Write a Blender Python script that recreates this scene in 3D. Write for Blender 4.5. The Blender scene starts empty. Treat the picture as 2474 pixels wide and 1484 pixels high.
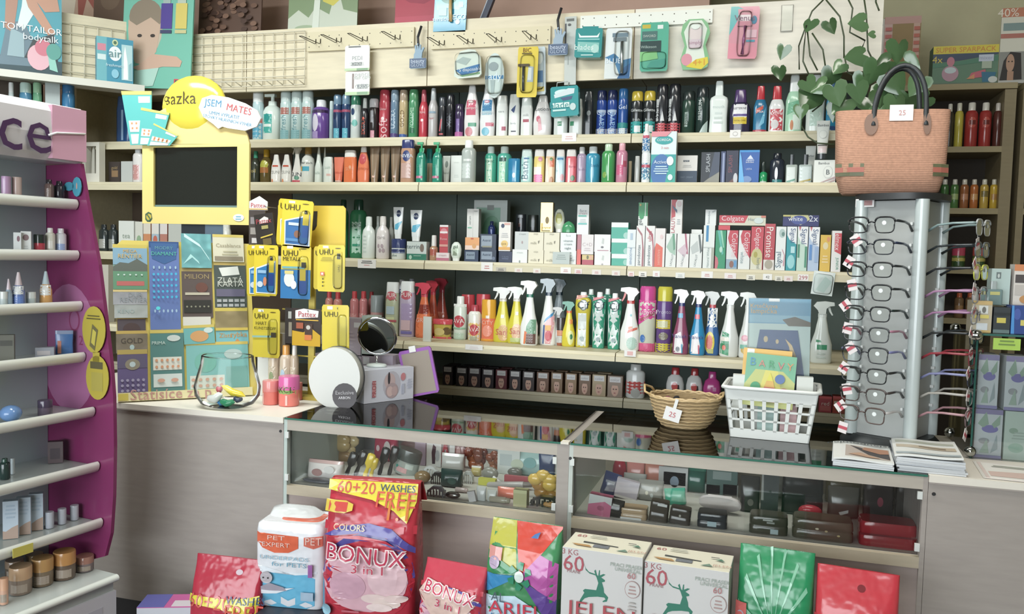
import bpy, math, random
from mathutils import Vector, Matrix
from mathutils.geometry import tessellate_polygon
R = math.radians
random.seed(7)
S = bpy.context.scene
COL = S.collection
# ---------------------------------------------------------------- camera
W, H, F = 2474.0, 1484.0, 2050.0
PSI, TH, RO = R(16.39), R(3.48), R(1.49)
EYE = Vector((0, 0, 1.5))
FW = Vector((-math.sin(PSI) * math.cos(TH), math.cos(PSI) * math.cos(TH), -math.sin(TH)))
_r = Vector((math.cos(PSI), math.sin(PSI), 0))
_u = _r.cross(FW)
RT = _r * math.cos(RO) + _u * math.sin(RO)
UP = -_r * math.sin(RO) + _u * math.cos(RO)
cd = bpy.data.cameras.new('camera')
cd.sensor_width = 36.0
cd.lens = F / W * 36.0
cd.clip_start = 0.02
cam = bpy.data.objects.new('camera', cd)
COL.objects.link(cam)
cam.matrix_world = Matrix((( RT.x, UP.x, -FW.x, EYE.x), (RT.y, UP.y, -FW.y, EYE.y), (RT.z, UP.z, -FW.z, EYE.z), (0, 0, 0, 1)))
S.camera = cam
# ---------------------------------------------------------------- world, lamps, exposure
wd = bpy.data.worlds.new('world')
S.world = wd
wd.use_nodes = True
wb = wd.node_tree.nodes['Background']
wb.inputs[0].default_value = (0.75, 0.87, 1.0, 1)
wb.inputs[1].default_value = 2.0
S.view_settings.view_transform = 'Standard'
S.view_settings.look = 'None'
S.view_settings.gamma = 1.0
S.view_settings.exposure = 0.22
S.cycles.use_denoising = True
S.cycles.max_bounces = 8
S.cycles.transparent_max_bounces = 16
S.cycles.caustics_reflective = False
S.cycles.caustics_refractive = False


def area(name, loc, aim, sx, sy, power, colr):
    d = bpy.data.lights.new(name, 'AREA')
    d.shape = 'RECTANGLE'
    d.size, d.size_y, d.energy, d.color = sx, sy, power, colr
    o = bpy.data.objects.new(name, d)
    COL.objects.link(o)
    o.location = loc
    o.rotation_euler = (Vector(aim) - Vector(loc)).to_track_quat('-Z', 'Y').to_euler()
    return o


area('daylight_shop_window', (-1.9, -2.9, 1.75), (-1.6, 3.6, 1.3), 4.6, 2.2, 205, (0.93, 0.98, 1.0))
area('ceiling_lamp', (-2.2, 1.9, 3.05), (-2.2, 2.1, 0), 1.5, 0.35, 46, (0.94, 1.0, 0.97))
area('ceiling_lamp', (0.2, 1.9, 3.05), (0.3, 2.3, 0), 1.5, 0.35, 26, (1.0, 0.96, 0.88))


# ---------------------------------------------------------------- pixel rays onto real planes
def ray(x, y):
    return FW + RT * ((x - W / 2) / F) - UP * ((y - H / 2) / F)


def atY(x, y, Y):
    d = ray(x, y)
    return EYE + d * (Y / d.y)


def atZ(x, y, Z):
    d = ray(x, y)
    return EYE + d * ((Z - EYE.z) / d.z)


def onpl(O, n, x, y):
    d = ray(x, y)
    return EYE + d * ((O - EYE).dot(n) / d.dot(n))


# ---------------------------------------------------------------- materials
MATS = {}
NICK = dict(wh='e6e8e2', bk='1a1d20', rd='c8202c', gn='1d7a4c', bl='1b4fa8', nv='1b2550', ye='e8c81c', tl='1f9a94', gy='9aa09e',
            or_='f0642a', cr='e6dcbc', pk='e88a9a', pu='6a3a92', wd='c9bd98', br='5a3c28', dk='2b302f', sk='d9a88c')


def lin(h):
    if len(h) == 3:
        h = ''.join(a + a for a in h)
    v = [int(h[i:i + 2], 16) / 255 for i in (0, 2, 4)]
    g = sum(v) / 3
    v = [(a * .84 + g * .16) * .93 + .03 for a in v]  # greyed and lifted, so the veiling haze is painted into every colour
    return tuple(a / 12.92 if a <= 0.04045 else ((a + 0.055) / 1.055) ** 2.4 for a in v) + (1,)


def mat(c):
    if c in MATS:
        return MATS[c]
    h, _, k = c.partition('~')
    h = NICK.get(h, h)
    m = bpy.data.materials.new('surface_' + c.replace('~', '_'))
    MATS[c] = m
    m.use_nodes = True
    nt = m.node_tree
    N, L = nt.nodes, nt.links
    b = N['Principled BSDF']
    out = N['Material Output']
    rgb = lin(h)
    b.inputs['Base Color'].default_value = rgb
    b.inputs['Roughness'].default_value = 0.45
    if k == 'g':
        b.inputs['Roughness'].default_value = 0.16
    elif k == 'd':
        b.inputs['Roughness'].default_value = 0.9
        b.inputs['Specular IOR Level'].default_value = 0.2
    elif k == 'm':
        b.inputs['Metallic'].default_value = 1.0
        b.inputs['Roughness'].default_value = 0.28
    elif k == 'x':
        b.inputs['Metallic'].default_value = 1.0
        b.inputs['Roughness'].default_value = 0.04
    elif k in ('f', 'h'):
        b.inputs['Roughness'].default_value = 0.2 if k == 'f' else 0.25
        if k == 'h':
            b.inputs['Metallic'].default_value = 0.6
        tc = N.new('ShaderNodeTexCoord')
        nz = N.new('ShaderNodeTexNoise')
        nz.inputs['Scale'].default_value = 16 if k == 'f' else 9
        nz.inputs['Detail'].default_value = 2
        bp = N.new('ShaderNodeBump')
        bp.inputs['Strength'].default_value = 0.45
        bp.inputs['Distance'].default_value = 0.02
        L.new(tc.outputs['Object'], nz.inputs['Vector'])
        L.new(nz.outputs['Fac'], bp.inputs['Height'])
        L.new(bp.outputs['Normal'], b.inputs['Normal'])
    elif k in ('w', 'l', 'v'):          # w laminate speckle, l woven straw, v plaster
        tc = N.new('ShaderNodeTexCoord')
        nz = N.new('ShaderNodeTexNoise')
        nz.inputs['Scale'].default_value = dict(w=60, l=120, v=6)[k]
        nz.inputs['Detail'].default_value = 4
        if k == 'w':
            mp = N.new('ShaderNodeMapping')
            mp.inputs['Scale'].default_value = (0.15, 1, 1)
            L.new(tc.outputs['Object'], mp.inputs['Vector'])
            L.new(mp.outputs['Vector'], nz.inputs['Vector'])
        else:
            L.new(tc.outputs['Object'], nz.inputs['Vector'])
        mx = N.new('ShaderNodeMix')
        mx.data_type = 'RGBA'
        a = 0.86 if k != 'l' else 0.7
        mx.inputs[6].default_value = tuple(q * a for q in rgb[:3]) + (1,)
        mx.inputs[7].default_value = tuple(min(1, q * (2 - a)) for q in rgb[:3]) + (1,)
        L.new(nz.outputs['Fac'], mx.inputs[0])
        L.new(mx.outputs[2], b.inputs['Base Color'])
        b.inputs['Roughness'].default_value = 0.5 if k == 'w' else 0.85
        if k == 'l':
            wv = N.new('ShaderNodeTexWave')
            wv.inputs['Scale'].default_value = 60
            wv.bands_direction = 'Z'
            L.new(tc.outputs['Object'], wv.inputs['Vector'])
            bp = N.new('ShaderNodeBump')
            bp.inputs['Strength'].default_value = 0.3
            bp.inputs['Distance'].default_value = 0.003
            L.new(wv.outputs['Fac'], bp.inputs['Height'])
            L.new(bp.outputs['Normal'], b.inputs['Normal'])
    elif k in ('c', 't', 'p', 'q'):          # c clear glass, t tinted translucent plastic, p thin clear film
        tr = N.new('ShaderNodeBsdfTransparent')
        tr.inputs[0].default_value = rgb if k == 't' else (.985, .995, .99, 1)
        if k == 't':
            b.inputs['Roughness'].default_value = 0.12
            sh = b
            fac = 0.55
            mx = N.new('ShaderNodeMixShader')
            mx.inputs[0].default_value = fac
            L.new(tr.outputs[0], mx.inputs[1])
            L.new(sh.outputs[0], mx.inputs[2])
        else:
            g = N.new('ShaderNodeBsdfGlossy')
            g.inputs['Roughness'].default_value = 0.03 if k == 'c' else 0.12
            fr = N.new('ShaderNodeFresnel')
            fr.inputs['IOR'].default_value = {'c': 1.5, 'p': 1.3, 'q': 1.14}[k]
            ad = N.new('ShaderNodeMath')
            ad.operation = 'ADD'
            ad.inputs[1].default_value = {'c': .02, 'p': .0, 'q': .015}[k]
            L.new(fr.outputs[0], ad.inputs[0])
            mx = N.new('ShaderNodeMixShader')
            L.new(ad.outputs[0], mx.inputs[0])
            L.new(tr.outputs[0], mx.inputs[1])
            L.new(g.outputs[0], mx.inputs[2])
        L.new(mx.outputs[0], out.inputs['Surface'])
    return m


# ---------------------------------------------------------------- text outlines from the built-in font
GLY = {}


def glyphs(s):
    if s not in GLY:
        c = bpy.data.curves.new('lettering', 'FONT')
        c.body = s
        c.resolution_u = 2
        o = bpy.data.objects.new('lettering', c)
        COL.objects.link(o)
        dg = bpy.context.evaluated_depsgraph_get()
        me = o.evaluated_get(dg).to_mesh()
        v = [(p.co.x, p.co.y) for p in me.vertices]
        f = [tuple(p.vertices) for p in me.polygons]
        o.evaluated_get(dg).to_mesh_clear()
        bpy.data.objects.remove(o)
        bpy.data.curves.remove(c)
        x0, x1 = min(p[0] for p in v), max(p[0] for p in v)
        y0, y1 = min(p[1] for p in v), max(p[1] for p in v)
        k = 1 / (x1 - x0)
        GLY[s] = ([((p[0] - (x0 + x1) / 2) * k, (p[1] - (y0 + y1) / 2) * k) for p in v], f, (y1 - y0) * k)
    return GLY[s]


# ---------------------------------------------------------------- mesh builder
class MB:
    def __init__(s, sfx=''):
        s.v, s.f, s.m, s.sm, s.mats, s.sfx = [], [], [], [], [], sfx

    def mi(s, c):
        if '~' not in c and s.sfx:
            c = c + s.sfx
        if c not in s.mats:
            s.mats.append(c)
        return s.mats.index(c)

    def add(s, V, Fs, c, smooth=False):
        o = len(s.v)
        s.v += [tuple(p) for p in V]
        i = s.mi(c)
        for q in Fs:
            s.f.append(tuple(o + a for a in q))
            s.m.append(i)
            s.sm.append(smooth)
        return s

    def box(s, x0, x1, y0, y1, z0, z1, c, M=None):
        V = [Vector((x, y, z)) for x in (x0, x1) for y in (y0, y1) for z in (z0, z1)]
        if M:
            V = [M @ p for p in V]
        return s.add(V, [(0, 1, 3, 2), (4, 6, 7, 5), (0, 4, 5, 1), (2, 3, 7, 6), (0, 2, 6, 4), (1, 5, 7, 3)], c)

    def loft(s, rings, c, n=18, M=None, smooth=True, caps=True):
        V = []
        for g in rings:
            z, rx, ry = g[:3]
            p = g[3] if len(g) > 3 else 2
            xo = g[4] if len(g) > 4 else 0
            yo = g[5] if len(g) > 5 else 0
            for i in range(n):
                a = 2 * math.pi * (i + 0.5) / n
                ca, sa = math.cos(a), math.sin(a)
                q = Vector((xo + rx * math.copysign(abs(ca) ** (2 / p), ca), yo + ry * math.copysign(abs(sa) ** (2 / p), sa), z))
                V.append(M @ q if M else q)
        Fs = []
        for k in range(len(rings) - 1):
            for i in range(n):
                j = (i + 1) % n
                Fs.append((k * n + i, k * n + j, (k + 1) * n + j, (k + 1) * n + i))
        s.add(V, Fs, c, smooth)
        if caps:
            s.add([V[i] for i in range(n)], [tuple(range(n))[::-1]], c)
            k = (len(rings) - 1) * n
            s.add([V[k + i] for i in range(n)], [tuple(range(n))], c)
        return s

    def tube(s, pts, r, c, n=6, closed=False):
        P = [Vector(p) for p in pts]
        V, m = [], len(P)
        for i in range(m):
            a = P[i - 1] if i or closed else P[0]
            b = P[(i + 1) % m] if i < m - 1 or closed else P[-1]
            t = (b - a).normalized()
            x = t.cross(Vector((0, 0, 1)))
            if x.length < 0.05:
                x = t.cross(Vector((1, 0, 0)))
            x.normalize()
            y = t.cross(x)
            rr = r[i] if isinstance(r, (list, tuple)) else r
            V += [P[i] + x * rr * math.cos(2 * math.pi * k / n) + y * rr * math.sin(2 * math.pi * k / n) for k in range(n)]
        Fs = []
        for i in range(m if closed else m - 1):
            o, q = i * n, ((i + 1) % m) * n
            Fs += [(o + k, o + (k + 1) % n, q + (k + 1) % n, q + k) for k in range(n)]
        if not closed:
            Fs += [tuple(range(n))[::-1], tuple((m - 1) * n + k for k in range(n))]
        return s.add(V, Fs, c, True)

    def prism(s, poly, y0, y1, c, M=None):       # polygon in x,z pulled from y0 to y1
        n = len(poly)
        V = [Vector((p[0], y0, p[1])) for p in poly] + [Vector((p[0], y1, p[1])) for p in poly]
        T = tessellate_polygon([[Vector((p[0], p[1], 0)) for p in poly]])
        Fs = [tuple(t) for t in T] + [tuple(n + a for a in t) for t in T]
        Fs += [(i, (i + 1) % n, n + (i + 1) % n, n + i) for i in range(n)]
        if M:
            V = [M @ p for p in V]
        return s.add(V, Fs, c)

    def ball(s, cx, cy, cz, rx, ry, rz, c, n=16, m=9, M=None):
        rings = [(cz + rz * math.sin(math.pi * (k / (m - 1) - 0.5)), max(1e-4, rx * math.cos(math.pi * (k / (m - 1) - 0.5))),
                  max(1e-4, ry * math.cos(math.pi * (k / (m - 1) - 0.5))), 2, cx, cy) for k in range(m)]
        return s.loft(rings, c, n, M)

    def flat(s, poly, c, surf, off, tol=None, M=None):   # print on a surface y = surf(x, z)
        T = tessellate_polygon([[Vector((p[0], p[1], 0)) for p in poly]])
        tri = [[poly[i] for i in t] for t in T]
        if tol:
            for _ in range(5):
                nx, done = [], True
                for a, b, d in tri:
                    e = [(math.dist(a, b), a, b, d), (math.dist(b, d), b, d, a), (math.dist(d, a), d, a, b)]
                    e.sort(key=lambda q: -q[0])
                    if e[0][0] > tol:
                        _, p, q, w = e[0]
                        mdl = ((p[0] + q[0]) / 2, (p[1] + q[1]) / 2)
                        nx += [[p, mdl, w], [mdl, q, w]]
                        done = False
                    else:
                        nx.append([a, b, d])
                tri = nx
                if done or len(tri) > 600:
                    break
        V, Fs = [], []
        for t in tri:
            o = len(V)
            area2 = (t[1][0] - t[0][0]) * (t[2][1] - t[0][1]) - (t[2][0] - t[0][0]) * (t[1][1] - t[0][1])
            if area2 < 0:
                t = t[::-1]
            V += [Vector((p[0], surf(p[0], p[1]) - off, p[1])) for p in t]
            Fs.append((o, o + 1, o + 2))
        if M:
            V = [M @ p for p in V]
        return s.add(V, Fs, c, bool(tol))

    def text(s, t, cx, cz, wid, c, rot, surf, off, M=None, hmax=None):
        v, f, hh = glyphs(t)
        ca, sa = math.cos(R(rot)), math.sin(R(rot))
        kz = wid
        if hmax and hh * wid > hmax:
            kz = hmax / hh
        V = []
        for x, z in v:
            x, z = x * wid, z * kz
            X, Z = cx + x * ca - z * sa, cz + x * sa + z * ca
            V.append(Vector((X, surf(X, Z) - off, Z)))
        if M:
            V = [M @ p for p in V]
        return s.add(V, f, c)

    def deco(s, spec, w, h, surf, curved=False, M=None, e=0.0004):
        """print: r x0,z0,x1,z1,col | e cx,cz,rx,rz,col | p x,z,x,z..,col | t text,cx,cz,width,col,rot | x -1..1 across, z 0..1 up"""
        off = e
        for it in spec.split(';'):
            it = it.strip()
            if not it:
                continue
            k, a = it[0], it[1:].split(',')
            tol = max(w / 7, 0.006) if curved else None
            hw = w / 2
            if k == 't':
                rot = float(a[5]) if len(a) > 5 else 0
                wid = float(a[3]) * (h if abs(rot) > 45 else w)
                hm = float(a[6]) * h if len(a) > 6 and a[6] else None
                if len(a) > 7:
                    g = wid * .012
                    for ox, oz in ((g, g), (-g, g), (g, -g), (-g, -g), (0, -1.8 * g)):
                        s.text(a[0], float(a[1]) * hw + ox, float(a[2]) * h + oz, wid, a[7], rot, surf, off + e * .5, M, hm)
                s.text(a[0], float(a[1]) * hw, float(a[2]) * h, wid, a[4], rot, surf, off + e * 1.5, M, hm)
                off += e
            elif k == 'r':
                x0, z0, x1, z1 = [float(q) for q in a[:4]]
                s.flat([(x0 * hw, z0 * h), (x1 * hw, z0 * h), (x1 * hw, z1 * h), (x0 * hw, z1 * h)], a[4], surf, off, tol, M)
            elif k == 'e':
                x, z, rx, rz = [float(q) for q in a[:4]]
                s.flat([((x + rx * math.cos(i * math.pi / 9)) * hw, (z + rz * math.sin(i * math.pi / 9)) * h) for i in range(18)], a[4], surf, off, tol, M)
            elif k == 'p':
                q = [float(z) for z in a[:-1]]
                s.flat([(q[i] * hw, q[i + 1] * h) for i in range(0, len(q), 2)], a[-1], surf, off, tol, M)
            elif k == 'l':       # rows of small print: l cx,cz,width,rows,pitch,col
                cx, cz, wd_, n, pt = [float(q) for q in a[:5]]
                for i in range(int(n)):
                    ww = wd_ * (0.75 + 0.25 * ((i * 7 % 3) / 2))
                    z = (cz - i * pt) * h
                    s.flat([((cx - ww) * hw, z), ((cx + ww) * hw, z), ((cx + ww) * hw, z + pt * h * 0.45), ((cx - ww) * hw, z + pt * h * 0.45)], a[5], surf, off, tol, M)
            off += e
        return s

    def mesh(s, name):
        me = bpy.data.meshes.new(name)
        me.from_pydata(s.v, [], s.f)
        for c in s.mats:
            me.materials.append(mat(c))
        me.polygons.foreach_set('material_index', s.m)
        me.polygons.foreach_set('use_smooth', s.sm)
        me.update()
        return me


LABELS = {}


def tag(o, label, cat, group=None):
    if label in LABELS and LABELS[label] != group:
        print('DUPLICATE LABEL', label)
    LABELS[label] = group
    n = len(label.split())
    if n < 4 or n > 16:
        print('LABEL LENGTH', n, label)
    o['label'] = label
    o['category'] = cat
    if group:
        o['group'] = group
    return o


def obj(name, mb, parent=None, loc=None, rot=None, label=None):
    o = bpy.data.objects.new(name, mb.mesh(name) if isinstance(mb, MB) else mb)
    COL.objects.link(o)
    if parent:
        o.parent = parent
    if loc is not None:
        o.location = loc
    if rot is not None:
        o.rotation_euler = rot
    if label:
        o['label'] = label
    return o


def thing(name, label, cat, loc, rot=(0, 0, 0), group=None, parts=None):
    """parts: list of (name, MB, [subparts]) -> Empty with children; one MB -> a single mesh"""
    if isinstance(parts, MB):
        o = obj(name, parts, None, loc, rot)
    else:
        o = bpy.data.objects.new(name, None)
        o.empty_display_size = 0.02
        COL.objects.link(o)
        o.location = loc
        o.rotation_euler = rot
        for p in parts or []:
            q = obj(p[0], p[1], o)
            for u in (p[2] if len(p) > 2 else []):
                obj(u[0], u[1], q)
    return tag(o, label, cat, group)


def copy_tree(o, label, loc, rot=None, group=None):
    c = o.copy()
    COL.objects.link(c)
    c.location = loc
    if rot is not None:
        c.rotation_euler = rot
    for ch in o.children:
        d = ch.copy()
        COL.objects.link(d)
        d.parent = c
        for g in ch.children:
            e = g.copy()
            COL.objects.link(e)
            e.parent = d
    return tag(c, label, o['category'], group)


def struct(name, mb, loc=(0, 0, 0), rot=(0, 0, 0)):
    o = obj(name, mb, None, loc, rot)
    o['kind'] = 'structure'
    return o


zero = lambda x, z: 0.0


def boxmb(w, d, h, c, dec='', side=None, sfx='', bev=True):
    """carton standing on z=0, front face at y=-d/2"""
    b = MB(sfx)
    b.box(-w / 2, w / 2, -d / 2, d / 2, 0, h, c)
    if side:
        b.box(w / 2, w / 2 + 0.0004, -d / 2 + 0.001, d / 2 - 0.001, 0.001, h - 0.001, side)
    return b.deco(dec, w, h, lambda x, z: -d / 2, False)


# ---------------------------------------------------------------- product shapes
KD = {   # depth ratio, squareness, name, category, parts: (part, [(z, r, depth factor)], colour index)
    'can': (1, 2, 'spray_can', 'spray can', [('body', [(0, .9), (.015, 1), (.74, 1), (.79, .9)], 0), ('cap', [(.78, .93), (.96, .93), (1, .8)], 1)]),
    'nar': (1, 2, 'spray_bottle', 'bottle', [('body', [(0, .9), (.02, 1), (.62, 1), (.75, .62)], 0), ('cap', [(.74, .6), (.96, .52), (1, .42)], 1)]),
    'bot': (1, 2, 'bottle', 'bottle', [('body', [(0, .9), (.03, 1), (.55, 1), (.68, .86), (.76, .5), (.8, .42)], 0), ('cap', [(.79, .48), (.98, .46), (1, .4)], 1)]),
    'bts': (1, 2, 'bottle', 'bottle', [('body', [(0, .9), (.03, 1), (.74, 1), (.8, .84), (.83, .5)], 0), ('cap', [(.82, .58), (.98, .56), (1, .5)], 1)]),
    'shp': (.55, 2.5, 'bottle', 'bottle', [('body', [(0, .85), (.03, .95), (.3, 1), (.6, .88), (.84, .52)], 0), ('cap', [(.83, .52), (.96, .45), (1, .38)], 1)]),
    'shb': (.55, 2.8, 'bottle', 'bottle', [('body', [(0, .94), (.02, 1), (.72, .98), (.8, .9)], 0), ('cap', [(.79, .9), (.98, .84), (1, .78)], 1)]),
    'ova': (.5, 2.2, 'bottle', 'bottle', [('cap', [(0, .6), (.14, .66)], 1), ('body', [(.14, .66), (.3, .92), (.6, 1), (.85, .8), (.97, .45), (1, .25)], 0)]),
    'con': (1, 2, 'bottle', 'bottle', [('body', [(0, .9), (.03, 1), (.45, .95), (.62, .6)], 0), ('cap', [(.61, .6), (.9, .3), (1, .2)], 1)]),
    'tub': (.8, 2, 'tube', 'tube', [('cap', [(0, .6), (.14, .66)], 1), ('body', [(.14, .7), (.3, .76, .9), (.6, .88, .6), (.95, 1, .1), (1, 1, .06)], 0)]),
    'jar': (1, 2, 'jar', 'jar', [('body', [(0, .92), (.04, 1), (.56, 1)], 0), ('lid', [(.55, 1.02), (.95, 1.02), (1, .97)], 1)]),
    'jug': (.5, 2.6, 'bottle', 'bottle', [('body', [(0, .95), (.03, 1), (.5, 1), (.7, .82), (.8, .4)], 0), ('cap', [(.79, .46), (.98, .42), (1, .36)], 1)]),
    'mw': (.6, 3.5, 'mouthwash_bottle', 'bottle', [('body', [(0, .92), (.04, 1), (.3, .94), (.62, 1), (.68, .9), (.73, .45)], 0), ('cap', [(.72, .44), (.97, .4), (1, .34)], 1)]),
    'mwr': (.6, 2.6, 'mouthwash_bottle', 'bottle', [('body', [(0, .95), (.03, 1), (.55, 1), (.68, .75), (.72, .55)], 0), ('cap', [(.71, .6), (.97, .52), (1, .46)], 1)]),
    'cif': (.55, 3, 'cleaner_bottle', 'bottle', [('body', [(0, .8), (.03, .85), (.45, .8), (.6, .92), (.74, 1), (.86, .95), (.9, .6)], 0), ('cap', [(.89, .42), (.98, .38), (1, .34)], 1)]),
    'prf': (.5, 6, 'perfume_bottle', 'bottle', [('body', [(0, 1), (.62, 1), (.66, .92)], 0), ('cap', [(.66, .34), (1, .34)], 1)]),
    'dom': (1, 2, 'domed_soap_box', 'box', [('body', [(0, 1), (.4, .98), (.7, .8), (.9, .45), (1, .1)], 0)]),
    'cyl': (1, 2, 'tub', 'tub', [('body', [(0, .97), (.03, 1), (.97, 1), (1, .97)], 0)]),
    'pmp': (1, 2, 'pump_bottle', 'bottle', [('body', [(0, .92), (.02, 1), (.6, 1), (.7, .8), (.76, .4)], 0)]),
    'spr': (.6, 2.4, 'trigger_spray_bottle', 'bottle', [('body', [(0, .9), (.03, 1), (.3, .97), (.5, .62), (.62, .5), (.7, .4), (.76, .36)], 0), ('collar', [(.74, .4), (.8, .4)], 1)]),
    'pail': (1, 2, 'tub', 'tub', [('body', [(0, .86), (.72, .98), (.75, .98)], 0), ('lid', [(.74, 1.06), (.97, 1.06), (1, 1)], 1)]),
    'vial': (1, 2, 'bottle', 'bottle', [('body', [(0, .92), (.03, 1), (.5, 1), (.58, .5)], 0), ('cap', [(.57, .62), (.97, .56), (1, .5)], 1)]),
}


def surf_of(rings, w, d, h, p):
    rg = [(z * h, r * w / 2, r * d / 2 * (q[0] if q else 1)) for z, r, *q in rings]

    def f(x, z):
        z = max(rg[0][0], min(rg[-1][0], z))
        for a, b in zip(rg, rg[1:]):
            if z <= b[0]:
                t = (z - a[0]) / max(1e-6, b[0] - a[0])
                rx, ry = a[1] + (b[1] - a[1]) * t, a[2] + (b[2] - a[2]) * t
                break
        q = min(0.97, abs(x) / max(rx, 1e-5))
        return -ry * (1 - q ** p) ** (1 / p)
    return f


def odd_puf(b, w, d, h, c):          # filled pouch
    b.loft([(0, .46 * w, .3 * d, 4), (.08 * h, .5 * w, .48 * d, 4), (.5 * h, .48 * w, .5 * d, 4), (.85 * h, .5 * w, .25 * d, 4), (.98 * h, .5 * w, .06 * d, 4), (h, .49 * w, .04 * d, 4)], c[0], 16)
    if len(c) > 1:
        b.loft([(.86 * h, .5 * w, .26 * d, 4), (1.0 * h, .51 * w, .07 * d, 4)], c[1], 16)


def odd_blb(b, w, d, h, c):
    b.ball(0, 0, h / 2, w / 2, d / 2, h / 2, c[0])


def odd_ros(b, w, d, h, c):          # ruffled fabric flower
    for i in range(11):
        a = i * 2.4
        r = .12 + .25 * (i / 11)
        b.ball(r * w * math.cos(a), -d * .25 + d * .4 * (i % 3) / 3, h * (.5 + r * 1.25 * math.sin(a)), w * .22, d * .16, h * .21, c[i % len(c)], 9, 6, Matrix.Rotation(0, 4, 'Y'))


def odd_bar(b, w, d, h, c):          # roller or brush lying across
    M = Matrix.Translation((0, 0, d / 2)) @ Matrix.Rotation(math.pi / 2, 4, 'Y')
    b.loft([(-w / 2, d * .3, d * .3), (-w * .46, d / 2, d / 2), (w * .3, d / 2, d / 2)], c[0], 12, M)
    b.loft([(w * .3, d * .44, d * .44), (w * .47, d * .4, d * .4), (w / 2, d * .25, d * .25)], c[-1], 12, M)


def odd_han(b, w, d, h, c):          # upright slim brush leaning back
    b.loft([(0, w * .2, d * .2), (h * .1, w * .28, d * .24), (h * .4, w * .2, d * .2), (h * .55, w * .5, d * .4, 3), (h * .95, w * .5, d * .4, 3), (h, w * .35, d * .25)], c[0], 12)


def odd_clw(b, w, d, h, c):          # claw hair clip
    b.prism([(-.5 * w, .1 * h), (-.42 * w, .55 * h), (-.2 * w, .95 * h), (.2 * w, .95 * h), (.42 * w, .55 * h), (.5 * w, .1 * h), (.36 * w, .45 * h), (.14 * w, .72 * h), (-.14 * w, .72 * h), (-.36 * w, .45 * h)], -d * .3, d * .3, c[0])
    for i in range(6):
        x = (-.4 + .16 * i) * w
        b.box(x - .03 * w, x + .03 * w, -d * .4, -d * .3, 0, .6 * h, c[0])
        b.box(x - .03 * w, x + .03 * w, d * .3, d * .4, 0, .6 * h, c[0])


def odd_wal(b, w, d, h, c):          # folded wallet lying with its spine to the front
    b.loft([(0, .5 * w, .48 * d, 6), (.1 * h, .5 * w, .5 * d, 6), (.42 * h, .5 * w, .5 * d, 6), (.46 * h, .49 * w, .48 * d, 6), (.54 * h, .49 * w, .48 * d, 6), (.58 * h, .5 * w, .5 * d, 6), (.92 * h, .49 * w, .49 * d, 6), (h, .47 * w, .47 * d, 6)], c[0], 24)


ODD = dict(puf=odd_puf, blb=odd_blb, ros=odd_ros, bar=odd_bar, han=odd_han, clw=odd_clw, wal=odd_wal)
for _k, _n, _c in (('puf', 'pouch', 'pouch'), ('blb', 'ball', 'ball'), ('ros', 'fabric_flower', 'hair flower'), ('bar', 'hair_roller', 'roller'), ('han', 'hair_brush', 'brush'), ('clw', 'hair_clip', 'hair clip'), ('wal', 'wallet', 'wallet')):
    KD[_k] = (1, 2, _n, _c, [])


def make(kind, w, d, h, cols, dec='', sfx='~g', flip=1):
    if kind in ('box', 'car'):
        return boxmb(w, d, h, cols[0], dec, cols[1] if len(cols) > 1 else None)
    if kind in ODD:
        b = MB(sfx)
        ODD[kind](b, w, d, h, cols)
        if dec:
            b.deco(dec, w, h, lambda x, z: -d / 2 - .001)
        return b
    dr, p, nm, ct, pl = KD[kind]
    d = d or w * dr
    out = []
    for pn, rings, ci in pl:
        b = MB(sfx)
        rg = [(z * h, r * w / 2, r * d / 2 * (q[0] if q else 1), p) for z, r, *q in rings]
        b.loft(rg, cols[min(ci, len(cols) - 1)], 20)
        if pn == 'body' and dec:
            b.deco(dec, w, h, surf_of(rings, w, d, h, p), True)
        out.append((pn, b))
    if kind == 'pmp':
        b = MB(sfx)
        c = cols[1]
        b.loft([(.75 * h, .46 * w / 2, .46 * w / 2), (.84 * h, .44 * w / 2, .44 * w / 2)], c)
        b.loft([(.84 * h, .1 * w, .1 * w), (.94 * h, .1 * w, .1 * w)], c, 10)
        b.box(-.42 * w, .16 * w, -.12 * w, .12 * w, .94 * h, h, c)
        out.append(('pump', b))
    if kind == 'spr':
        hc = cols[2] if len(cols) > 2 else 'wh'
        b = MB(sfx)
        b.prism([(-.52 * w, .93 * h), (-.5 * w, .985 * h), (-.1 * w, h), (.28 * w, .985 * h), (.42 * w, .92 * h), (.22 * w, .85 * h), (.16 * w, .79 * h), (-.14 * w, .79 * h), (-.16 * w, .88 * h), (-.3 * w, .92 * h)],
                -.14 * w, .14 * w, hc)
        t = MB(sfx)
        t.prism([(-.32 * w, .92 * h), (-.2 * w, .92 * h), (-.3 * w, .83 * h), (-.42 * w, .77 * h), (-.47 * w, .78 * h), (-.38 * w, .84 * h)], -.06 * w, .06 * w, cols[3] if len(cols) > 3 else hc)
        out += [('spray_head', b), ('trigger', t)]
    if flip < 0:
        for q in out:
            q[1].v = [(-x, y, z) for x, y, z in q[1].v]
            q[1].f = [f[::-1] for f in q[1].f]
    return out


ORD = ['', 'first', 'second', 'third', 'fourth', 'fifth', 'sixth', 'seventh', 'eighth', 'ninth', 'tenth', 'eleventh', 'twelfth', 'thirteenth', 'fourteenth', 'fifteenth', 'sixteenth']
NUM = ['', 'one', 'two', 'three', 'four', 'five', 'six', 'seven', 'eight', 'nine', 'ten', 'eleven', 'twelve', 'thirteen', 'fourteen', 'fifteen', 'sixteen']


def plural(s):
    a = s.split()
    for i, t in enumerate(a):      # the noun is the last word before the first preposition
        if t in ('with', 'of', 'in', 'showing', 'wearing', 'under', 'printed'):
            i -= 1
            break
    t = a[i]
    a[i] = t + ('es' if t.endswith(('x', 's', 'ch', 'sh')) else 's')
    return ' '.join(a)


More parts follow.
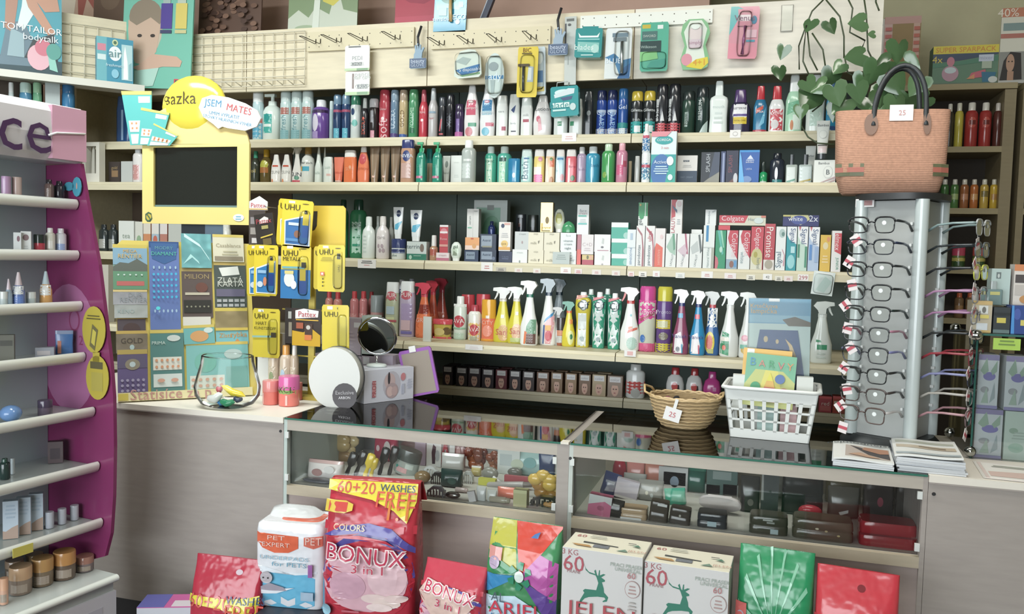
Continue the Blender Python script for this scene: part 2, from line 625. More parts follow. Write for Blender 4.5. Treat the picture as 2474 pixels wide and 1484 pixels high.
def row(shelf, text):
    """one product per line: kind x0 x1 ytop [n=count b=setback y=base pixel d=depth t=tilt f=flip s=surface nm= ct=] | colours | print | look"""
    z0, Yf, sb, place, axis = shelf
    for line in text.strip().split('\n'):
        if not line.strip():
            continue
        a, cols, dec, look = [q.strip() for q in line.split('|')]
        a = a.split()
        kind, x0, x1, yt = a[0], float(a[1]), float(a[2]), float(a[3])
        op = dict(q.split('=') for q in a[4:])
        n = int(op.get('n', 1))
        Yfr = Yf + sb + float(op.get('b', 0))
        isb = kind in ('box', 'car')
        # front plane for cartons, axis plane for round things
        A, B = atY(x0, 600, Yfr), atY(x1, 600, Yfr)
        wtot = B.x - A.x
        dg = (wtot / n) * (KD[kind][0] if not isb else 1)
        if 'd' in op:
            dg = float(op['d'])
        elif isb:
            dg = min(0.07, max(0.03, wtot / n * .6))
        Y = Yfr + dg / 2
        if not isb:
            A, B = atY(x0, 600, Y), atY(x1, 600, Y)
            wtot = B.x - A.x
        pr = Yfr if isb else Y
        ym = (x0 + x1) / 2
        zb = z0
        if 'y' in op:
            zb = max(z0, atY(ym, float(op['y']), pr).z)
            if zb - z0 < 0.012:
                zb = z0
        zt = atY(ym, yt, pr).z
        # horizontal lines drift with the roll: use the true x of base row
        yb_px = 600
        dx = atY(ym, (yt + 60), pr).x - atY(ym, yb_px, pr).x
        h = max(0.012, zt - zb)
        w = wtot / n * 0.965
        nm = op.get('nm', 'carton' if isb else KD[kind][2])
        ct = op.get('ct', 'box' if isb else KD[kind][3])
        sfx = '~' + op['s'] if 's' in op else ('~g' if not isb else '')
        parts = make(kind, w, dg * 0.97, h, cols.split(), dec, sfx, -1 if op.get('f') else 1)
        src = None
        for i in range(n):
            X = A.x + dx + wtot * (i + .5) / n
            if n == 1:
                lab, grp = f'{look} {place}', None
            else:
                lab, grp = f'{ORD[i + 1]} of {NUM[n]} {plural(look)} {place}', f'{plural(look)} {place}'
            loc = Vector((X, Y, zb + 0.0005))
            rot = (0, R(float(op.get('t', 0))), R(float(op.get('r', 0))))
            if src is None:
                src = thing(nm, lab, ct, loc, rot, grp, parts)
            else:
                copy_tree(src, lab, loc, rot, grp)


# ---------------------------------------------------------------- room
def boxes(*bs):
    b = MB()
    for q in bs:
        b.box(*q)
    return b


struct('floor', boxes((-5.2, 3.2, -3.1, 5.4, -.1, 0, '4a4642~v')))
struct('ceiling', boxes((-5.2, 3.2, -3.1, 5.4, 3.2, 3.3, 'd8d4c8~v')))
struct('wall_left', boxes((-5.2, -5.1, -3.1, 5.4, 0, 3.2, 'b8a890~v')))
struct('wall_right', boxes((3.1, 3.2, -3.1, 5.4, 0, 3.2, 'b8b490~v')))
struct('wall_back', boxes((-5.1, 3.1, 5.3, 5.4, 0, 3.2, 'cfc69a~v')))
PX0 = atY(1715, 0, 4.1).x
struct('wall_partition', boxes((-5.1, PX0, 4.08, 4.16, 0, 3.2, 'c09a86~v')))
# front wall behind the camera with the wide shop window
struct('wall_front', boxes((-5.1, -4.3, -3.1, -3.0, 0, 3.2, 'b8a890~v'), (.5, 3.1, -3.1, -3.0, 0, 3.2, 'b8a890~v'),
                           (-4.3, .5, -3.1, -3.0, 0, .6, 'b8a890~v'), (-4.3, .5, -3.1, -3.0, 2.9, 3.2, 'b8a890~v')))
wf = MB()
for x in (-4.3, -2.75, -1.15, .44):
    wf.box(x, x + .06, -3.08, -3.02, .6, 2.9, 'd8d8d4')
wf.box(-4.3, .5, -3.08, -3.02, .6, .66, 'd8d8d4')
wf.box(-4.3, .5, -3.08, -3.02, 2.84, 2.9, 'd8d8d4')
w1 = struct('window_1', wf)
obj('pane', boxes((-4.3, .5, -3.055, -3.05, .6, 2.9, 'f4fbfa~c')), w1)

# ---------------------------------------------------------------- wall shelving, four bays
YS = 3.6
ZS = {1: atY(1300, 326.7, YS).z, 2: atY(1300, 440.6, YS - .085).z, 3: atY(1200, 634, YS).z, 4: atY(1300, 842, YS - .22).z, 5: atY(1300, 947.5, YS + .02).z}
YF = {1: YS, 2: YS - .085, 3: YS, 4: YS - .22, 5: YS + .02}
ZVT, ZVB = atY(1237, 43, YS).z, atY(1237, 203, YS).z
XB = [atY(186, 450, YS).x, atY(600, 450, YS).x, atY(1031, 450, YS).x, atY(1522, 450, YS).x, atY(2112, 455, YS).x]
YB = YS + .40
bay_look = ['far-left shelving bay with brown back behind the yellow monitor', 'pale wood shelving bay under the wire grid and first pegged panel',
            'pale wood shelving bay of shampoos with bulging top rows', 'right-hand pale shelving bay behind the straw tote bag']
BAYS = []
for i in range(4):
    x0, x1 = XB[i] + .002, XB[i + 1] - .002
    xf = x0 if i else atY(345, 200, YS).x
    back = '5e4c3c~v' if i == 0 else '60706a~v'
    parts = [('back_panel', boxes((x0, x1, YB, YB + .02, .1, ZVB + .08, back))),
             ('plinth', boxes((x0, x1, YF[5] + .03, YB, 0, .1, 'a89e84~w')))]
    for k in range(1, 6):
        z, y = ZS[k], YF[k]
        b = boxes((x0, x1, y, YB, z - .018, z, 'wd~w'))
        e = MB()
        lip = .040 if k != 4 else .034
        e.prism([(y - .002, z - .004), (y - .002, z), (y - .005, z), (y - .009, z - .012), (y - .014, z - .014), (y - .014, z - lip), (y - .002, z - lip)], x0, x1, 'd2c8a6~w')
        e.v = [(q[1], q[0], q[2]) for q in e.v]
        e.f = [f[::-1] for f in e.f]
        parts.append(('shelf', b, [('price_rail', e)]))
    zt = ZVT
    v = boxes((xf, x1, YS - .022, YS - .004, ZVB, zt, ('dccfae~w' if i < 3 else 'e2dccb~w')), (x0, x1, YS - .004, YB, ZVB + .05, ZVB + .068, 'wd~w'))
    parts.append(('fascia_panel', v))
    if i in (0, 3):
        xe = x0 - .018 if i == 0 else x1
        parts.append(('side_panel', boxes((xe, xe + .016, YS - .0, YB + .02, 0, ZVB + .06, 'wd~w'))))
    BAYS.append(thing('shelving_bay', bay_look[i], 'shelves', (0, 0, 0), parts=parts))

S1 = (ZS[1], YF[1], .02, 'on the top shelf', 0)
S2 = (ZS[2], YF[2], .105, 'on the second shelf', 0)
S3 = (ZS[3], YF[3], .015, 'on the third shelf', 0)
S4 = (ZS[4], YF[4], .20, 'on the cleaning shelf', 0)
S5 = (ZS[5], YF[5], .01, 'on the lowest shelf', 0)

# ---------------------------------------------------------------- top shelf
row(S1, '''
can 612 636 222 | b9d6dc e8eeee | r-1,.0,1,.35,4aa4c8;r-1,.35,1,.45,c85a50 | pale blue can with salmon stripe
pmp 638 680 228 | dfece4 dfece4 | r-.55,.15,.45,.55,3cb2a4;e-.1,.47,.3,.09,1f9a94;r-.5,.28,.4,.34,dfece4 | white pump bottle with teal label
can 679 757 221 n=3 | bfd8d6 c9dcda | r-.8,.52,.8,.66,b4685c;r-.8,.02,.8,.2,7fb4ba;t fresh,0,.35,.3,5f9aa4,90 | pale aqua can with rust band
bts 757 796 243 | 6b44a0 e4e6ea | e-.3,.42,.42,.22,d8d2e4;r-.9,.02,.1,.2,a58cc8;r-1,.66,1,.74,3a2450 | purple bottle with white oval label
can 796 806 245 b=.03 | a8c2c4 c8dada |  | thin silver blue can
can 806 847 230 n=2 | 23406e 6a8ca8 | r-1,.6,1,.66,b04a6a;e-.3,.52,.45,.08,nv;r-.5,.02,.7,.24,58b4cc | navy can with pink ring
can 848 872 232 | d4dedc 2c7c5c | e-.2,.62,.4,.08,24406c;t Fresh,0,.35,.7,2a9c8c;e.2,.36,.5,.08,6cc0b4 | white can with green cap
nar 873 890 238 | 26242a bfc8c6 | t EXTRA,0,.3,.4,d8503c,90;e0,.5,.3,.03,e05038 | black slim bottle with red lettering
can 892 915 240 | 2a2426 b8b8bc | r-.3,.02,.5,.2,d08a9a;r-.3,.4,.3,.7,8a8a90 | black can with silver streak
can 917 943 219 | c23a48 b83644 | e0,.4,.3,.04,f0d0d0;t Glow,0,.6,.6,eac0c4;t soft,0,.2,.4,e8b4b8,90 | tall red hairspray can
can 944 964 219 | 5c7c98 7a94a8 | r-1,.0,1,.1,4a3a78;t ULTRA,0,.4,.4,c8dcea,90 | steel blue hairspray can
can 965 986 219 | c0a678 a89078 | r-1,0,1,.08,3858a0;t GOLD,0,.4,.35,7a5c34,90 | golden hairspray can
can 988 1012 218 | 3f9060 46905c | t VOLUME,0,.4,.45,b8dcc0,90;r-.5,.1,.5,.2,2a6a48 | green hairspray can
nar 1013 1035 218 | c83444 b84a58 | e0,.36,.3,.03,f0d8d8;t Style,0,.52,.6,f0c8c8 | red slim spray bottle
nar 1036 1058 214 y=334 b=-.018 d=.045 | b8b4b4 a8b0b4 | t hair,0,.38,.5,c06068;r-.8,.48,.8,.52,88a0b4 | grey white spray bottle overhanging edge
can 1060 1077 236 | 24262c 3a3f48 | p-.6,.15,-.2,.15,.3,.45,-.1,.45,c8505c;r-.6,.06,.6,.1,c05058 | black can with red flame print
can 1078 1098 230 | 1b1d24 20222a | t MEN,0,.4,.3,5a6070,90 | plain black can
can 1099 1121 253 | 33224c 2c2040 | r-.9,.02,.9,.16,b45a9c;r-.4,.16,.3,.55,7a62a4 | short violet can with pink base
shp 1122 1159 207 | e2dedc d8d8d8 | r-.62,.42,.62,.72,d0506a;e0,.68,.4,.03,8a5a58;r-.3,.2,.75,.27,4c9a78;e-.2,.1,.5,.09,c87880;t shampoo,0,.55,.9,f0d8d8 | white shampoo bottle with red label
shp 1160 1198 207 | e2e4e4 d4d8d8 | r-.62,.5,.62,.72,3a84b8;r-.62,.42,.62,.5,9ac4d4;e0,.68,.35,.03,b0506c;r-.1,.2,.9,.27,cc6a7c;e-.1,.1,.5,.08,6ab4cc;t shampoo,0,.46,.9,e8f0f4 | white shampoo bottle with blue label
shb 1199 1227 232 | dfe3df d6dcd8 | r.1,.14,.8,.24,b0566a;t care,0,.6,.5,9aa4a4 | white bottle with small rose square
shb 1229 1256 229 | e4e8e4 dadeda | p-.5,.62,-.1,.68,.4,.74,.2,.6,.05,.55,24407c;r-.4,.1,.5,.13,3a3f48;t body,0,.3,.5,a0acac | white bottle with blue bird
shb 1258 1287 238 | dde1dd ced6d2 | r-.5,.36,.5,.44,b05060;t milk,0,.55,.5,b0b4b4 | white bottle with red tag label
shp 1288 1334 232 | e6e2e0 d8d8d8 | e-.35,.42,.22,.08,d0687c;p-.3,.1,.1,.15,-.1,.45,-.35,.4,e0a0a8;t Lotion,0,.66,.7,60686c | broad white lotion bottle with pink flower
shb 1338 1372 240 | dbe2de d4dcd8 | r-.35,.26,.25,.38,3f9a6c;t gel,-.05,.32,.25,e8f0ea | white bottle with green square (left)
shb 1375 1408 240 | d9e0dc d2dad6 | r-.8,.26,-.2,.38,3f9a6c;r-.5,.5,.6,.56,9cb4ac | white bottle with green corner mark
shb 1409 1433 222 | 20262a 2a3034 | e.2,.5,.4,.06,8a9496;t for men,0,.3,.6,5a6468 | black shower gel bottle
can 1441 1492 220 n=2 | 1c3f98 1a2450 | r-1,.0,1,.14,c8ccd8;t Gel,0,.5,.8,d8e4f4;r-.9,.5,.9,.56,a8bcd8;t shave,0,.25,.5,8ab4e4,90 | royal blue shaving gel can
can 1493 1518 216 | 1c4a9c 1f5c9c | r-1,.0,1,.14,c8d4d8;r-1,.14,1,.26,2a8c8c;t Gel,0,.6,.8,d8e4f4 | blue shaving gel can with teal base
can 1524 1584 222 n=2 d=.042 | 1c2124 c2a828 | t Gillette,0,.56,.95,dfe4e4;r-.95,0,.95,.3,2a9c98;r-.3,.05,.7,.2,d8e0e0;t fresh,0,.34,.6,b8c4c4 | black twin deodorant can with yellow cap
can 1585 1645 205 n=2 d=.045 | 24262c 22242a | r-1,0,1,.22,c44a54;p-.2,.26,.5,.26,.15,.46,d4d6d8;r-.95,.26,-.5,.7,c0c4c4;t Spray,-.72,.46,.3,24262c,90 | black foam can with red base
can 1647 1680 222 | 234034 1f2a28 | r-.5,.16,-.05,.5,8ca098;t Foam,-.3,.33,.25,26382f,90 | dark green shaving foam can
can 1681 1713 212 | 1e3430 1d2628 | t PREMIUM,-.3,.5,.42,c8d4d0,90;p-.3,.02,.9,.02,.9,.28,.2,.16,b4c8c4 | dark green can with white vertical lettering
mw 1714 1760 197 | dfe9e4 dfe9e4 | t mouth,0,.5,.6,b8c8c4;l 0,.36,.5,3,.09,c4d2cc | white mouthwash bottle with tall cap
mwr 1762 1814 218 | 2c2644 4a3268 | r-.62,.22,.66,.66,e2e2e6;r-.62,.2,.66,.36,d8bc30;t LISTERINE,0,.56,.6,24243c;r-.62,.38,.66,.43,5a4890;t TOTAL CARE,0,.28,.56,7a5a20 | dark purple mouthwash bottle with yellow label
mwr 1820 1854 209 | 1f6f9a c22834 | r-1,0,1,.06,b43a48;p-.6,.5,.4,.58,.4,.5,-.6,.4,d05040;p-.2,.1,.6,.2,.8,.55,.2,.3,6ab4d4;t Max,0,.45,.5,f0e0e0 | blue mouthwash bottle with red cap
mwr 1857 1896 209 | e2e4e2 c22834 | r-.8,.04,.8,.5,c84a54;e-.2,.17,.5,.1,c8c4c4;t White,0,.42,.9,f4e4e4 | white mouthwash bottle with red cap
mwr 1898 1940 182 | 9fcfae dfe6e4 | r-.1,.04,.8,.3,cfe0d2;e-.2,.12,.2,.09,c87848;p-.8,.3,.6,.4,.5,.55,-.7,.5,6cb48c | pale green mouthwash bottle
mwr 1948 1994 182 | d2dcd6 d8dedc | r-.6,.1,.7,.5,b4d0c4;e.5,.14,.15,.05,d0604c | grey white mouthwash bottle behind leaves
mwr 1996 2023 192 | 1f86b4 2a5c90 | r-1,0,1,.1,284a80;t Blue,0,.35,.8,cfe4f0 | blue mouthwash bottle behind tote bag
''')
# ---------------------------------------------------------------- second shelf
row(S2, '''
bot 608 628 366 | 32382c 2f8c6c | t oil,0,.4,.5,c8b068 | dark green oil bottle with green cap
bot 630 659 362 | 5c4a1e c8981c | e0,.55,.7,.13,b8b43c;r-.7,.32,.7,.48,a8642c | amber oil bottle with yellow cap
shp 655 705 374 n=2 | e6e4e0 eceae6 | r-.5,.58,.6,.64,d0543c;e-.5,.1,.2,.08,e08a5c;r-.3,.1,.6,.5,f0eeea;t SUN,.1,.4,.7,a8a8a4 | white sun lotion bottle with red stripe
spr 706 730 352 d=.03 | e8e6e2 e8e6e2 eceae8 | r-.8,.02,.8,.1,d04a5c;t SUN,0,.25,1,3a3f48;e.2,.16,.5,.05,5c9c84 | small white trigger spray of sun milk
bot 729 760 354 | e4e8e2 c49a4c | r-.5,.34,.6,.46,4ab4d4;t after sun,0,.56,.9,60646c;r-.7,.34,-.4,.46,d8a83c | white bottle with golden dome cap
con 761 779 356 | e0ebe4 e6eee8 | t milk,0,.3,.8,b0c4bc | white cone topped bottle
con 779 790 357 b=.03 | dce7e0 e6eee8 |  | slim white cone topped bottle behind
shb 783 805 380 d=.03 | dfe8e2 e2ebe5 | r-.2,.3,.7,.38,e0b4ac;t sun,0,.6,.6,b8ccc4 | short white sun cream bottle
tub 806 831 380 | f0785c f28468 | t CREAM,0,.42,.8,d85c48;r-.6,.1,.6,.13,e0e0d8 | salmon orange sun cream tube
shb 831 862 364 | f07440 ecebe6 | t SUN,.1,.45,.6,e49c78;e.2,.5,.2,.05,f0a880 | orange sun bottle with white cap
shp 864 893 354 | ee7850 f0eeea | e0,.66,.6,.14,d04a50;t LOTION,0,.4,.9,c85a3c | orange sun bottle with red oval
tub 893 968 350 n=3 | 8c7258 94785c | e0,.2,.25,.03,f0c0b0;p-.6,.9,-.2,.9,.1,.2,-.05,.2,a08c74 | bronze self tan tube
shb 969 1003 339 b=-.097 d=.05 | b98a6c 26306c | e0,.62,.55,.13,2a3a74;t NIVEA,0,.62,.9,e0e4ec;r-.7,.1,.7,.45,bd988c | copper lotion bottle with navy cap
pmp 1006 1030 344 b=-.097 | 1f8c72 15a464 | r.3,.05,.6,.85,8cd0b8;r-.8,.1,.6,.16,c06a88;t GEL,-.1,.4,.6,3ca48c | green pump bottle with pink line (left)
cyl 1031 1044 395 d=.02 nm=deodorant_stick ct=stick | cbbd9a | | slim beige stick between green pump bottles
shb 1029 1045 360 b=.05 | 128c84 128c84 | | teal bottle behind beige stick
pmp 1045 1069 344 b=-.097 | 1f8c72 15a464 | r.3,.05,.6,.85,8cd0b8;r-.8,.1,.6,.16,c06a88;t GEL,-.1,.4,.6,3ca48c | green pump bottle beside white tube
tub 1069 1088 377 | dfe4dc e0e4dc | e.1,.7,.4,.12,8c9890;t hand,0,.4,.7,a8b4ac | white tube with grey leaf print
car 1088 1116 376 d=.03 | e4e8e0 | t cream,0,.75,.4,c8d0c8;l 0,.3,.5,2,.06,d0d8d0 | plain white cream carton
bts 1115 1150 340 b=-.1 d=.055 | aab4ae e6eae6 | r-.8,.1,.5,.45,c2ccc6;r-.5,.5,.6,.55,d4dcd6 | clear micellar bottle with white cap
bts 1171 1200 355 | 3fae92 dfeae4 | r-.5,.05,.5,.68,b8dcc0;t TONIC,0,.6,.8,2c6c58 | aqua green toner bottle with narrow label
bts 1201 1236 355 | 4ab09a dbe8e0 | r-.5,.05,.4,.6,b4d8bc;r-.5,.6,.5,.7,3c6058 | aqua green toner bottle with dark band
jar 1227 1256 384 b=-.005 d=.03 nm=roller_bottle ct=bottle | 1f86b8 1b78ac | e.1,.35,.25,.1,cfe8f4;r-.7,.0,.7,.06,dce8ec;r.3,.1,.5,.9,7ac0e0 | short bright blue bottle
shb 1258 1287 362 s=g | 9cccc8 c4d8d4 | r-.5,.1,.2,.8,c8dedc;r-.4,.72,.5,.76,4a78a8;t Bath,-.2,.4,.5,3c6478,90 | pale aqua shower gel with clear top
shb 1289 1316 362 | e2c86c d8d4d0 | r-.9,.02,.7,.28,e070a8;r-.9,.28,.5,.5,e8dcd4;e.3,.72,.4,.07,d08090 | yellow and pink shower gel
shb 1317 1341 362 | e0b890 d8d4d0 | r0,.5,.9,.75,d8704c;p-.9,.02,-.1,.02,-.5,.75,-.8,.75,ece0d0;e.4,.12,.4,.1,b07040;e.3,.72,.3,.05,6c8c4c | orange and cream shower gel
shb 1342 1365 362 | a8ccd8 d8d4d0 | p-.9,.02,.2,.02,-.4,.75,-.9,.75,d8eaf0;e.5,.2,.4,.1,c8949c;r-.6,.7,.7,.76,3a7cb0 | sky blue and white shower gel
shb 1366 1393 362 | d85864 d8d4d0 | r-.5,.03,-.1,.75,f0c4c0;e.4,.18,.4,.08,4c7c54;t Berry,.3,.5,.6,a8283c | strawberry red shower gel
bts 1393 1417 356 d=.04 | a894b0 dcdcda | r-.4,.05,-.1,.7,d8cce0;t bath,.2,.4,.6,8c789c | lilac bubble bath bottle with white cap
bts 1414 1450 355 b=.0 d=.045 | 2f94b8 dfe6e4 | r-.1,.05,.1,.7,a8dcf0;t bath,.4,.5,.5,1f7098 | turquoise bubble bath bottle with white cap
bts 1453 1486 349 b=-.09 d=.05 | 3c9c50 b8d8b4 | r.1,.05,.25,.72,b8e8c0;e-.4,.2,.3,.08,7ca848 | green bubble bath bottle
bts 1488 1516 347 b=-.09 d=.045 | c87c98 e4a0ac | r.1,.3,.3,.7,f4dce8;r-.8,.2,.4,.45,d05880;r.4,.4,.9,.55,b84860 | pink bubble bath bottle
cyl 1517 1525 390 d=.015 nm=deodorant_stick ct=stick | c4b490 | | beige stick beside pink bubble bath
shb 1532 1546 378 d=.03 | dfe4de e4e8e2 | | small white bottle beside tall pump tubes
cyl 1549 1570 370 b=-.095 d=.03 nm=toothpaste_tube ct=tube y=447 | dfe6e8 | r-1,.1,1,.65,5a98b8;r-1,.5,1,.6,c8586c;r-1,.65,1,.95,e6eaea;t paste,0,.35,.9,24508c | white and blue toothpaste pump
bot 1551 1571 300 b=-.095 d=.03 y=370 nm=toothpaste_tube ct=tube | dfe4e4 ecece8 | r-.9,.05,.9,.5,3a78b0;r-.8,.5,.8,.6,d05870;t paste,0,.3,.9,dce4ec | second toothpaste pump stacked on another
car 1572 1634 318 b=-.098 d=.05 | d4e8e6 c8ccc8 | r-1,.0,1,.55,1f9fa0;e-.15,.22,.85,.34,2a68b0;p.2,0,1,0,1,.5,.5,.4,1fa896;e0,.83,.72,.085,18a0a0;tCOREGA,0,.835,.55,f0f4f4;t 3 min,.1,.68,.3,d86878;p-1,.9,.2,.9,.6,1,-1,1,e0808c;l -.15,.3,.6,4,.045,b8dce8;e.55,.42,.28,.09,dceaea;e.6,.1,.2,.06,d0e8e8;t Active,-.25,.4,.5,d8e8f4 | tall white and teal denture cleaner carton
car 1634 1684 376 d=.045 | e6e4de 9aa0a0 | r-1,0,1,.47,26405c;r-.4,.78,.2,.84,3a4450;t Q10,-.1,.81,.2,d0d8e0;t DAY CREAM,0,.25,.6,8094a8;l 0,.65,.5,2,.05,d0d0cc | white over navy cream carton
car 1692 1738 368 d=.05 | 222a36 1b212a | p-1,0,1,0,1,.45,8a8a80;t SPLASH,-.25,.66,.55,b8c0c8,90;p.4,1,1,1,1,.4,-.1,.2,3c4860 | black and silver cologne carton
car 1740 1752 366 d=.04 b=.005 | 2a3a68 | r-.3,.05,.5,.95,8a98c0 | narrow shiny blue carton
car 1753 1783 364 d=.04 | 1f2440 | t SPLASH,-.3,.6,.5,8c4450,90;p-1,0,1,0,1,.3,6a4848;e.6,.18,.35,.16,c4c8d0 | dark navy cologne carton with red lettering
car 1784 1834 363 d=.05 | 1e58b4 184a98 | r-1,.94,1,1,2a90e0;p-.35,.7,.5,.7,.1,.86,d4dcec;r-.45,.72,.5,.74,1e58b4;t adidas,.05,.66,.4,d4dcec;p-.9,.3,-.7,.2,-.5,.3,-.65,.4,2a7ce0;t UEFA,0,.45,.3,b8c8e8;e-.2,.15,.5,.1,6a8cc8;p-1,0,-.4,0,-.8,.8,-1,1,5ab0f0 | bright blue cologne carton
vial 1833 1853 392 | 1f9c5c 22302c | r-.8,.0,.8,.15,c8d4cc | small green bottle with black cap
bts 1858 1895 371 d=.05 | 222a38 1c222c | r-.6,.02,.7,.16,2a7c80;e-.1,.35,.2,.2,d8e4ec | dark aftershave bottle
prf 1897 1926 374 n=1 | a8b4ac 20262a | r-.8,.12,.6,.58,c8d2cc;p-.8,.12,.6,.2,.6,.14,-.8,.05,3c8c70;r-.1,0,.5,.1,e4e8e4 | square glass aftershave with green wave label
prf 1928 1962 374 | a4b4b0 20262a | r-.85,.12,.85,.6,c4d2d0;p-.8,.12,.8,.2,.8,.14,-.8,.06,b09a3c;r-.1,0,.5,.1,e4e4e0 | square glass aftershave with gold wave label
tub 1944 1970 353 b=.06 | dfe4de 22282c | t barber,0,.75,.7,5c6468;t B,.2,.4,.3,3c4448 | white tube standing behind aftershaves
car 1964 2018 387 d=.06 b=-.1 | e2e6e0 c4c8c4 | t Bambus,-.1,.86,.5,3c444c;e.3,.46,.45,.28,c8ccc8;e.3,.46,.4,.25,e2e6e0;t B,.3,.46,.16,3c444c;p-.4,0,1,.28,1,.2,-.2,0,b89a9c;p.2,0,1,.16,1,.08,.5,0,b89a9c | white cream carton with round seal
tub 1970 2004 292 b=-.09 y=385 d=.03 | dfe2da 30363a | t Bambus,0,.88,.8,3c444c;t B,0,.64,.3,3c444c;e0,.64,.6,.11,c4c8c4;e0,.64,.55,.1,dfe2da;r-.7,.34,.7,.37,5a5450;r-.6,.16,.6,.33,d8c4c4 | white cream tube standing on seal carton
''')

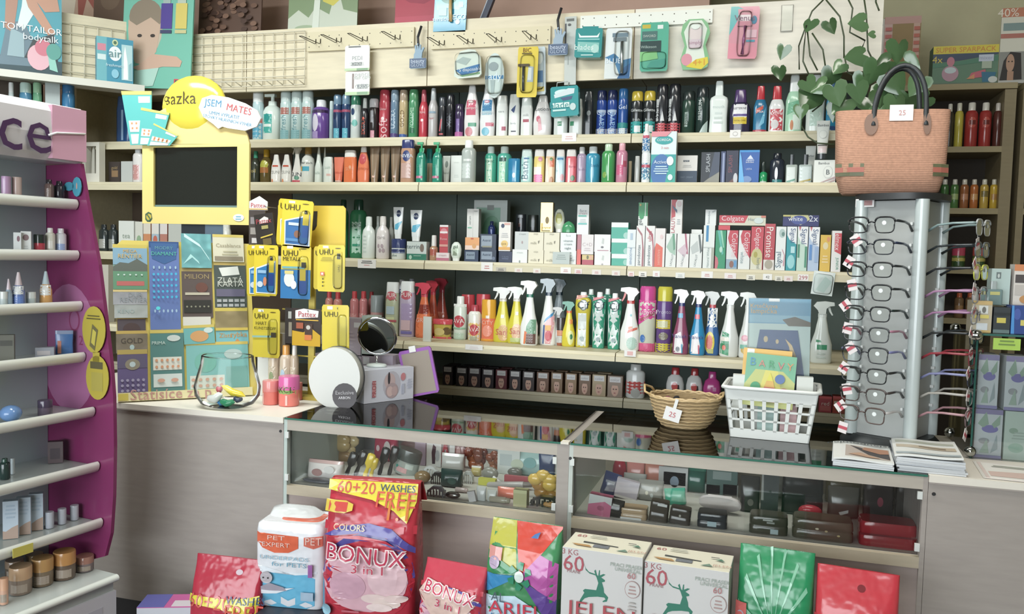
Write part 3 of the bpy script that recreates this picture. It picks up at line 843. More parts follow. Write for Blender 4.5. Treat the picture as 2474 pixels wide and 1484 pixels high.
# ---------------------------------------------------------------- third shelf
row(S3, '''
bts 818 841 483 b=.1 | 2f8a5c 123f30 | r-.5,.08,.6,.62,a8d8c0;t DOC,.0,.56,.6,305c4c;r-.4,.2,.5,.24,2c9c78 | green bath foam bottle with dark cap (left)
bts 846 886 483 b=.1 d=.06 | 2f8a5c 123f30 | r-.5,.08,.6,.62,b0dcc8;t DOC,.0,.56,.6,305c4c;r-.4,.2,.5,.24,2c9c78 | large green bath foam bottle with dark cap
bot 875 907 524 d=.05 b=.0 | e2ece6 e4ece8 | l -.3,.5,.3,5,.09,c4d4cc | white rounded bottle with fine print
bot 905 921 523 b=.06 | ccd8d2 d2dcd6 | | white bottle in second row
bot 909 941 523 d=.05 | e4dcda e6e0dc | e-.35,.3,.2,.05,b09ca4;e.2,.3,.2,.05,b09ca4;e-.1,.2,.2,.05,b09ca4;e.4,.2,.2,.05,b09ca4;t care,0,.5,.6,c8c0c0 | pinkish white bottle with floral print
bot 937 952 525 b=.06 | d4d8d0 d8dcd8 | | beige white bottle behind floral print one
jar 946 980 578 d=.06 | e0e8e6 2c3a70 | t aloe,-.3,.2,.4,5c7c70;r-1,.3,1,.36,7484ac;r-1,.36,1,.5,2c3a70 | white cream jar with navy lid
tub 949 975 501 y=577 d=.025 | e2e8ea e8ecec | e.1,.8,.42,.11,2a3a60;p-.6,.3,0,.28,.8,.55,.6,.55,-.5,.45,58b4d8;t NIVEA,.1,.8,.6,d0d8e4 | white tube with blue disc on jar
car 981 1030 584 d=.05 | c8d4d0 b8bcb8 | r-1,0,1,.33,2a7c64;t terrine,-.2,.72,.8,6c7c80;e.55,.66,.2,.22,7c6c60;e-.6,.14,.15,.12,a8d0bc;l .1,.2,.5,1,.1,8cc0a8 | grey and green cream carton
tub 990 1020 508 y=583 d=.025 | e2e8ea e8ecec | e.0,.8,.42,.11,2a3a60;p-.7,.3,0,.28,.8,.52,.6,.55,-.5,.5,58b4d8;t NIVEA,0,.8,.6,d0d8e4 | white tube with blue disc on carton
vial 1038 1058 569 | b88a68 e4e2de | r-.8,.2,.8,.45,b85a4c | small amber bottle with white cap
car 1052 1084 611 d=.04 | e6d8da | r-1,0,1,.35,c06a84;t cream,0,.65,.6,c8a4ac | low pink and white carton
car 1061 1082 544 y=611 d=.035 | c8404c b8b4b8 | r-1,.93,1,1,e4e0e0;e0,.78,.75,.1,d8808c;r-.9,.7,.9,.77,e8e0e0;r-1,.22,1,.3,d8988c;t Rose,0,.5,.8,e4b0b4 | tall red and white carton
ova 1088 1115 585 | dce8dc e8ece8 | e0,.55,.6,.28,c8dcc4;t gel,0,.72,.4,3c4844;p-.5,.3,.3,.3,.3,.4,-.3,.55,8c9c84 | white oval bottle standing on its cap
car 1120 1155 605 n=1 d=.04 | 2a3c5c | r-.8,.2,.5,.85,7c90a4;t Astrid,-.15,.6,.5,2a3c5c | single navy cream carton under orange one
car 1122 1157 574 y=604 d=.04 | eea464 e0d0c4 | r-1,0,1,.35,ecd0c0;e.3,.3,.3,.2,e0a060;r-.2,.85,.2,.95,d05840 | orange and cream carton
car 1127 1156 505 y=574 d=.035 | d4d4d0 b8bab8 | r0,.0,.05,1,bcbcb8;t serum,-.45,.6,.3,8a9490,90;r-.85,.32,-.15,.36,6cbc9c;t new,.5,.92,.3,8c9490 | tall pale grey carton on orange box
car 1143 1226 484 b=.12 d=.05 | 9aa4a0 | r-.85,.05,.6,.88,5c8c74;e.1,.45,.6,.3,3f7c58;r-.2,.84,.2,.92,58605c | wide grey gift carton with green picture
car 1158 1198 604 d=.04 | 26344c | r-.85,.2,.5,.85,8494a8;t Astrid,-.2,.6,.5,2a3c5c;e.7,.3,.2,.15,5c6c88 | lower navy cream carton of stack
car 1158 1198 566 y=604 d=.04 | 26344c | r-.85,.2,.5,.9,8c9cac;t Astrid,-.2,.6,.5,2a3c5c;r-.7,.15,.5,.25,8c8c74 | upper navy cream carton of stack
bot 1178 1196 535 b=.06 y=575 | 20306c 1c2a5c | r.2,.1,.4,.5,8494d0 | small blue bottle behind stacked navy cartons
car 1203 1236 608 d=.045 | 232f50 | t SUBLIME,0,.5,.5,6c7c98;r-.5,.3,.5,.36,5c6c90 | dark navy low carton
car 1204 1233 537 y=607 d=.035 | e4e0da c0c0bc | e-.35,.87,.3,.075,2a3a5c;r-.1,.9,.9,.97,d8a094;e0,.25,.6,.12,ecc46c;r-1,.04,1,.14,e8a84c;t Q10,-.1,.24,.4,8c7434;l 0,.6,.6,3,.06,c8c8c8 | white face cream carton with orange sun
cyl 1245 1270 518 y=562 b=.09 d=.03 nm=bottle ct=bottle | 20262c | r-.5,.8,.5,.95,6c7478;r-.3,.3,.2,.5,684a44 | black bottle behind cream cartons
cyl 1274 1300 520 y=562 b=.09 d=.03 nm=bottle ct=bottle | 1e2624 | r-.5,.3,.5,.7,2a3a34 | dark green bottle behind gold carton
car 1236 1273 603 d=.045 | e2e6e2 | t cream,0,.75,.4,b4c0bc;e0,.1,.1,.1,7c8884 | small white carton under grey one
car 1242 1276 560 y=603 d=.045 | c4cac8 | t cream,.1,.85,.5,9ca4a4;e.1,.4,.1,.08,a88c8c | small pale grey carton
car 1274 1351 605 n=2 d=.05 | e0d8bc | t ziaja,0,.85,.3,a8a48c;t milk,-.25,.25,.4,a8a48c;p.3,.3,.5,.35,.45,.22,.35,.1,7c7864 | lower cream carton with goat milk print
car 1274 1351 562 y=605 n=2 d=.05 | e2dac0 | t ziaja,0,.9,.3,a8a48c;t milk,-.25,.4,.4,a8a48c;p.3,.5,.5,.55,.45,.42,.35,.36,7c7864 | upper cream carton with goat milk print
car 1305 1335 490 y=561 d=.035 | c4a45c~m a89c88 | r-.9,.02,-.6,.3,e0b85c;e.1,.4,.3,.12,7c6430;t crystal,0,.14,.7,5c4820;r-.7,.02,.6,.06,7c6430 | shiny gold carton on cream cartons
ova 1337 1364 506 y=562 b=.02 | d8dcc8 dcdcd4 | e0,.6,.6,.25,b4b45c;t soap,0,.82,.4,4c544c | white oval soap bottle with olive label
dom 1356 1389 535 y=562 b=.0 d=.04 | 3f9c64 | | green domed soap box on white cartons
car 1352 1391 606 d=.05 | e2e8e6 | l 0,.8,.5,3,.2,a4b0b4;t day,.5,.3,.3,8c9898 | lower white carton below green dome
car 1352 1391 563 y=606 d=.05 | e2e9e7 | t face,0,.85,.3,b4bcc0;t vitamin,0,.55,.6,7c8c94;t cream,0,.35,.5,7c8c94;t night,0,.12,.4,5c6c78 | upper white carton below green dome
car 1393 1403 567 d=.04 b=.002 | b8707c | r-1,0,1,.5,e8645c | narrow rose carton seen edge on
car 1404 1432 616 d=.045 | b84a5c | r-1,.5,1,1,d8c07c;e.0,.75,.2,.2,6c6c44;e.6,.75,.25,.2,e0a88c | low crimson carton with fruit print
car 1403 1433 567 y=615 d=.045 | e2dcdc | t C+D,0,.5,.8,c4b4b8;l 0,.28,.6,2,.1,ccc0c4 | white carton printed C+D
car 1393 1422 495 y=567 d=.04 | e4e8e6 c8cccc | t face,0,.8,.6,8c9494;t cream,0,.7,.7,b08c94;r-.8,.6,.6,.65,5cc0ac;r-.8,.34,.7,.38,58c8c0;l 0,.5,.6,3,.05,ccd4d4 | tall white carton with turquoise lines
car 1434 1474 609 d=.05 | e4e6e4 | p-.1,.4,.15,.35,.2,.7,0,.75,c0c8c4;e0,.06,.12,.08,a8a4a8 | lower white carton with grey bird print
car 1434 1474 567 y=609 d=.05 | e6e6e6 | r-.6,.06,.8,.1,b0647c;e0,.27,.18,.06,6c6c74;p-.1,.5,.15,.45,.2,.75,0,.8,c0c8c4 | upper white carton with grey bird print
car 1475 1517 614 d=.055 | 3fb098 | r-1,.62,1,1,e4e8e6;e.7,.3,.3,.25,8cc8b8 | bottom teal carton of stack of three
car 1475 1517 577 y=614 d=.055 | 3fb098 | r-1,.74,1,1,e4e8e6;e.8,.2,.35,.2,9cccc0 | middle teal carton of stack of three
car 1475 1517 538 y=577 d=.055 | 3fb098 | r-1,.7,1,1,e4e8e6;e.8,.2,.35,.2,9cccc0 | top teal carton of stack of three
''')
TP = (ZS[3], YF[3], .0, 'in the toothpaste row', 0)
row(TP, '''
car 1514 1535 555 d=.05 | dce4e6 | t SENSODYNE,-.05,.28,.48,5a84b0,90;r-.3,.72,.3,.9,a8c0d4;r-1,.5,1,.52,c0ccd0 | white toothpaste carton with blue lettering
car 1536 1557 546 d=.05 | e2e2e0 | p-.9,.98,.4,.8,.9,.4,.9,0,.45,0,.45,.5,.2,.75,-.8,.9,a86870;t parodontax,-.2,.28,.5,46606c,90 | white toothpaste carton with dark red curve
car 1558 1581 546 d=.05 | e2e2e0 | p-.9,.98,.6,.8,.95,.4,.95,0,.7,0,.6,.5,.3,.75,-.8,.9,b05060;t parodontax,-.1,.28,.5,46606c,90;t ultra,-.1,.75,.25,c84a54,90 | white toothpaste carton with red arch
car 1581 1606 552 d=.05 | e4dedc | p-1,0,.6,0,.6,.5,-.7,.62,-1,.5,e8604c;t sensitive,-.2,.25,.4,f0a894,90;e.3,.78,.3,.06,e0c4c4 | white and salmon toothpaste carton
car 1607 1633 565 d=.05 | dfe3e0 | p-.9,.6,0,.9,.5,1,.9,.7,.9,.35,-.2,.45,9cc0ac;t LACALUT,.2,.22,.35,7c8888,80;p.2,1,.6,1,.8,.55,.5,.5,5c9c7c | white herbal toothpaste carton with green sweep
car 1634 1664 565 d=.05 | e2e1e0 | p.2,1,.5,1,.9,.4,.6,.4,b05a74;p-.9,.5,.3,.7,.7,.5,.3,.3,d0b8c4;t LACALUT,0,.22,.35,7c8888,80 | white toothpaste carton with pink sweep
car 1665 1696 565 d=.05 | dde1de | p.3,.96,.6,.98,1,.5,.7,.42,5a6464;p-.9,.6,.2,.8,.5,.5,-.6,.4,b8c0be;t LACALUT,0,.22,.35,7c8888,80 | white toothpaste carton with dark grey sweep
car 1668 1694 555 b=.055 d=.04 | e4e6e2 | | plain white carton behind grey sweep one
car 1541 1564 490 y=546 d=.04 | e0e4e0 | r-1,.42,1,1,2f9a5c;r.4,.4,.55,1,dfe8e0;e-.3,.4,.5,.12,2f9a5c;t gel,-.5,.15,.25,5c6464,90;e-.6,.9,.2,.05,c8a850 | green topped carton standing on boxes
car 1619 1648 483 y=565 d=.04 | e4e2de c4c4c0 | p-.9,1,.1,1,-.2,.9,-.2,.5,-.9,.45,c84a54;p-.8,.85,.1,.7,.1,.6,-.6,.75,4c6484;t LALUT,-.55,.25,.45,c04854,90;l .4,.4,.3,3,.06,a8b0b4;e.4,.88,.4,.09,d8c4c4 | tall white carton with red lettering
car 1702 1729 507 y=545 d=.045 | dfe5e4 b8bcb8 | t Sensodyne,-.3,.5,.8,7c9098,90;p.2,.9,.9,1,.9,.9,.3,.8,a8b4b4 | white carton standing on blue striped one
car 1698 1726 545 d=.05 | dce2de | r-.55,.62,-.1,1,2f84bc;t Natural White,-.1,.25,.45,8ca09c,90;r.5,0,1,.48,a4a898;r-1,.48,1,.5,c4ccc8 | white carton with blue stripe
car 1727 1753 557 d=.05 | 1f9464 | p-1,.0,-.5,0,-.3,.15,-.5,.28,-1,.34,c8606c;p-.7,1,-.2,1,.6,.4,.3,.35,4cb4a4;p-.2,1,.2,1,.7,.55,.5,.55,88d0b0;e.1,.5,.3,.08,a8d8c4 | green herbal toothpaste carton
car 1754 1782 557 d=.05 | d4d8d8 | p-.5,1,1,1,1,.25,.2,.45,-.5,.65,-.8,.8,cc3848;t Colgate,.25,.62,.62,e8c8cc,-90;r-1,0,1,.25,8ca4b4;e0,.12,.4,.09,8a5c50;r.4,.05,.9,.22,4c90c8 | red and white toothpaste carton with smiling mouth
car 1783 1812 557 d=.05 | dcdfdc | p-.4,1,1,1,1,.28,.3,.45,-.5,.68,-.7,.85,cc3848;t Colgate,.3,.65,.6,e8c8cc,-90;t white,-.3,.3,.3,8ca4a8,-90 | white toothpaste carton with red half disc
car 1813 1844 548 d=.05 | cc3848 | r-1,0,.9,.3,d4d2bc;e0,.3,.9,.2,c4bc7c;t Colgate,0,.72,.5,ecd0d4,-90;e-.2,.35,.3,.07,a8a040;t herbal,.3,.15,.25,8c9484,-90 | red toothpaste carton with pale flower
car 1845 1872 541 d=.05 | c03c48 | r-1,0,1,.22,dcd4cc;t Promise,0,.6,.66,ecdcd8,-90;e0,.12,.75,.1,a49c88 | crimson toothpaste carton with white foot
car 1873 1898 548 d=.05 | dfe4e2 | t Signal,-.2,.24,.36,3c5c78,90;e.2,.85,.6,.1,a8c0bc;e.4,.83,.3,.05,5c847c;p.6,.1,.8,.1,.9,.35,.3,.5,.3,.47,.75,.35,c8788c | white toothpaste carton with upright blue lettering
car 1899 1924 548 d=.05 | 1f98a4 | p-1,1,1,1,1,.6,-.4,.7,-.9,.8,e2e6e8;t Signal,.1,.8,.32,2c4c80,-90;e0,.2,.75,.16,88ccd0;r-.1,.4,.7,.55,a8d8dc | teal and white toothpaste carton
car 1925 1951 548 d=.05 | b8d4c4 | p-1,1,1,1,1,.55,-.3,.65,-.9,.78,e4e6e6;t Signal,.1,.78,.34,2c4c80,-90;r-.9,.3,-.5,.6,3c8c6c;r.5,.08,.9,.55,3c8c6c;p-.8,1,-.4,1,-.6,.9,c85464 | green and white toothpaste carton
car 1952 1979 549 d=.05 | a8bcd8 | p-1,1,1,1,1,.55,-.3,.65,-.9,.78,e4e6e8;t Signal,.1,.78,.34,2c4c80,-90;r-.8,.25,-.3,.6,4c84c8;r.2,.2,.8,.55,8ca8d0;p-.8,1,-.4,1,-.6,.9,c85464 | pale blue and white toothpaste carton
car 1980 2006 568 d=.05 | e0b43c | e0,.7,.5,.1,dccc9c;e.5,.88,.3,.07,e08c58;l 0,.4,.6,3,.08,e8cc8c | yellow fruity toothpaste carton
car 2008 2032 558 d=.05 | e0dedc | p-.4,.94,1,.94,1,.42,-.4,.5,d0404c;t elmex,.2,.72,.4,ecd4d4,-90;t JUNIOR,.2,.2,.3,4c9c7c,-90 | white toothpaste carton with red panel
car 1733 1762 545 y=556 d=.045 | d8404c | | small red carton lying under long toothpaste carton
car 1734 1850 521 y=545 d=.045 | cfd0b8 | p-1,.25,.1,.25,.25,1,-1,1,cc3848;t Colgate,-.42,.62,.48,eed4d8;t Herbal,.5,.62,.25,7c9098;e.7,.5,.2,.3,c8d8d4;p.8,.8,1,.8,1,1,.8,1,d87864 | long toothpaste carton lying on top of others
car 1888 1978 520 y=547 d=.045 | 262c6c | p-.6,1,.4,1,.5,.6,0,.1,-.5,.4,c8c484;e-.1,.55,.45,.4,3c4c98;t white,-.3,.65,.4,e0e4ec;t 2x,.7,.7,.25,d0d4e0;r-1,.85,-.6,1,c8c068 | dark blue toothpaste carton lying on top
''')
# ---------------------------------------------------------------- cleaning shelf
row(S4, '''
bts 846 866 704 b=.06 | c87478 c83c44 | r-.8,.1,.8,.45,d89494 | pink bottle with red cap behind mirror
bts 868 888 704 b=.08 | c87478 c83c44 | r-.8,.1,.8,.45,dca4a4 | pink bottle with red cap in second place
bts 889 905 705 b=.14 | c87478 c83c44 | | pink bottle with red cap far back
jar 896 926 714 b=.05 | c09090 8c989c | r-.8,.1,.5,.4,b0606c | rosy bottle with grey cap
bts 786 804 703 b=.06 | d08478 c83c40 | r-.7,.1,.7,.4,e0b0a8 | salmon bottle with red cap beside glue cards
bts 806 826 706 b=.06 | d08478 c83c40 | r-.7,.1,.7,.4,e0b0a8 | salmon bottle with red cap behind glue cards
shb 932 966 682 b=-.04 d=.045 | b4bc9c dfe4e4 | t PUR,0,.7,.8,c4545c;r-.7,.1,.5,.35,ccd4a0;r-.7,.4,.5,.55,a8c0cc;e0,.75,.75,.08,d0606c;t PUR,0,.76,.7,e8e0e0;r-.7,.26,.8,.3,b8505c | clear yellow dish soap bottle with red logo
shb 966 1004 680 b=-.045 d=.045 | b4a4c0 dfe4e4 | e0,.75,.75,.08,c85464;t PUR,0,.76,.7,e8e0e0;r-.6,.3,.8,.6,a894c0;r-.6,.05,.8,.1,7068b0;r-.6,.12,.6,.3,d0b0bc | lilac dish soap bottle with red logo
bts 960 980 676 b=.08 | 2a3460 c4ccd8 | | dark blue bottle behind dish soap
bts 984 1004 674 b=.08 | 2a3460 98a4bc | | dark blue bottle behind lilac dish soap
spr 1004 1046 683 b=-.05 d=.04 | e0683c d03848 d83c50 c83448 | r-.8,.02,.5,.42,f07848;t GRIL,-.1,.32,.7,f0b8a8;r-.5,.44,.6,.6,8c2c20 | orange trigger spray with red head
spr 1030 1062 678 b=.06 d=.04 | b8442c b82c3c c03040 | r-.8,.05,.6,.4,d86038 | orange trigger spray in second row
spr 1050 1084 672 b=.15 d=.04 | 98382c a82838 a82c3c | r-.6,.1,.6,.4,b8604c | dark orange trigger spray far back
pail 1046 1092 771 b=-.05 d=.055 | c8b048 d84450 | r-1,.0,1,.1,d85058;e.6,.4,.4,.2,6c5430;e-.2,.35,.6,.2,d8c478 | small yellow paste tub with red lid
bts 1096 1128 716 nm=powder_shaker ct=bottle b=-.04 d=.045 | d4e0d4 e4e6e2 | r-1,.76,1,.82,e2e4e0;e.0,.42,.85,.14,c8404c;t AVA,-.1,.43,.9,e8e0dc;r-.8,.0,.8,.15,b4ccb8;r-1,.24,1,.28,8cb898 | white and green scouring powder shaker
jar 1114 1146 712 nm=powder_shaker ct=bottle b=.05 d=.045 | e0e0dc c83a44 | | white powder shaker with red lid behind
jar 1150 1184 711 nm=powder_shaker ct=bottle b=.05 d=.045 | e0e0dc c83a44 | | white powder shaker with red lid further along
bts 1131 1162 737 nm=powder_shaker ct=bottle b=-.05 d=.045 | e4e4dc b83a48 | r-1,.0,1,.5,e8c06c;e.1,.3,.75,.16,c84850;t AVA,.05,.31,.9,ece0dc;r-.5,.02,.6,.12,a8a88c | white and yellow scouring powder shaker
jar 1163 1198 724 nm=powder_shaker ct=bottle b=-.05 d=.045 | f0704c e8a424 | r-1,.0,1,.06,f0a030;t CITY,0,.45,.8,f0b8a0;e0,.25,.7,.14,f09078;r-.2,.55,.3,.62,e8e0d0 | orange toilet powder shaker with yellow top
spr 1192 1238 694 b=-.05 d=.042 | d4c82c d8d4c8 d0d2cc | e.2,.17,.6,.15,d8ac70;t Sany,.2,.17,.8,c85c50;r-.1,.44,.25,.5,e8e8dc | yellow trigger spray with white head (left)
spr 1226 1270 693 b=-.07 d=.042 | d6ca2e d8d4c8 d0d2cc | e.2,.2,.6,.15,e0b48c;t Sany,.2,.2,.8,c85c50;r0,.5,.3,.56,e8e8dc;r-.5,.02,.6,.1,b8c478 | yellow trigger spray with white head (right)
spr 1258 1302 678 b=-.11 d=.04 | e4e6e2 1c6c54 e4e6e2 | p-.4,.02,.85,.02,.85,.4,.2,.4,-.2,.3,6a9c7c;p-.5,.02,-.3,.02,-.1,.2,-.4,.22,e87848;r-.2,.02,.85,.18,6a4c44 | white trigger spray with forest label
spr 1305 1346 673 b=-.065 d=.04 | e6e8e4 2a3c50 8a98a0 | p-.2,.02,.5,.02,.85,.3,.8,.45,.1,.4,-.4,.3,e0a0a4;p-.4,.34,.6,.44,.7,.5,-.2,.4,3a8cc8;r-.2,.22,.5,.3,e0a030;e.2,.14,.4,.08,c8404c;p-.5,.02,-.35,.02,-.25,.3,-.45,.3,34589c | white trigger spray with blue ribbon label
spr 1330 1372 674 b=.1 d=.045 | 7c8c94 1f3a4c 8494a0 | | grey trigger spray deep in shelf
spr 1335 1362 742 b=-.05 d=.02 | a4a4a0 a0a0a0 b0b2b0 | | small grey trigger spray
jar 1343 1366 768 b=-.055 d=.035 | a8583c 3a3230 | r-.8,.1,.8,.35,b8b8b4;r-.9,.36,.9,.55,d08868 | small brown polish jar
spr 1358 1391 728 b=-.075 d=.035 | d8c82c e8703c 2a8c6c | e.4,.2,.45,.16,d4d88c;e.5,.22,.2,.06,2c7c50;r.1,.5,.6,.6,e88c3c | small yellow trigger spray with green lever
cif 1389 1429 706 b=-.075 d=.04 | c8b82c e2e6e4 | r-.55,.02,.5,.62,ccd4d0;e.1,.77,.52,.1,4c5c64;e.1,.77,.44,.085,d8dedc;t Cif,.1,.77,.75,2c3c44;p-.9,.86,.5,.92,.6,.95,-.8,.94,e0a090;e0,.16,.28,.04,8ca0a0 | yellow scouring cream bottle
cif 1430 1466 706 b=-.08 d=.04 | 2f9474 e2e6e4 | p-.8,.02,.7,.02,.9,.9,-.9,.9,c8d6d2;e.1,.77,.52,.1,4c5c64;e.1,.77,.44,.085,d8dedc;t Cif,.1,.77,.75,2c3c44;p-.9,.84,.6,.9,.6,.93,-.8,.9,e08c94;e0,.16,.28,.04,7c9494 | green scouring cream bottle (left of two)
cif 1467 1503 709 b=-.085 d=.04 | 2f9474 e2e6e4 | p-.8,.02,.7,.02,.9,.9,-.9,.9,c8d6d2;e.1,.77,.52,.1,4c5c64;e.1,.77,.44,.085,d8dedc;t Cif,.1,.77,.75,2c3c44;p-.9,.84,.6,.9,.6,.93,-.8,.9,e08c94;e0,.16,.28,.04,7c9494 | green scouring cream bottle beside red trigger spray
cif 1412 1442 699 b=.04 d=.04 | 2c7c64 d0d8d4 | | green cream bottle peeping from second row
cif 1452 1482 698 b=.04 d=.04 | 2c7c64 d0d8d4 | | green cream bottle peeping from behind green pair
spr 1499 1548 694 b=-.11 d=.045 | e2e6e2 c83c3c e2e4e4 d84c48 | e.3,.12,.55,.1,a8c8bc;p-.2,.28,.8,.34,.8,.38,-.1,.33,d86858;p-.1,.34,.3,.36,.3,.39,-.1,.38,e08c70;e.1,.56,.1,.02,5cb0b8 | white trigger spray with red lever
can 1543 1586 692 b=-.1 d=.052 | c8ccb8 cc3c8c | r-1,.5,1,.79,d83c90;p-1,.5,1,.66,1,.6,-1,.4,d83c90;p-.8,.5,.9,.62,.9,.58,-.7,.46,a84c5c;r-1,0,1,.13,d04c7c;e-.4,.2,.3,.06,3c6cb4;t Sanytol,.1,.6,1,e8c0d0 | pink air freshener can with slanted band
can 1586 1626 693 b=-.1 d=.05 | 5c3c80 c8c030 | r-1,0,1,.14,c0b430;r-1,.36,.8,.5,d4c038;r-.8,.38,.5,.48,c8c8a0;t Pronto,-.05,.62,.9,b0a4c4;e0,.25,.6,.06,7c7464 | purple furniture spray can with yellow cap
spr 1627 1667 699 b=-.13 d=.042 | 8a3c5c 24306c e6e8e6 | p-.8,.02,.2,.02,.4,.15,0,.35,-.7,.3,e0dce0;t Vanish,-.2,.28,.9,3c3c80;r-.4,.56,.2,.63,3c94c0;e-.3,.08,.25,.04,6c7078;p.2,.02,.35,.02,.3,.16,.1,.16,3c90b8 | maroon stain remover spray with white head
spr 1668 1707 702 b=-.13 d=.042 | 1c84bc 24306c e6e8e6 | p-.8,.02,.2,.02,.4,.15,0,.35,-.7,.3,e0dce0;t Vanish,-.2,.28,.9,3c3c80;r-.4,.56,.2,.63,d85464;p.2,.02,.35,.02,.3,.16,.1,.16,c04c64 | bright blue stain remover spray with white head
spr 1701 1742 704 b=-.1 d=.042 | 2c5c9c d04850 b8bcb8 | r-.6,.44,.6,.74,e0e4e2;e-.2,.2,.6,.17,d8c43c;e-.25,.2,.4,.12,d86050;r-.4,.03,.3,.1,a8a84c | blue glass cleaner spray with red collar
spr 1740 1788 704 b=-.125 d=.045 | d4d8d4 d4d8d4 d4d8d4 | p-.9,.05,0,.02,0,.35,-.7,.4,4c9c74;r-.9,.12,0,.2,3c8458;r-.9,.24,0,.3,e0dcd0;e-.5,.14,.2,.04,e07868 | white trigger spray with green side label
spr 1786 1830 706 b=-.125 d=.045 | d0d4d0 d0d4d0 d2d6d2 | e-.3,.3,.4,.05,e0a0b0;e-.3,.12,.4,.06,c8a858;r-.8,.14,0,.2,6cb09c | white trigger spray behind night light card
spr 1958 2014 728 b=-.16 d=.05 f=1 | cfd8d2 cfd8d2 c4ccc6 | r-.5,.22,.4,.3,3c9468;p.0,.34,.5,.34,.5,.38,.1,.37,3c9468;l 0,.14,.5,2,.06,b8c4bc | pale green trigger spray beside eyeglass stand
''')
# ---------------------------------------------------------------- lowest shelf
S5d = (ZS[5], YF[5], .005, 'on the lowest shelf', 0)
hair = ['2a2028', '241c20', '34242a', '2c2026', '6a2028', '2a1e22', '3a2a28', '7a5038', '8a6844', '9a7850', '7c5c40', 'b8a078', '98806c']
dye = [(1068, 1093, 885), (1100, 1128, 888), (1130, 1160, 889), (1163, 1192, 892), (1196, 1224, 894), (1229, 1257, 896), (1261, 1290, 898), (1295, 1325, 900), (1330, 1358, 901), (1364, 1392, 903), (1397, 1426, 905), (1429, 1463, 906), (1466, 1503, 909)]
tone = ['', 'black', 'dark brown', 'brown', 'violet brown', 'red', 'chestnut', 'soft brown', 'copper', 'golden brown', 'honey', 'caramel', 'pale blonde', 'ash blonde']
for i, (a, b, c) in enumerate(dye):
    row(S5d, f'car {a} {b} {c} d=.05 nm=hair_dye_carton | {hair[i]} | e0,.34,.5,.3,d8a890;r-.75,.7,.75,.95,dcdad8;p-.9,.7,.9,.7,.7,.55,-.6,.55,{hair[i]};t color,0,.82,.6,a8a4a8;e-.18,.38,.1,.03,4a342c;e.18,.38,.1,.03,4a342c;e0,.2,.15,.025,b05a5c | {tone[i + 1]} hair dye carton with face print')
    if i < 12:
        row(S5d, f'car {a + 12} {b + 12} {c - 4} d=.05 b=.07 nm=hair_dye_carton | {hair[i]} | r-.75,.75,.75,.95,b8b6b4 | {tone[i + 1]} hair dye carton in rear row')
row(S5, '''
bts 1511 1559 880 d=.06 | dfe2de c8ccc8 | r-1,.12,1,.5,d0504c;e.1,.16,.5,.14,b8b8b0 | white and red cleaner jug with pale cap
jug 1608 1653 888 d=.05 | dcdcd8 b83034 | p-.4,.05,.7,.05,.5,.5,-.2,.5,4a3c3c;e.0,.45,.35,.12,d8504c;e.2,.2,.35,.1,e08060 | white bleach bottle with red cap (left)
jug 1656 1698 890 d=.05 | dcdcd8 b83034 | p-.4,.05,.7,.05,.5,.5,-.2,.5,4a3c3c;e.0,.45,.35,.12,d8504c;e.2,.2,.35,.1,e08060 | white bleach bottle with red cap beside pink one
jug 1697 1742 898 d=.05 | d03c90 c43488 | r.1,.4,.5,.52,e090bc | magenta fabric softener bottle
car 1976 2008 958 d=.05 | b8343c | r-.8,.1,.8,.4,d0605c;r-1,.85,1,1,e05050;t red,0,.55,.6,e8d0c0 | red packet low beside eyeglass stand
car 2009 2040 958 d=.05 | c0402c | e0,.3,.5,.2,4c7c3c;r-1,.85,1,1,e05050;r-.8,.55,.8,.7,e8d8c0 | red and green packet low beside eyeglass stand
''')
# ---------------------------------------------------------------- far left bay
L1 = (ZS[1], YF[1], .03, 'in the far left bay', 0)
L2 = (ZS[2], YF[2], .09, 'in the far left bay', 0)
L3 = (ZS[3], YF[3], .03, 'in the far left bay', 0)
L4 = (ZS[4], YF[4], .1, 'in the far left bay', 0)
row(L1, '''
shb 284 322 234 d=.05 | 1f4a84 24508c | r-.1,.05,.15,.7,8cb4d8 | dark blue bottle
''')
row(L2, '''
car 262 291 391 d=.04 | 3a302c | r-.5,.3,.6,.6,8c6c48;t gold,0,.7,.5,a88c5c | small dark brown carton
car 292 320 390 d=.04 | b8bcb8 |  | plain pale grey carton
bts 322 346 354 d=.04 | dcd8d4 d4d8d8 | r-.7,.1,.6,.5,c88c88 | white and pink bottle
''')
fr = MB()
pz = ZS[2]
Xa, Xb = atY(206, 400, YF[2] + .035).x, atY(247, 400, YF[2] + .035).x
zh = atY(225, 345, YF[2] + .035).z - pz
w_ = Xb - Xa
fr.box(-w_ / 2, w_ / 2, -.02, .02, 0, zh * .22, 'dcd8c8')
fr.box(-w_ / 2, -w_ / 2 + .02, -.02, .02, zh * .22, zh, 'dcd8c8')
fr.box(w_ / 2 - .02, w_ / 2, -.02, .02, zh * .22, zh, 'dcd8c8')
fr.box(-w_ / 2 + .02, w_ / 2 - .02, -.02, .02, zh - .02, zh, 'dcd8c8')
rd = MB()
rd.loft([(zh * .22, .012, .012), (zh * .8, .008, .008), (zh - .022, .003, .003)], 'b8b4a4')
thing('diffuser_set', 'white open fronted fragrance diffuser set in the far left bay', 'diffuser', ((Xa + Xb) / 2, YF[2] + .035, pz + .0005), parts=[('frame', fr), ('reed_bottle', rd)])
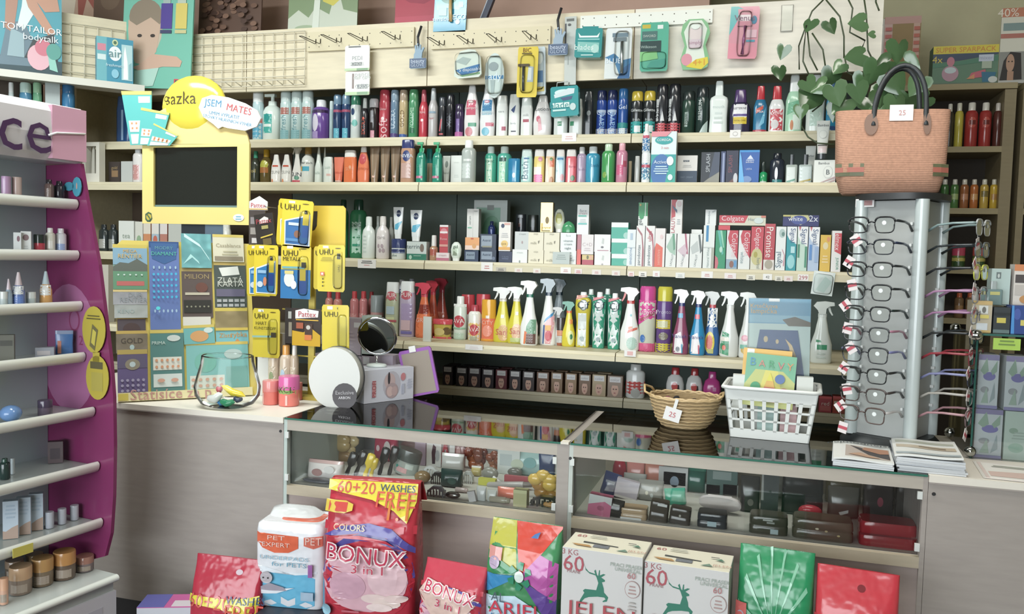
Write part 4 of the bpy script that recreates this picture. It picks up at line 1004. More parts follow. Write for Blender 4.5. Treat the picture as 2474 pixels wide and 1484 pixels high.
row(L3, '''
bts 240 262 543 d=.04 | 2c3434 23292c | r-.8,.1,.7,.45,a8a8a0 | black bottle with white label
bts 264 284 543 d=.04 | 2c3434 23292c | r-.8,.1,.7,.45,90948c | black bottle with grey label
car 286 324 534 d=.04 | d8dcd4 | p-.8,.0,.8,.0,.7,.2,-.6,.25,8cb48c;t tea,0,.5,.5,8c9c8c | white carton with green foot
car 326 345 536 d=.04 | d0d0c4 | e0,.4,.6,.15,8cac84 | narrow pale carton with green oval
car 346 364 536 d=.04 | d08454 | r-1,.6,1,1,d8d0c0;e0,.25,.5,.15,b8b05c | narrow orange carton
car 366 384 536 d=.04 | 9cb4c4 | r-1,.6,1,1,d8d4cc;e0,.4,.6,.15,c8604c | narrow pale blue carton
car 386 404 536 d=.04 | b87464 | r-1,.6,1,1,d8d0cc | narrow rust carton
car 406 440 538 d=.04 | b8bcb4 |  | grey carton behind ticket board
car 442 490 536 d=.04 | 2c4468 |  | dark blue carton behind ticket board
car 492 512 538 d=.04 | 7c94b4 |  | steel blue carton behind ticket board
shb 516 558 538 d=.04 | dcdcd4 d8d8d0 |  | white bottle behind ticket board
''')
row(L4, '''
car 243 262 640 b=-.05 d=.04 | b8b4a4 |  | narrow beige carton low down
car 236 262 716 y=760 b=.02 d=.04 | 8c6c64 | r-1,.5,1,1,c8b4ac | dusty rose carton low down
''')


# ---------------------------------------------------------------- cards, posters and hung packs
ROUND = [(-1, .05), (-.9, .0), (.9, 0), (1, .05), (1, .95), (.9, 1), (-.9, 1), (-1, .95)]
OVAL = [(math.cos(a * math.pi / 10), .5 + .5 * math.sin(a * math.pi / 10)) for a in range(20)]


def hang(name, label, cat, x0, y0, x1, y1, Y, c, dec='', d=.004, t=0, poly=None, subs=(), sfx='', group=None, rz=0, rx=0, pname='card', z=None):
    """upright flat-fronted thing whose front face fills the given span at depth Y (front at Y, body behind)"""
    xm = (x0 + x1) / 2
    A, B = atY(xm, y1, Y), atY(xm, y0, Y)
    w = atY(x1, (y0 + y1) / 2, Y).x - atY(x0, (y0 + y1) / 2, Y).x
    h = B.z - A.z
    b = MB(sfx)
    if poly:
        b.prism([(p[0] * w / 2, p[1] * h) for p in poly], -d / 2, d / 2, c)
    else:
        b.box(-w / 2, w / 2, -d / 2, d / 2, 0, h, c)
    b.deco(dec, w, h, lambda x, zz: -d / 2)
    parts = []
    for sn, fn in subs:
        q = MB(sfx)
        fn(q, w, h, d)
        parts.append((sn, q))
    loc = Vector((A.x if z is None else (A.x + B.x) / 2, Y + d / 2, A.z if z is None else z))
    return thing(name, label, cat, loc, (R(rx), R(t), R(rz)), group, [(pname, b)] + parts if parts else b)


def blister(x0, z0, x1, z1, dep, c='f4f8f8~p'):
    return lambda q, w, h, d: q.loft([(-d / 2 - .0015, abs(x1 - x0) * w / 4, abs(z1 - z0) * h / 2, 5), (-d / 2 - dep * .8, abs(x1 - x0) * w / 4 * .92, abs(z1 - z0) * h / 2 * .94, 5), (-d / 2 - dep, abs(x1 - x0) * w / 4 * .8, abs(z1 - z0) * h / 2 * .85, 5)], c, 16,
                                     Matrix.Translation(((x0 + x1) * w / 4, 0, (z0 + z1) * h / 2)) @ Matrix(((1, 0, 0, 0), (0, 0, 1, 0), (0, 1, 0, 0), (0, 0, 0, 1))))


def handle(x0, z0, x1, z1, r, c):
    return lambda q, w, h, d: q.tube([(x0 * w / 2, -d / 2 - r, z0 * h), ((x0 + x1) * w / 4, -d / 2 - r * 1.6, (z0 + z1) * h / 2), (x1 * w / 2, -d / 2 - r, z1 * h)], r, c)


def head(x, z, c='3a4048', k=.3, hh=.06):
    return lambda q, w, h, d: q.box((x - k) * w / 2, (x + k) * w / 2, -d / 2 - .008, -d / 2, (z - hh / 2) * h, (z + hh / 2) * h, c)


YH = YS - .075     # hung goods in front of the fascia
YV = YS - .024
# peg strips and hooks
for a, b, y0, y1, c, lab in ((742, 1000, 72, 118, 'd6c9a2', 'cream perforated peg strip on the first fascia panel'), (1042, 1330, 70, 112, 'd6c9a2', 'cream perforated peg strip on the middle fascia panel'),
                             (1402, 1722, 30, 62, 'e4e6dc', 'white perforated peg strip on the right fascia panel')):
    A, B = atY(a, (y0 + y1) / 2 + (8 if a < 1400 else 14), YV - .012), atY(b, (y0 + y1) / 2 - (8 if a < 1400 else 14), YV - .012)
    hgt = atY(a, y0, YV).z - atY(a, y1, YV).z
    w = B.x - A.x
    m = MB()
    m.box(-w / 2, w / 2, 0, .010, -hgt / 2, hgt / 2, c)
    n = int(w / .045)
    for r_ in (-.28, .28):
        for i in range(n):
            m.deco(f'e{-.96 + 1.92 * i / (n - 1):.3f},{r_ * hgt:.4f},{.005 / w:.4f},.0025,4a4436', w, 1, zero)
    thing('peg_strip', lab, 'peg strip', ((A.x + B.x) / 2, YV - .012, (A.z + B.z) / 2), parts=m)
hk = [(767, 118), (817, 115), (880, 112), (959, 108), (1066, 122), (1135, 118), (1204, 114), (1288, 108)]
first = None
for i, (x, y) in enumerate(hk):
    A = atY(x, y - 14, YV - .02)
    lab = f'{ORD[i + 1]} wire peg hook from the left on the cream strips'
    if first is None:
        m = MB()
        m.tube([(-.012, .006, .02), (-.012, .004, 0), (-.012, -.005, -.004), (-.006, -.15, -.006), (.006, -.15, -.006), (.012, -.005, -.004), (.012, .004, 0), (.012, .006, .02)], .0018, '4c4a46~m')
        first = thing('peg_hook', lab, 'hook', A, group='wire peg hooks', parts=m)
    else:
        copy_tree(first, lab, A, group='wire peg hooks')


def wire_grid(name, lab, w, h, nx, nz, loc, rz, basket=False):
    m = MB()
    for i in range(nx + 1):
        x = -w / 2 + w * i / nx
        m.tube([(x, 0, 0), (x, 0, h)], .0022, 'e6dec4')
    for k in range(nz + 1):
        m.tube([(-w / 2, -.004, h * k / nz), (w / 2, -.004, h * k / nz)], .0022, 'e6dec4')
    if basket:
        m.tube([(-w / 2, -.06, .012), (w / 2, -.06, .012)], .003, 'e6dec4')
        for i in range(0, nx + 1):
            x = -w / 2 + w * i / nx
            m.tube([(x, 0, 0), (x, -.06, .012)], .0022, 'e6dec4')
    return thing(name, lab, 'wire grid', loc, (0, 0, rz), parts=m)


A, B = atY(462, 213, YV - .02), atY(735, 74, YV - .02)
wire_grid('wire_grid_panel', 'cream wire grid panel on the fascia above the yellow dome', B.x - A.x, B.z - A.z, 11, 6, ((A.x + B.x) / 2, YV - .012, A.z), 0, True)

# corner rack on the diagonal
THD = R(47.6)
uD, nD = Vector((math.cos(THD), math.sin(THD), 0)), Vector((math.sin(THD), -math.cos(THD), 0))
PD = atY(338, 200, YS - .04)


def onD(x, y, off=0.0):
    p = onpl(PD + nD * off, nD, x, y)
    return (p - PD).dot(uD), p.z


zl = onD(150, 187, .14)[1]
zt_ = onD(128, 47)[1]
m1 = boxes((-1.5, 0, 0, .016, zl, zt_ + .04, 'd8ccaa~w'))
m2 = boxes((-1.5, 0, -.15, 0, zl - .02, zl, 'c8c4b4'))
m3 = boxes((-1.5, 0, -.16, -.15, zl - .028, zl + .004, 'd2d0c4'))
m4 = boxes((-1.5, -.42, -.12, .016, ZS[1] - .02, ZS[1], 'b8ac8c~w'))
m5 = boxes((-1.5, -.42, .016, .03, .1, zt_, '40342a~v'))
thing('corner_rack', 'cream corner rack set diagonally above the cosmetics stand', 'shelves', (PD.x, PD.y, 0), (0, 0, THD), parts=[('panel', m1), ('shelf', m2, [('shelf_lip', m3)]), ('lower_shelf', m4), ('back_panel', m5)])
wire_grid('wire_grid_panel', 'cream wire grid panel on the diagonal corner rack', 1.3, zt_ - zl - .015, 22, 6, PD + uD * -.72 - nD * -.012 + Vector((0, 0, zl + .006 - PD.z)), THD)


def hangD(name, label, cat, x0, y0, x1, y1, off, c, dec, d=.01, t=0, side=None, sfx='', zf=None):
    """same, on the diagonal corner rack"""
    u0, z1 = onD(x0, y0, off)
    u1, z0 = onD(x1, y1, off)
    if zf is not None:
        z0 = zf
    w, h = u1 - u0, z1 - z0
    m = boxmb(w, d, h, c, dec, side, sfx)
    p = PD + uD * ((u0 + u1) / 2) + nD * (off - d / 2)
    return thing(name, label, cat, (p.x, p.y, z0), (0, R(t), THD), parts=m)


hangD('poster', 'seaside fragrance poster leaning on the corner rack above the cosmetics stand', 'poster', -60, -60, 150, 189, .06, '3f9cae',
      'r-1,0,1,.2,24424c;p-.5,.1,-.3,.55,.1,.6,.5,.2,.6,.12,5c7888;p-.3,.98,.0,.98,-.05,.75,-.15,.45,-.35,.5,b07c64;p.1,.98,.35,.7,.1,.5,-.05,.55,.05,.75,d8e4e4;p.1,.9,.85,1,.95,.75,.6,.72,.4,.82,.85,.5,.7,.45,.2,.75,c48c70;p.1,.2,.9,.2,.8,.5,.3,.4,2a3438;p-.3,.2,.1,.2,.1,.45,-.2,.5,8caab4;e.45,.22,.28,.14,e0a8b4;e.55,.33,.2,.09,d0687c;p.7,.1,.9,.08,.8,.3,.65,.3,88c8b8;e.8,.3,.18,.09,4c9c90;t TOM TAILOR,.28,.52,.72,e6eef0;t bodytalk,.5,.42,.42,e0e8ec', zf=zl)
hangD('gift_box', 'tall blue air freshener box with white device window on corner rack', 'box', 233, 86, 322, 203, .13, '2f8fae',
      'r-1,0,-.45,1,5cacb8;r-.95,.7,-.5,.85,d0788c;r-.95,.5,-.5,.62,c8dcdc;e0,.66,.34,.16,e4f0f0;e.0,.9,.16,.07,c8d49c;e0,.9,.09,.04,3c6c50;p.35,.1,.95,.1,.95,.88,.35,.88,a8d0d4;p.45,.12,.7,.12,.68,.5,.55,.85,.48,.7,f0f6f4;p.75,.12,.92,.12,.9,.5,.75,.45,7cb4bc;e-.0,.22,.2,.1,7cc0d8;t freshmatic,0,.4,.5,c8e4ec;t air,0,.66,.35,5c8c94', .06, zf=zl)
hang('poster', 'teal shower poster of a woman resting her chin on her arm', 'poster', 290, -70, 458, 207, YS - .085, '6cbca4',
      'e-.35,.52,.5,.25,c0b49c;e-.35,.63,.48,.15,8c7c68;p-.85,.6,-.8,.35,-.6,.22,-.3,.2,.0,.32,.1,.55,-.2,.62,-.6,.55,c8a890;e-.5,.46,.07,.015,3c3430;e-.12,.46,.07,.015,3c3430;p-.5,.2,-.1,.3,.6,.28,.75,.24,.7,.19,.2,.19,-.4,.14,-.7,.18,cca48c;p-.6,.15,.1,.18,-.05,.02,-.6,.0,a8d0c0;r.1,.52,.42,.74,4c3c94;r.15,.74,.36,.9,9cb4ac;r.52,.52,.84,.74,d8c45c;r.56,.74,.8,.9,b4c4b0;r.1,.48,.42,.51,3c4468;r.52,.48,.84,.51,c8c084;tFa,.7,.04,.14,d84c54', .008, t=3, z=zl + .002)
LD = dict(a=(20, 34, 'b8c4c4'), b=(46, 78, '3f7ca0'), c=(78, 102, '5c9c74'), d=(108, 145, 'a8b4b4'), e=(148, 182, '2a6c9c'))
for k, (lk, hc) in zip('abcde', (('slim grey can', 'd0d4d4'), ('teal and white can', 'a8c4bc'), ('green can', '84b48c'), ('pale grey carton', ''), ('deep blue bottle', '245c8c'))):
    x0, x1, c = LD[k]
    u0, u1 = onD(x0, 230, .05)[0], onD(x1, 230, .05)[0]
    w = (u1 - u0) * .95
    h = onD(x0, 194, .05)[1] - ZS[1] - .01
    ps = boxmb(w, w * .7, h, c) if k == 'd' else make('can', w, w, h, [c, hc])
    p = PD + uD * ((u0 + u1) / 2) + nD * .05
    thing('carton' if k == 'd' else 'spray_can', f'{lk} on the corner shelf above the cosmetics header', 'box' if k == 'd' else 'spray can', (p.x, p.y, ZS[1] + .0005), (0, 0, THD), parts=ps)

# hung goods, left to right
hang('hanging_pack', 'upper white hanging card with grey pill label and green edge', 'pack', 833, 110, 892, 171, YH, 'eceeea', 'r-.5,.62,.0,.62,c8ccc8;t PEDI,0,.5,.4,9ca0a0;r-.45,.2,.4,.34,7c8080;t SCHOLL,0,.27,.6,d0d4d0;r-1,0,1,.1,b4d0a0;r0,.0,.9,.09,7ca07c;r-.7,.93,.3,.97,5c5c58', .006, poly=ROUND)
hang('hanging_pack', 'lower white hanging card with slim brown stick and green edge', 'pack', 834, 173, 892, 230, YH, 'eceeea', 'r-.45,.28,-.28,.92,8c7c78;t pencil,.4,.85,.6,b8bcb8;t nail care,.4,.75,.7,c4c8c4;r.0,.28,.85,.46,84888c;t CRISP,.42,.37,.6,d0d4d0;r-1,0,1,.14,b8d4a4;r0,.02,.9,.13,84a884', .006, poly=ROUND)
GLOVE = [(-.9, 0), (.9, 0), (1, .05), (1, .36), (.45, .42), (.5, .62), (.75, .82), (.6, .86), (.35, .72), (.32, .95), (.18, .97), (.1, .74), (.02, 1), (-.14, 1), (-.14, .74), (-.28, .95), (-.42, .92), (-.35, .66), (-.5, .56), (-.5, .42), (-1, .36), (-1, .05)]
strap = lambda q, w, h, d: q.tube([(0, 0, h * .9), (-.008, .012, h * 1.3), (.004, .02, h * 1.75)], .006, '2a2c30')
gl = 'r-1,.02,1,.4,3c5478;t beauty,0,.27,.8,c0cce0;t GLOVE,0,.13,.8,a8b8d0'
hang('massage_glove_card', 'small blue glove shaped card left of the foam razors', 'pack', 989, 105, 1029, 165, YH, '7c9cb4', gl, .008, poly=GLOVE, subs=[('strap', strap)])
hang('massage_glove_card', 'small blue glove shaped card left of the clip strip', 'pack', 1324, 66, 1371, 133, YH, '8ca4b8', gl, .008, poly=GLOVE, subs=[('strap', strap)])
hang('razor_blister', 'rounded white razor pack with blue ribbon and green edge', 'pack', 1097, 119, 1163, 188, YH, 'd4e0d4', 'p-.9,.3,.9,.45,.9,.2,-.4,.1,3474b4;p-.4,.05,.9,.1,.9,.16,-.6,.1,7cb47c;p-.9,.6,-.1,.45,.3,.65,-.3,.75,a8b8b4;t 5 disposable,.2,.27,.8,dce8f0', .012, t=-3, poly=[(-1, .1), (-.7, 0), (.8, 0), (1, .1), (.95, .7), (.6, .95), (.1, 1), (-.5, .95), (-.9, .6)], subs=[('blister', blister(-.9, .1, .9, .9, .022))], sfx='~g')
hang('razor_blister', 'long oval clear razor pack with blue band hanging low', 'pack', 1170, 128, 1216, 237, YH, 'c8d8d4', 'r-.95,.42,.95,.5,3c84bc;t lady,0,.46,.8,e0ecf4;p-.3,.1,0,.1,.1,.4,-.4,.4,9cb0b0;e-.1,.7,.5,.1,8c9ca0', .01, poly=OVAL, subs=[('blister', blister(-.85, .08, .85, .94, .03))], sfx='~g')
hang('razor_card', 'yellow razor card with black handle beside the clip strip', 'pack', 1247, 113, 1296, 235, YH, 'e4c838', 'r-.6,.85,.4,.88,6c5c20;p.0,.3,.6,.3,.6,.6,.1,.62,a8b4c0;p.05,.34,.4,.34,.4,.58,.1,.58,d4d8d8;t BIC,-.1,.93,.4,7c4c20', .005, t=1, poly=ROUND, subs=[('razor_handle', handle(-.3, .12, -.35, .6, .006, '34383c')), ('razor_head', head(-.35, .63, '50402c', .55, .05)), ('blister', blister(-.75, .08, .7, .85, .02))], sfx='~g')
hang('razor_card', 'clear razor pack tucked behind the yellow razor card', 'pack', 1289, 113, 1318, 228, YH + .035, 'c4d4dc', 'r-.6,.25,.6,.5,4c7cb4;e.0,.75,.6,.12,e4ecec;r-.8,.06,.8,.16,d0bc60', .012, t=-2, poly=ROUND, subs=[('blister', blister(-.8, .1, .8, .9, .02))], sfx='~g')
hang('clip_strip', 'grey clip strip hanging down the fascia with empty slots', 'strip', 1363, 40, 1391, 205, YV - .016, 'b8beb8', 'r-.7,.93,.6,.97,5c605c;e-.2,.88,.3,.02,4a4c4c;r-1,.55,-.7,.9,44484c;r-.5,.3,-.3,.42,9ca4a0', .003, t=-1, subs=[('clip', lambda q, w, h, d: q.tube([(-.004, -.004, .01), (-.006, -.012, -.012), (.012, -.012, -.02)], .002, 'c8ccc8~m'))], pname='strip')
gil = 'e-.1,.8,.6,.1,c8e4e4;p-.7,.62,.7,.74,.75,.9,.3,.92,-.3,.8,-.75,.74,c8d8dc;p-.3,.62,.6,.66,.5,.55,-.1,.52,40507c;r-.85,.3,.35,.46,d4e8e0;t blades,-.25,.385,.8,1f8a90;r-.85,.18,.1,.24,b8dcd8;e.6,.3,.22,.12,b8d0d0'
hang('razor_blade_box', 'teal razor blade box hanging from the clip strip', 'box', 1331, 208, 1398, 281, YH - .02, '1f9498', gil, .035, t=-3, poly=ROUND, subs=[('hang_tab', lambda q, w, h, d: q.tube([(-.3 * w, 0, h), (-.28 * w, 0, h + .02), (.1 * w, 0, h + .022)], .002, 'd0d4d0'))], sfx='~g', pname='box_body')
hang('razor_blade_box', 'teal razor blade box with white arc at fascia top', 'box', 1387, 68, 1452, 139, YH - .02, '2a9090', 'p-.8,.85,-.7,.68,.7,.68,.8,.85,.6,.74,-.6,.74,e4f0ec;r-.8,.6,.8,.64,8cd0cc;p-.8,.2,.8,.16,.8,.5,-.8,.54,7cc0b8;e.5,.3,.3,.15,a8d4cc;t blades,-.3,.35,.7,d8ece8;r-.5,.06,.4,.1,b4d8d4', .04, t=2, poly=ROUND, sfx='~g', subs=[('hang_tab', lambda q, w, h, d: q.box(-.3 * w, .3 * w, -.001, .001, h - .002, h + .012, '2a9090'))], pname='box_body')
hang('razor_card', 'white and blue razor card with silver razor', 'pack', 1459, 68, 1522, 190, YH, 'dfe6e6', 'p-1,.0,0,0,.3,.3,-.3,.5,-1,.45,d4dcdc;p-1,.42,-.2,.3,.2,.05,.95,0,1,.4,.3,.36,-.3,.5,3c7cb0;p.0,0,.95,0,.95,.3,.4,.2,2c6098;r-.5,.82,.7,.9,6c8494;t BLUE,-.35,.35,.6,dce8f0', .005, t=1, poly=ROUND, subs=[('razor_handle', handle(.35, .1, .3, .72, .007, 'c8d0d4~m')), ('razor_head', head(.1, .77, '6c7c84', .5, .07)), ('blister', blister(-.3, .06, .85, .95, .026))], sfx='~g')
hang('razor_card', 'tall green razor card with dark name panels', 'pack', 1545, 54, 1612, 172, YH, '4cae90', 'r-.9,.88,-.3,.96,c8b43c;r.2,.86,.6,.94,dce4e0;r-.9,.64,.2,.82,48706c;r-1,.4,.5,.62,2c4444;t Wilkinson,-.4,.5,.56,a8c0b8;t SWORD,-.35,.72,.45,c0d0c8;p-1,.2,.3,.25,.2,.4,-1,.4,7cc87c;p-.5,.08,.8,.05,.9,.25,-.2,.2,3c9c88', .02, t=0, poly=ROUND, subs=[('blister', blister(-.9, .04, .9, .4, .015))], sfx='~g')
hang('razor_card', 'hourglass shaped green and white ladies razor pack', 'pack', 1642, 46, 1712, 168, YH, '7cba84', 'p-.8,.1,.8,.1,.55,.45,.8,.8,.4,.97,-.4,.97,-.8,.75,-.55,.45,d8e2d4;e0,.72,.5,.14,e8d4d4;e-.55,.2,.38,.12,d88c9c;p-.6,.06,.5,.0,.95,.12,.9,.24,.1,.2,e0cc34;t 4+1,.3,.14,.4,e09030;r-.45,.42,.5,.6,d8c4cc;t simply,0,.52,.42,b07c94;e.0,.85,.3,.06,e4ece4', .012, poly=[(-.8, 0), (.5, 0), (.9, .05), (1, .22), (.72, .48), (1, .72), (.85, .9), (.5, 1), (-.5, 1), (-.9, .9), (-1, .72), (-.72, .48), (-1, .2)], subs=[('blister', blister(-.5, .4, .5, .92, .02))], sfx='~g')
hang('razor_card', 'pink and teal razor card with purple handle', 'pack', 1757, 16, 1827, 142, YH, 'd88c9c', 'p-1,.45,-.1,.95,-.5,1,-1,1,5cb4b4;p-1,.0,.9,0,1,.2,0,.28,-1,.3,e0889a;p-.5,.95,.5,.95,.4,.7,-.4,.7,d07c90;r-.45,.72,.4,.84,e0d0d4;e.65,.74,.2,.08,2c7ca0;r.2,.32,.8,.36,4c9cb4;t Venus,-.02,.78,.7,7c4c68;r.2,.4,.9,.55,dcb0bc', .005, t=2, poly=ROUND, subs=[('razor_handle', handle(.0, .08, .08, .62, .007, '9c4c80')), ('razor_head', head(.02, .66, 'c8788c', .5, .08)), ('blister', blister(-.45, .04, .55, .92, .024))], sfx='~g')
hang('card_pocket', 'small empty clear card pocket near the vine', 'card pocket', 1886, 12, 1914, 76, YV - .006, 'e4e4d8~p', 'r-.9,.0,.9,.03,8c8c84', .004, subs=[('rim', lambda q, w, h, d: q.tube([(-w / 2, 0, 0), (w / 2, 0, 0), (w / 2, 0, h), (-w / 2, 0, h)], .0012, 'a8a89c', closed=True))])
hang('razor_card', 'bright blue razor card with wooden handled razor above fascia', 'pack', 1046, -40, 1124, 77, YV - .012, '2a94bc', 'p-.8,.45,-.2,.5,.5,.45,1,.6,1,.7,-1,.68,6cc0d8;e-.1,.7,.5,.12,2c7c70;e-.1,.72,.35,.06,a8dcd4;r.0,.3,.25,.35,c8a870;r.5,.5,.8,.62,8cd4e4;e.5,.2,.14,.05,b8e4ec;r-.7,.33,-.2,.5,4cb0a0;t sensitive,-.45,.26,.6,a8d8e8;t ECO,.6,.3,.4,b0dcec', .004, t=2, subs=[('razor_handle', handle(.1, .2, .05, .68, .008, 'd0a868')), ('razor_head', head(.0, .7, '2c7468', .4, .06))], sfx='~g')

# posters standing on top of the bays
zp = ZVB + .069
YP = YS + .06
for nm, lab, x0, x1, y0, c, dec in (
    ('poster', 'pale skin tone poster at the top left edge', 128, 213, -60, 'c8a48c', 'p.2,.5,.6,.8,1,.7,1,1,.0,1,a8584c;p-1,.5,-.2,.5,.1,1,-1,1,e0d0b8'),
    ('poster', 'plain dark brown poster beside the teal woman poster', 214, 292, -60, '6c5444', 'e0,.8,.6,.1,7c6450'),
    ('poster', 'coffee bean poster on top of the far left bay', 470, 622, -60, '5c4032', ''.join(f'e{random.uniform(-.9, .9):.2f},{random.uniform(.45, .97):.2f},.1,.022,{random.choice(["7c5844", "4a3026", "6c4a38"])};' for _ in range(70))),
    ('poster', 'green and white splash poster with a yellow lemon', 688, 856, -60, '7c9468', 'p-1,.4,1,.4,1,.62,.6,.66,.4,.9,.2,.62,-.2,.7,-.4,.6,-.7,.68,-1,.6,c4ccb8;p.0,.75,.3,.7,.8,.85,.9,1,.1,1,d0c448;e-.5,.5,.3,.03,9cb08c;e.4,.47,.3,.03,a4b494;p-.3,.4,-.1,.4,-.05,1,-.2,1,d4dccc'),
    ('poster', 'crimson poster of glossy red lips', 948, 1048, -60, 'b83448', 'p-.9,.82,-.3,.74,.4,.72,1,.78,1,.9,.2,.86,-.6,.9,a02840;p-.5,.84,.2,.8,.9,.83,.3,.78,d06878;r-1,.3,1,.6,c23c52')):
    A, B = atY(x0, 20, YP), atY(x1, 20, YP)
    h = atY(x0, y0, YP).z - zp
    m = boxmb(B.x - A.x, .008, h, c, dec)
    thing(nm, lab, 'poster', ((A.x + B.x) / 2, YP + .02, zp), (R(-3), 0, 0), parts=m)
A = atY(1170, 45, YP + .02)
m = MB()
m.box(-.012, .012, -.012, .012, -.12, .34, '262c44', Matrix.Rotation(R(22), 4, 'Y'))
m.box(-.016, -.012, -.012, .012, -.12, .34, 'a8b0bc', Matrix.Rotation(R(22), 4, 'Y'))
m.box(-.05, .05, -.04, .04, zp - A.z, zp - A.z + .01, '262c44')
m.box(-.053, -.027, -.012, .012, zp - A.z, -.1, '262c44')
thing('folded_stand', 'slanting dark blue strut of a stand on the bay top', 'stand', A, parts=m)
hang('paper_sheet', 'pale yellow paper sheet above the white peg strip', 'sheet', 1562, -50, 1719, 23, YP + .05, 'e2d4a0', 'r-.9,.2,.9,.22,d8c890', .003, z=zp)

# ---------------------------------------------------------------- dim shelving through the gap on the right
YR = 4.6
XR = [atY(2120, 400, YR).x, atY(2446, 400, YR).x, atY(2462, 400, YR).x, atY(2700, 400, YR).x]
ZR = [atY(2330, y, YR).z for y in (203, 354, 503, 648, 770)]
for j, lab in ((0, 'brown wooden shelving of drinks behind the tote bag'), (2, 'second brown wooden shelving unit at the right edge')):
    x0, x1 = XR[j], XR[j + 1]
    pr = [('back_panel', boxes((x0, x1, YR + .3, YR + .32, 0, ZR[0], '3c332a~v'))), ('side_panel', boxes((x0 - .0, x0 + .03, YR, YR + .3, 0, ZR[0] - .03, '8c7c58~w'))), ('side_panel', boxes((x1 - .05, x1, YR, YR + .3, 0, ZR[0] - .03, '8c7c58~w')))]
    for k, z in enumerate(ZR):
        pr.append(('shelf', boxes((x0 + (.03 if k else 0), x1 - (.05 if k else 0), YR - (.01 if k == 0 else 0), YR + .3, z - .028, z, '9c8c62~w'))))
    thing('wooden_shelving', lab, 'shelves', (0, 0, 0), parts=pr)
Q = [(ZR[i], YR, .03, 'in the brown shelving', 0) for i in range(5)]
row(Q[1], '''
bts 2305 2327 250 d=.05 | c8b83c d8d4c0 | | yellow syrup bottle
bts 2330 2362 249 d=.06 | b0302c e0dcd0 | e0,.55,.6,.12,c84c40;r-.5,.5,.5,.6,7c2420 | red syrup bottle beside yellow one
bts 2364 2395 249 d=.06 | b0302c e0dcd0 | e0,.55,.6,.12,c84c40;r-.5,.5,.5,.6,7c2420 | red syrup bottle beside brown one
bts 2398 2420 250 d=.05 | 5c2c24 d0c8bc | | brown syrup bottle
bts 2284 2303 252 d=.04 | 3c3428 d0ccc0 | | black syrup bottle
''')
row(Q[2], '''
bts 2270 2291 434 d=.04 | 3c6c34 d8d4c8 | | dark green drink bottle
bts 2294 2315 434 d=.04 | 4c7c3c d8d4c8 | r-.8,.3,.8,.5,9cb46c | light green drink bottle
bts 2317 2339 434 d=.04 | a05c30 d8d0c0 | r-.8,.3,.8,.5,c8845c | rust orange drink bottle
bts 2341 2362 434 d=.04 | c0682c d8d0c0 | r-.8,.3,.8,.5,d89c5c | orange drink bottle
bts 2365 2387 434 d=.04 | c8a43c d8d4c0 | r-.8,.4,.8,.6,7c6c34 | yellow drink bottle with brown label
bts 2389 2409 434 d=.04 | d0a82c d8d4c0 | r-.8,.3,.8,.5,b8843c | yellow drink bottle at the row end
''')
row(Q[3], '''
jar 2297 2330 594 d=.06 | 6c7c3c c8405c | r-1,.0,1,.3,34542c;r-1,.3,1,.45,c8bc5c | green labelled jar with pink lid
jar 2347 2379 594 d=.06 | 6c7c3c d05048 | r-1,.0,1,.3,34542c;r-1,.3,1,.45,c8bc5c | green labelled jar with coral lid
''')
row(Q[4], '''
bts 2303 2327 708 d=.05 | 7c5c3c c85c34 | r-.8,.2,.8,.5,a87c4c | brown jar with orange lid (left)
bts 2329 2352 708 d=.05 | 7c5c3c c85c34 | r-.8,.2,.8,.5,a87c4c | brown jar with orange lid (middle)
bts 2354 2377 708 d=.05 | 8c4434 c85040 | | red brown jar with orange lid
''')
hang('detergent_box', 'yellow banner saver box of toys standing on brown shelving', 'box', 2253, 103, 2411, 199, YR + .03, '5c8468', 'r-1,.8,1,1,e0cc3c;t SUPER SPARPACK,0,.9,.92,d8803c;p-1,.58,-.2,.62,1,.76,1,.8,-1,.8,3c4c64;p-1,.45,1,.6,1,.72,-.2,.6,-1,.56,4c8468;t 4x,-.86,.66,.16,e0c84c;e-.45,.3,.26,.2,b88c9c;e-.45,.6,.12,.12,c87888;e-.45,.38,.18,.08,c0d0d4;p.1,.15,.65,.2,.62,.38,.2,.3,c85c6c;p.05,.15,.3,.15,.3,.28,d88c5c;p.55,.02,.85,.02,.95,.3,.5,.32,2c6c8c;r.4,.58,.85,.75,c0c8d8;t mixer,.62,.665,.2,9ca4bc;r.5,.4,.8,.58,a8b8a0;r-1,.0,1,.06,5c7460;e.85,.12,.14,.08,c8ccc4', .1, z=ZR[0])
hang('price_poster', 'white poster with red stripes and a dark haired woman', 'poster', 2417, 3, 2520, 186, YR + .02, 'd8d4c0', 'r-1,.88,1,1,c87858;t 40%,-.7,.94,.5,e8dcc8;r-.9,.7,.6,.8,7c9490;r-1,.6,1,.66,b86c5c;r-1,.0,1,.42,8c8c84;p-.95,.04,-.8,.3,-.5,.42,.0,.4,.1,.05,2c2624;e-.48,.27,.2,.12,b88c70;r-.6,.04,-.3,.16,b08468;e-.56,.29,.04,.01,3a2c28;e-.4,.29,.04,.01,3a2c28;r-1,.0,1,.04,b8b8b0', .008, z=ZR[0])
hang('cardboard_box', 'brown cardboard box sealed with red and white tape', 'box', 2134, 37, 2222, 210, YR + .06, 'a08458~v', 'r-1,0,-.55,1,c8a498;r.6,0,.95,1,c8a08c;r-1,.9,1,1,c49488;' + ''.join(f'r-.95,{z / 10:.2f},-.6,{z / 10 + .05:.2f},c46058;r.62,{z / 10:.2f},.93,{z / 10 + .05:.2f},c0604c;' for z in range(9)), .16, z=ZR[0])
hang('carton', 'white carton with green leaf print behind the vine', 'box', 2110, 68, 2134, 168, YS + .12, 'd8d8d0', 'e.2,.85,.5,.05,4c7c58;r-.3,.0,-.25,.8,8c948c;r.3,.0,.35,.8,8c948c', .06, z=zp)

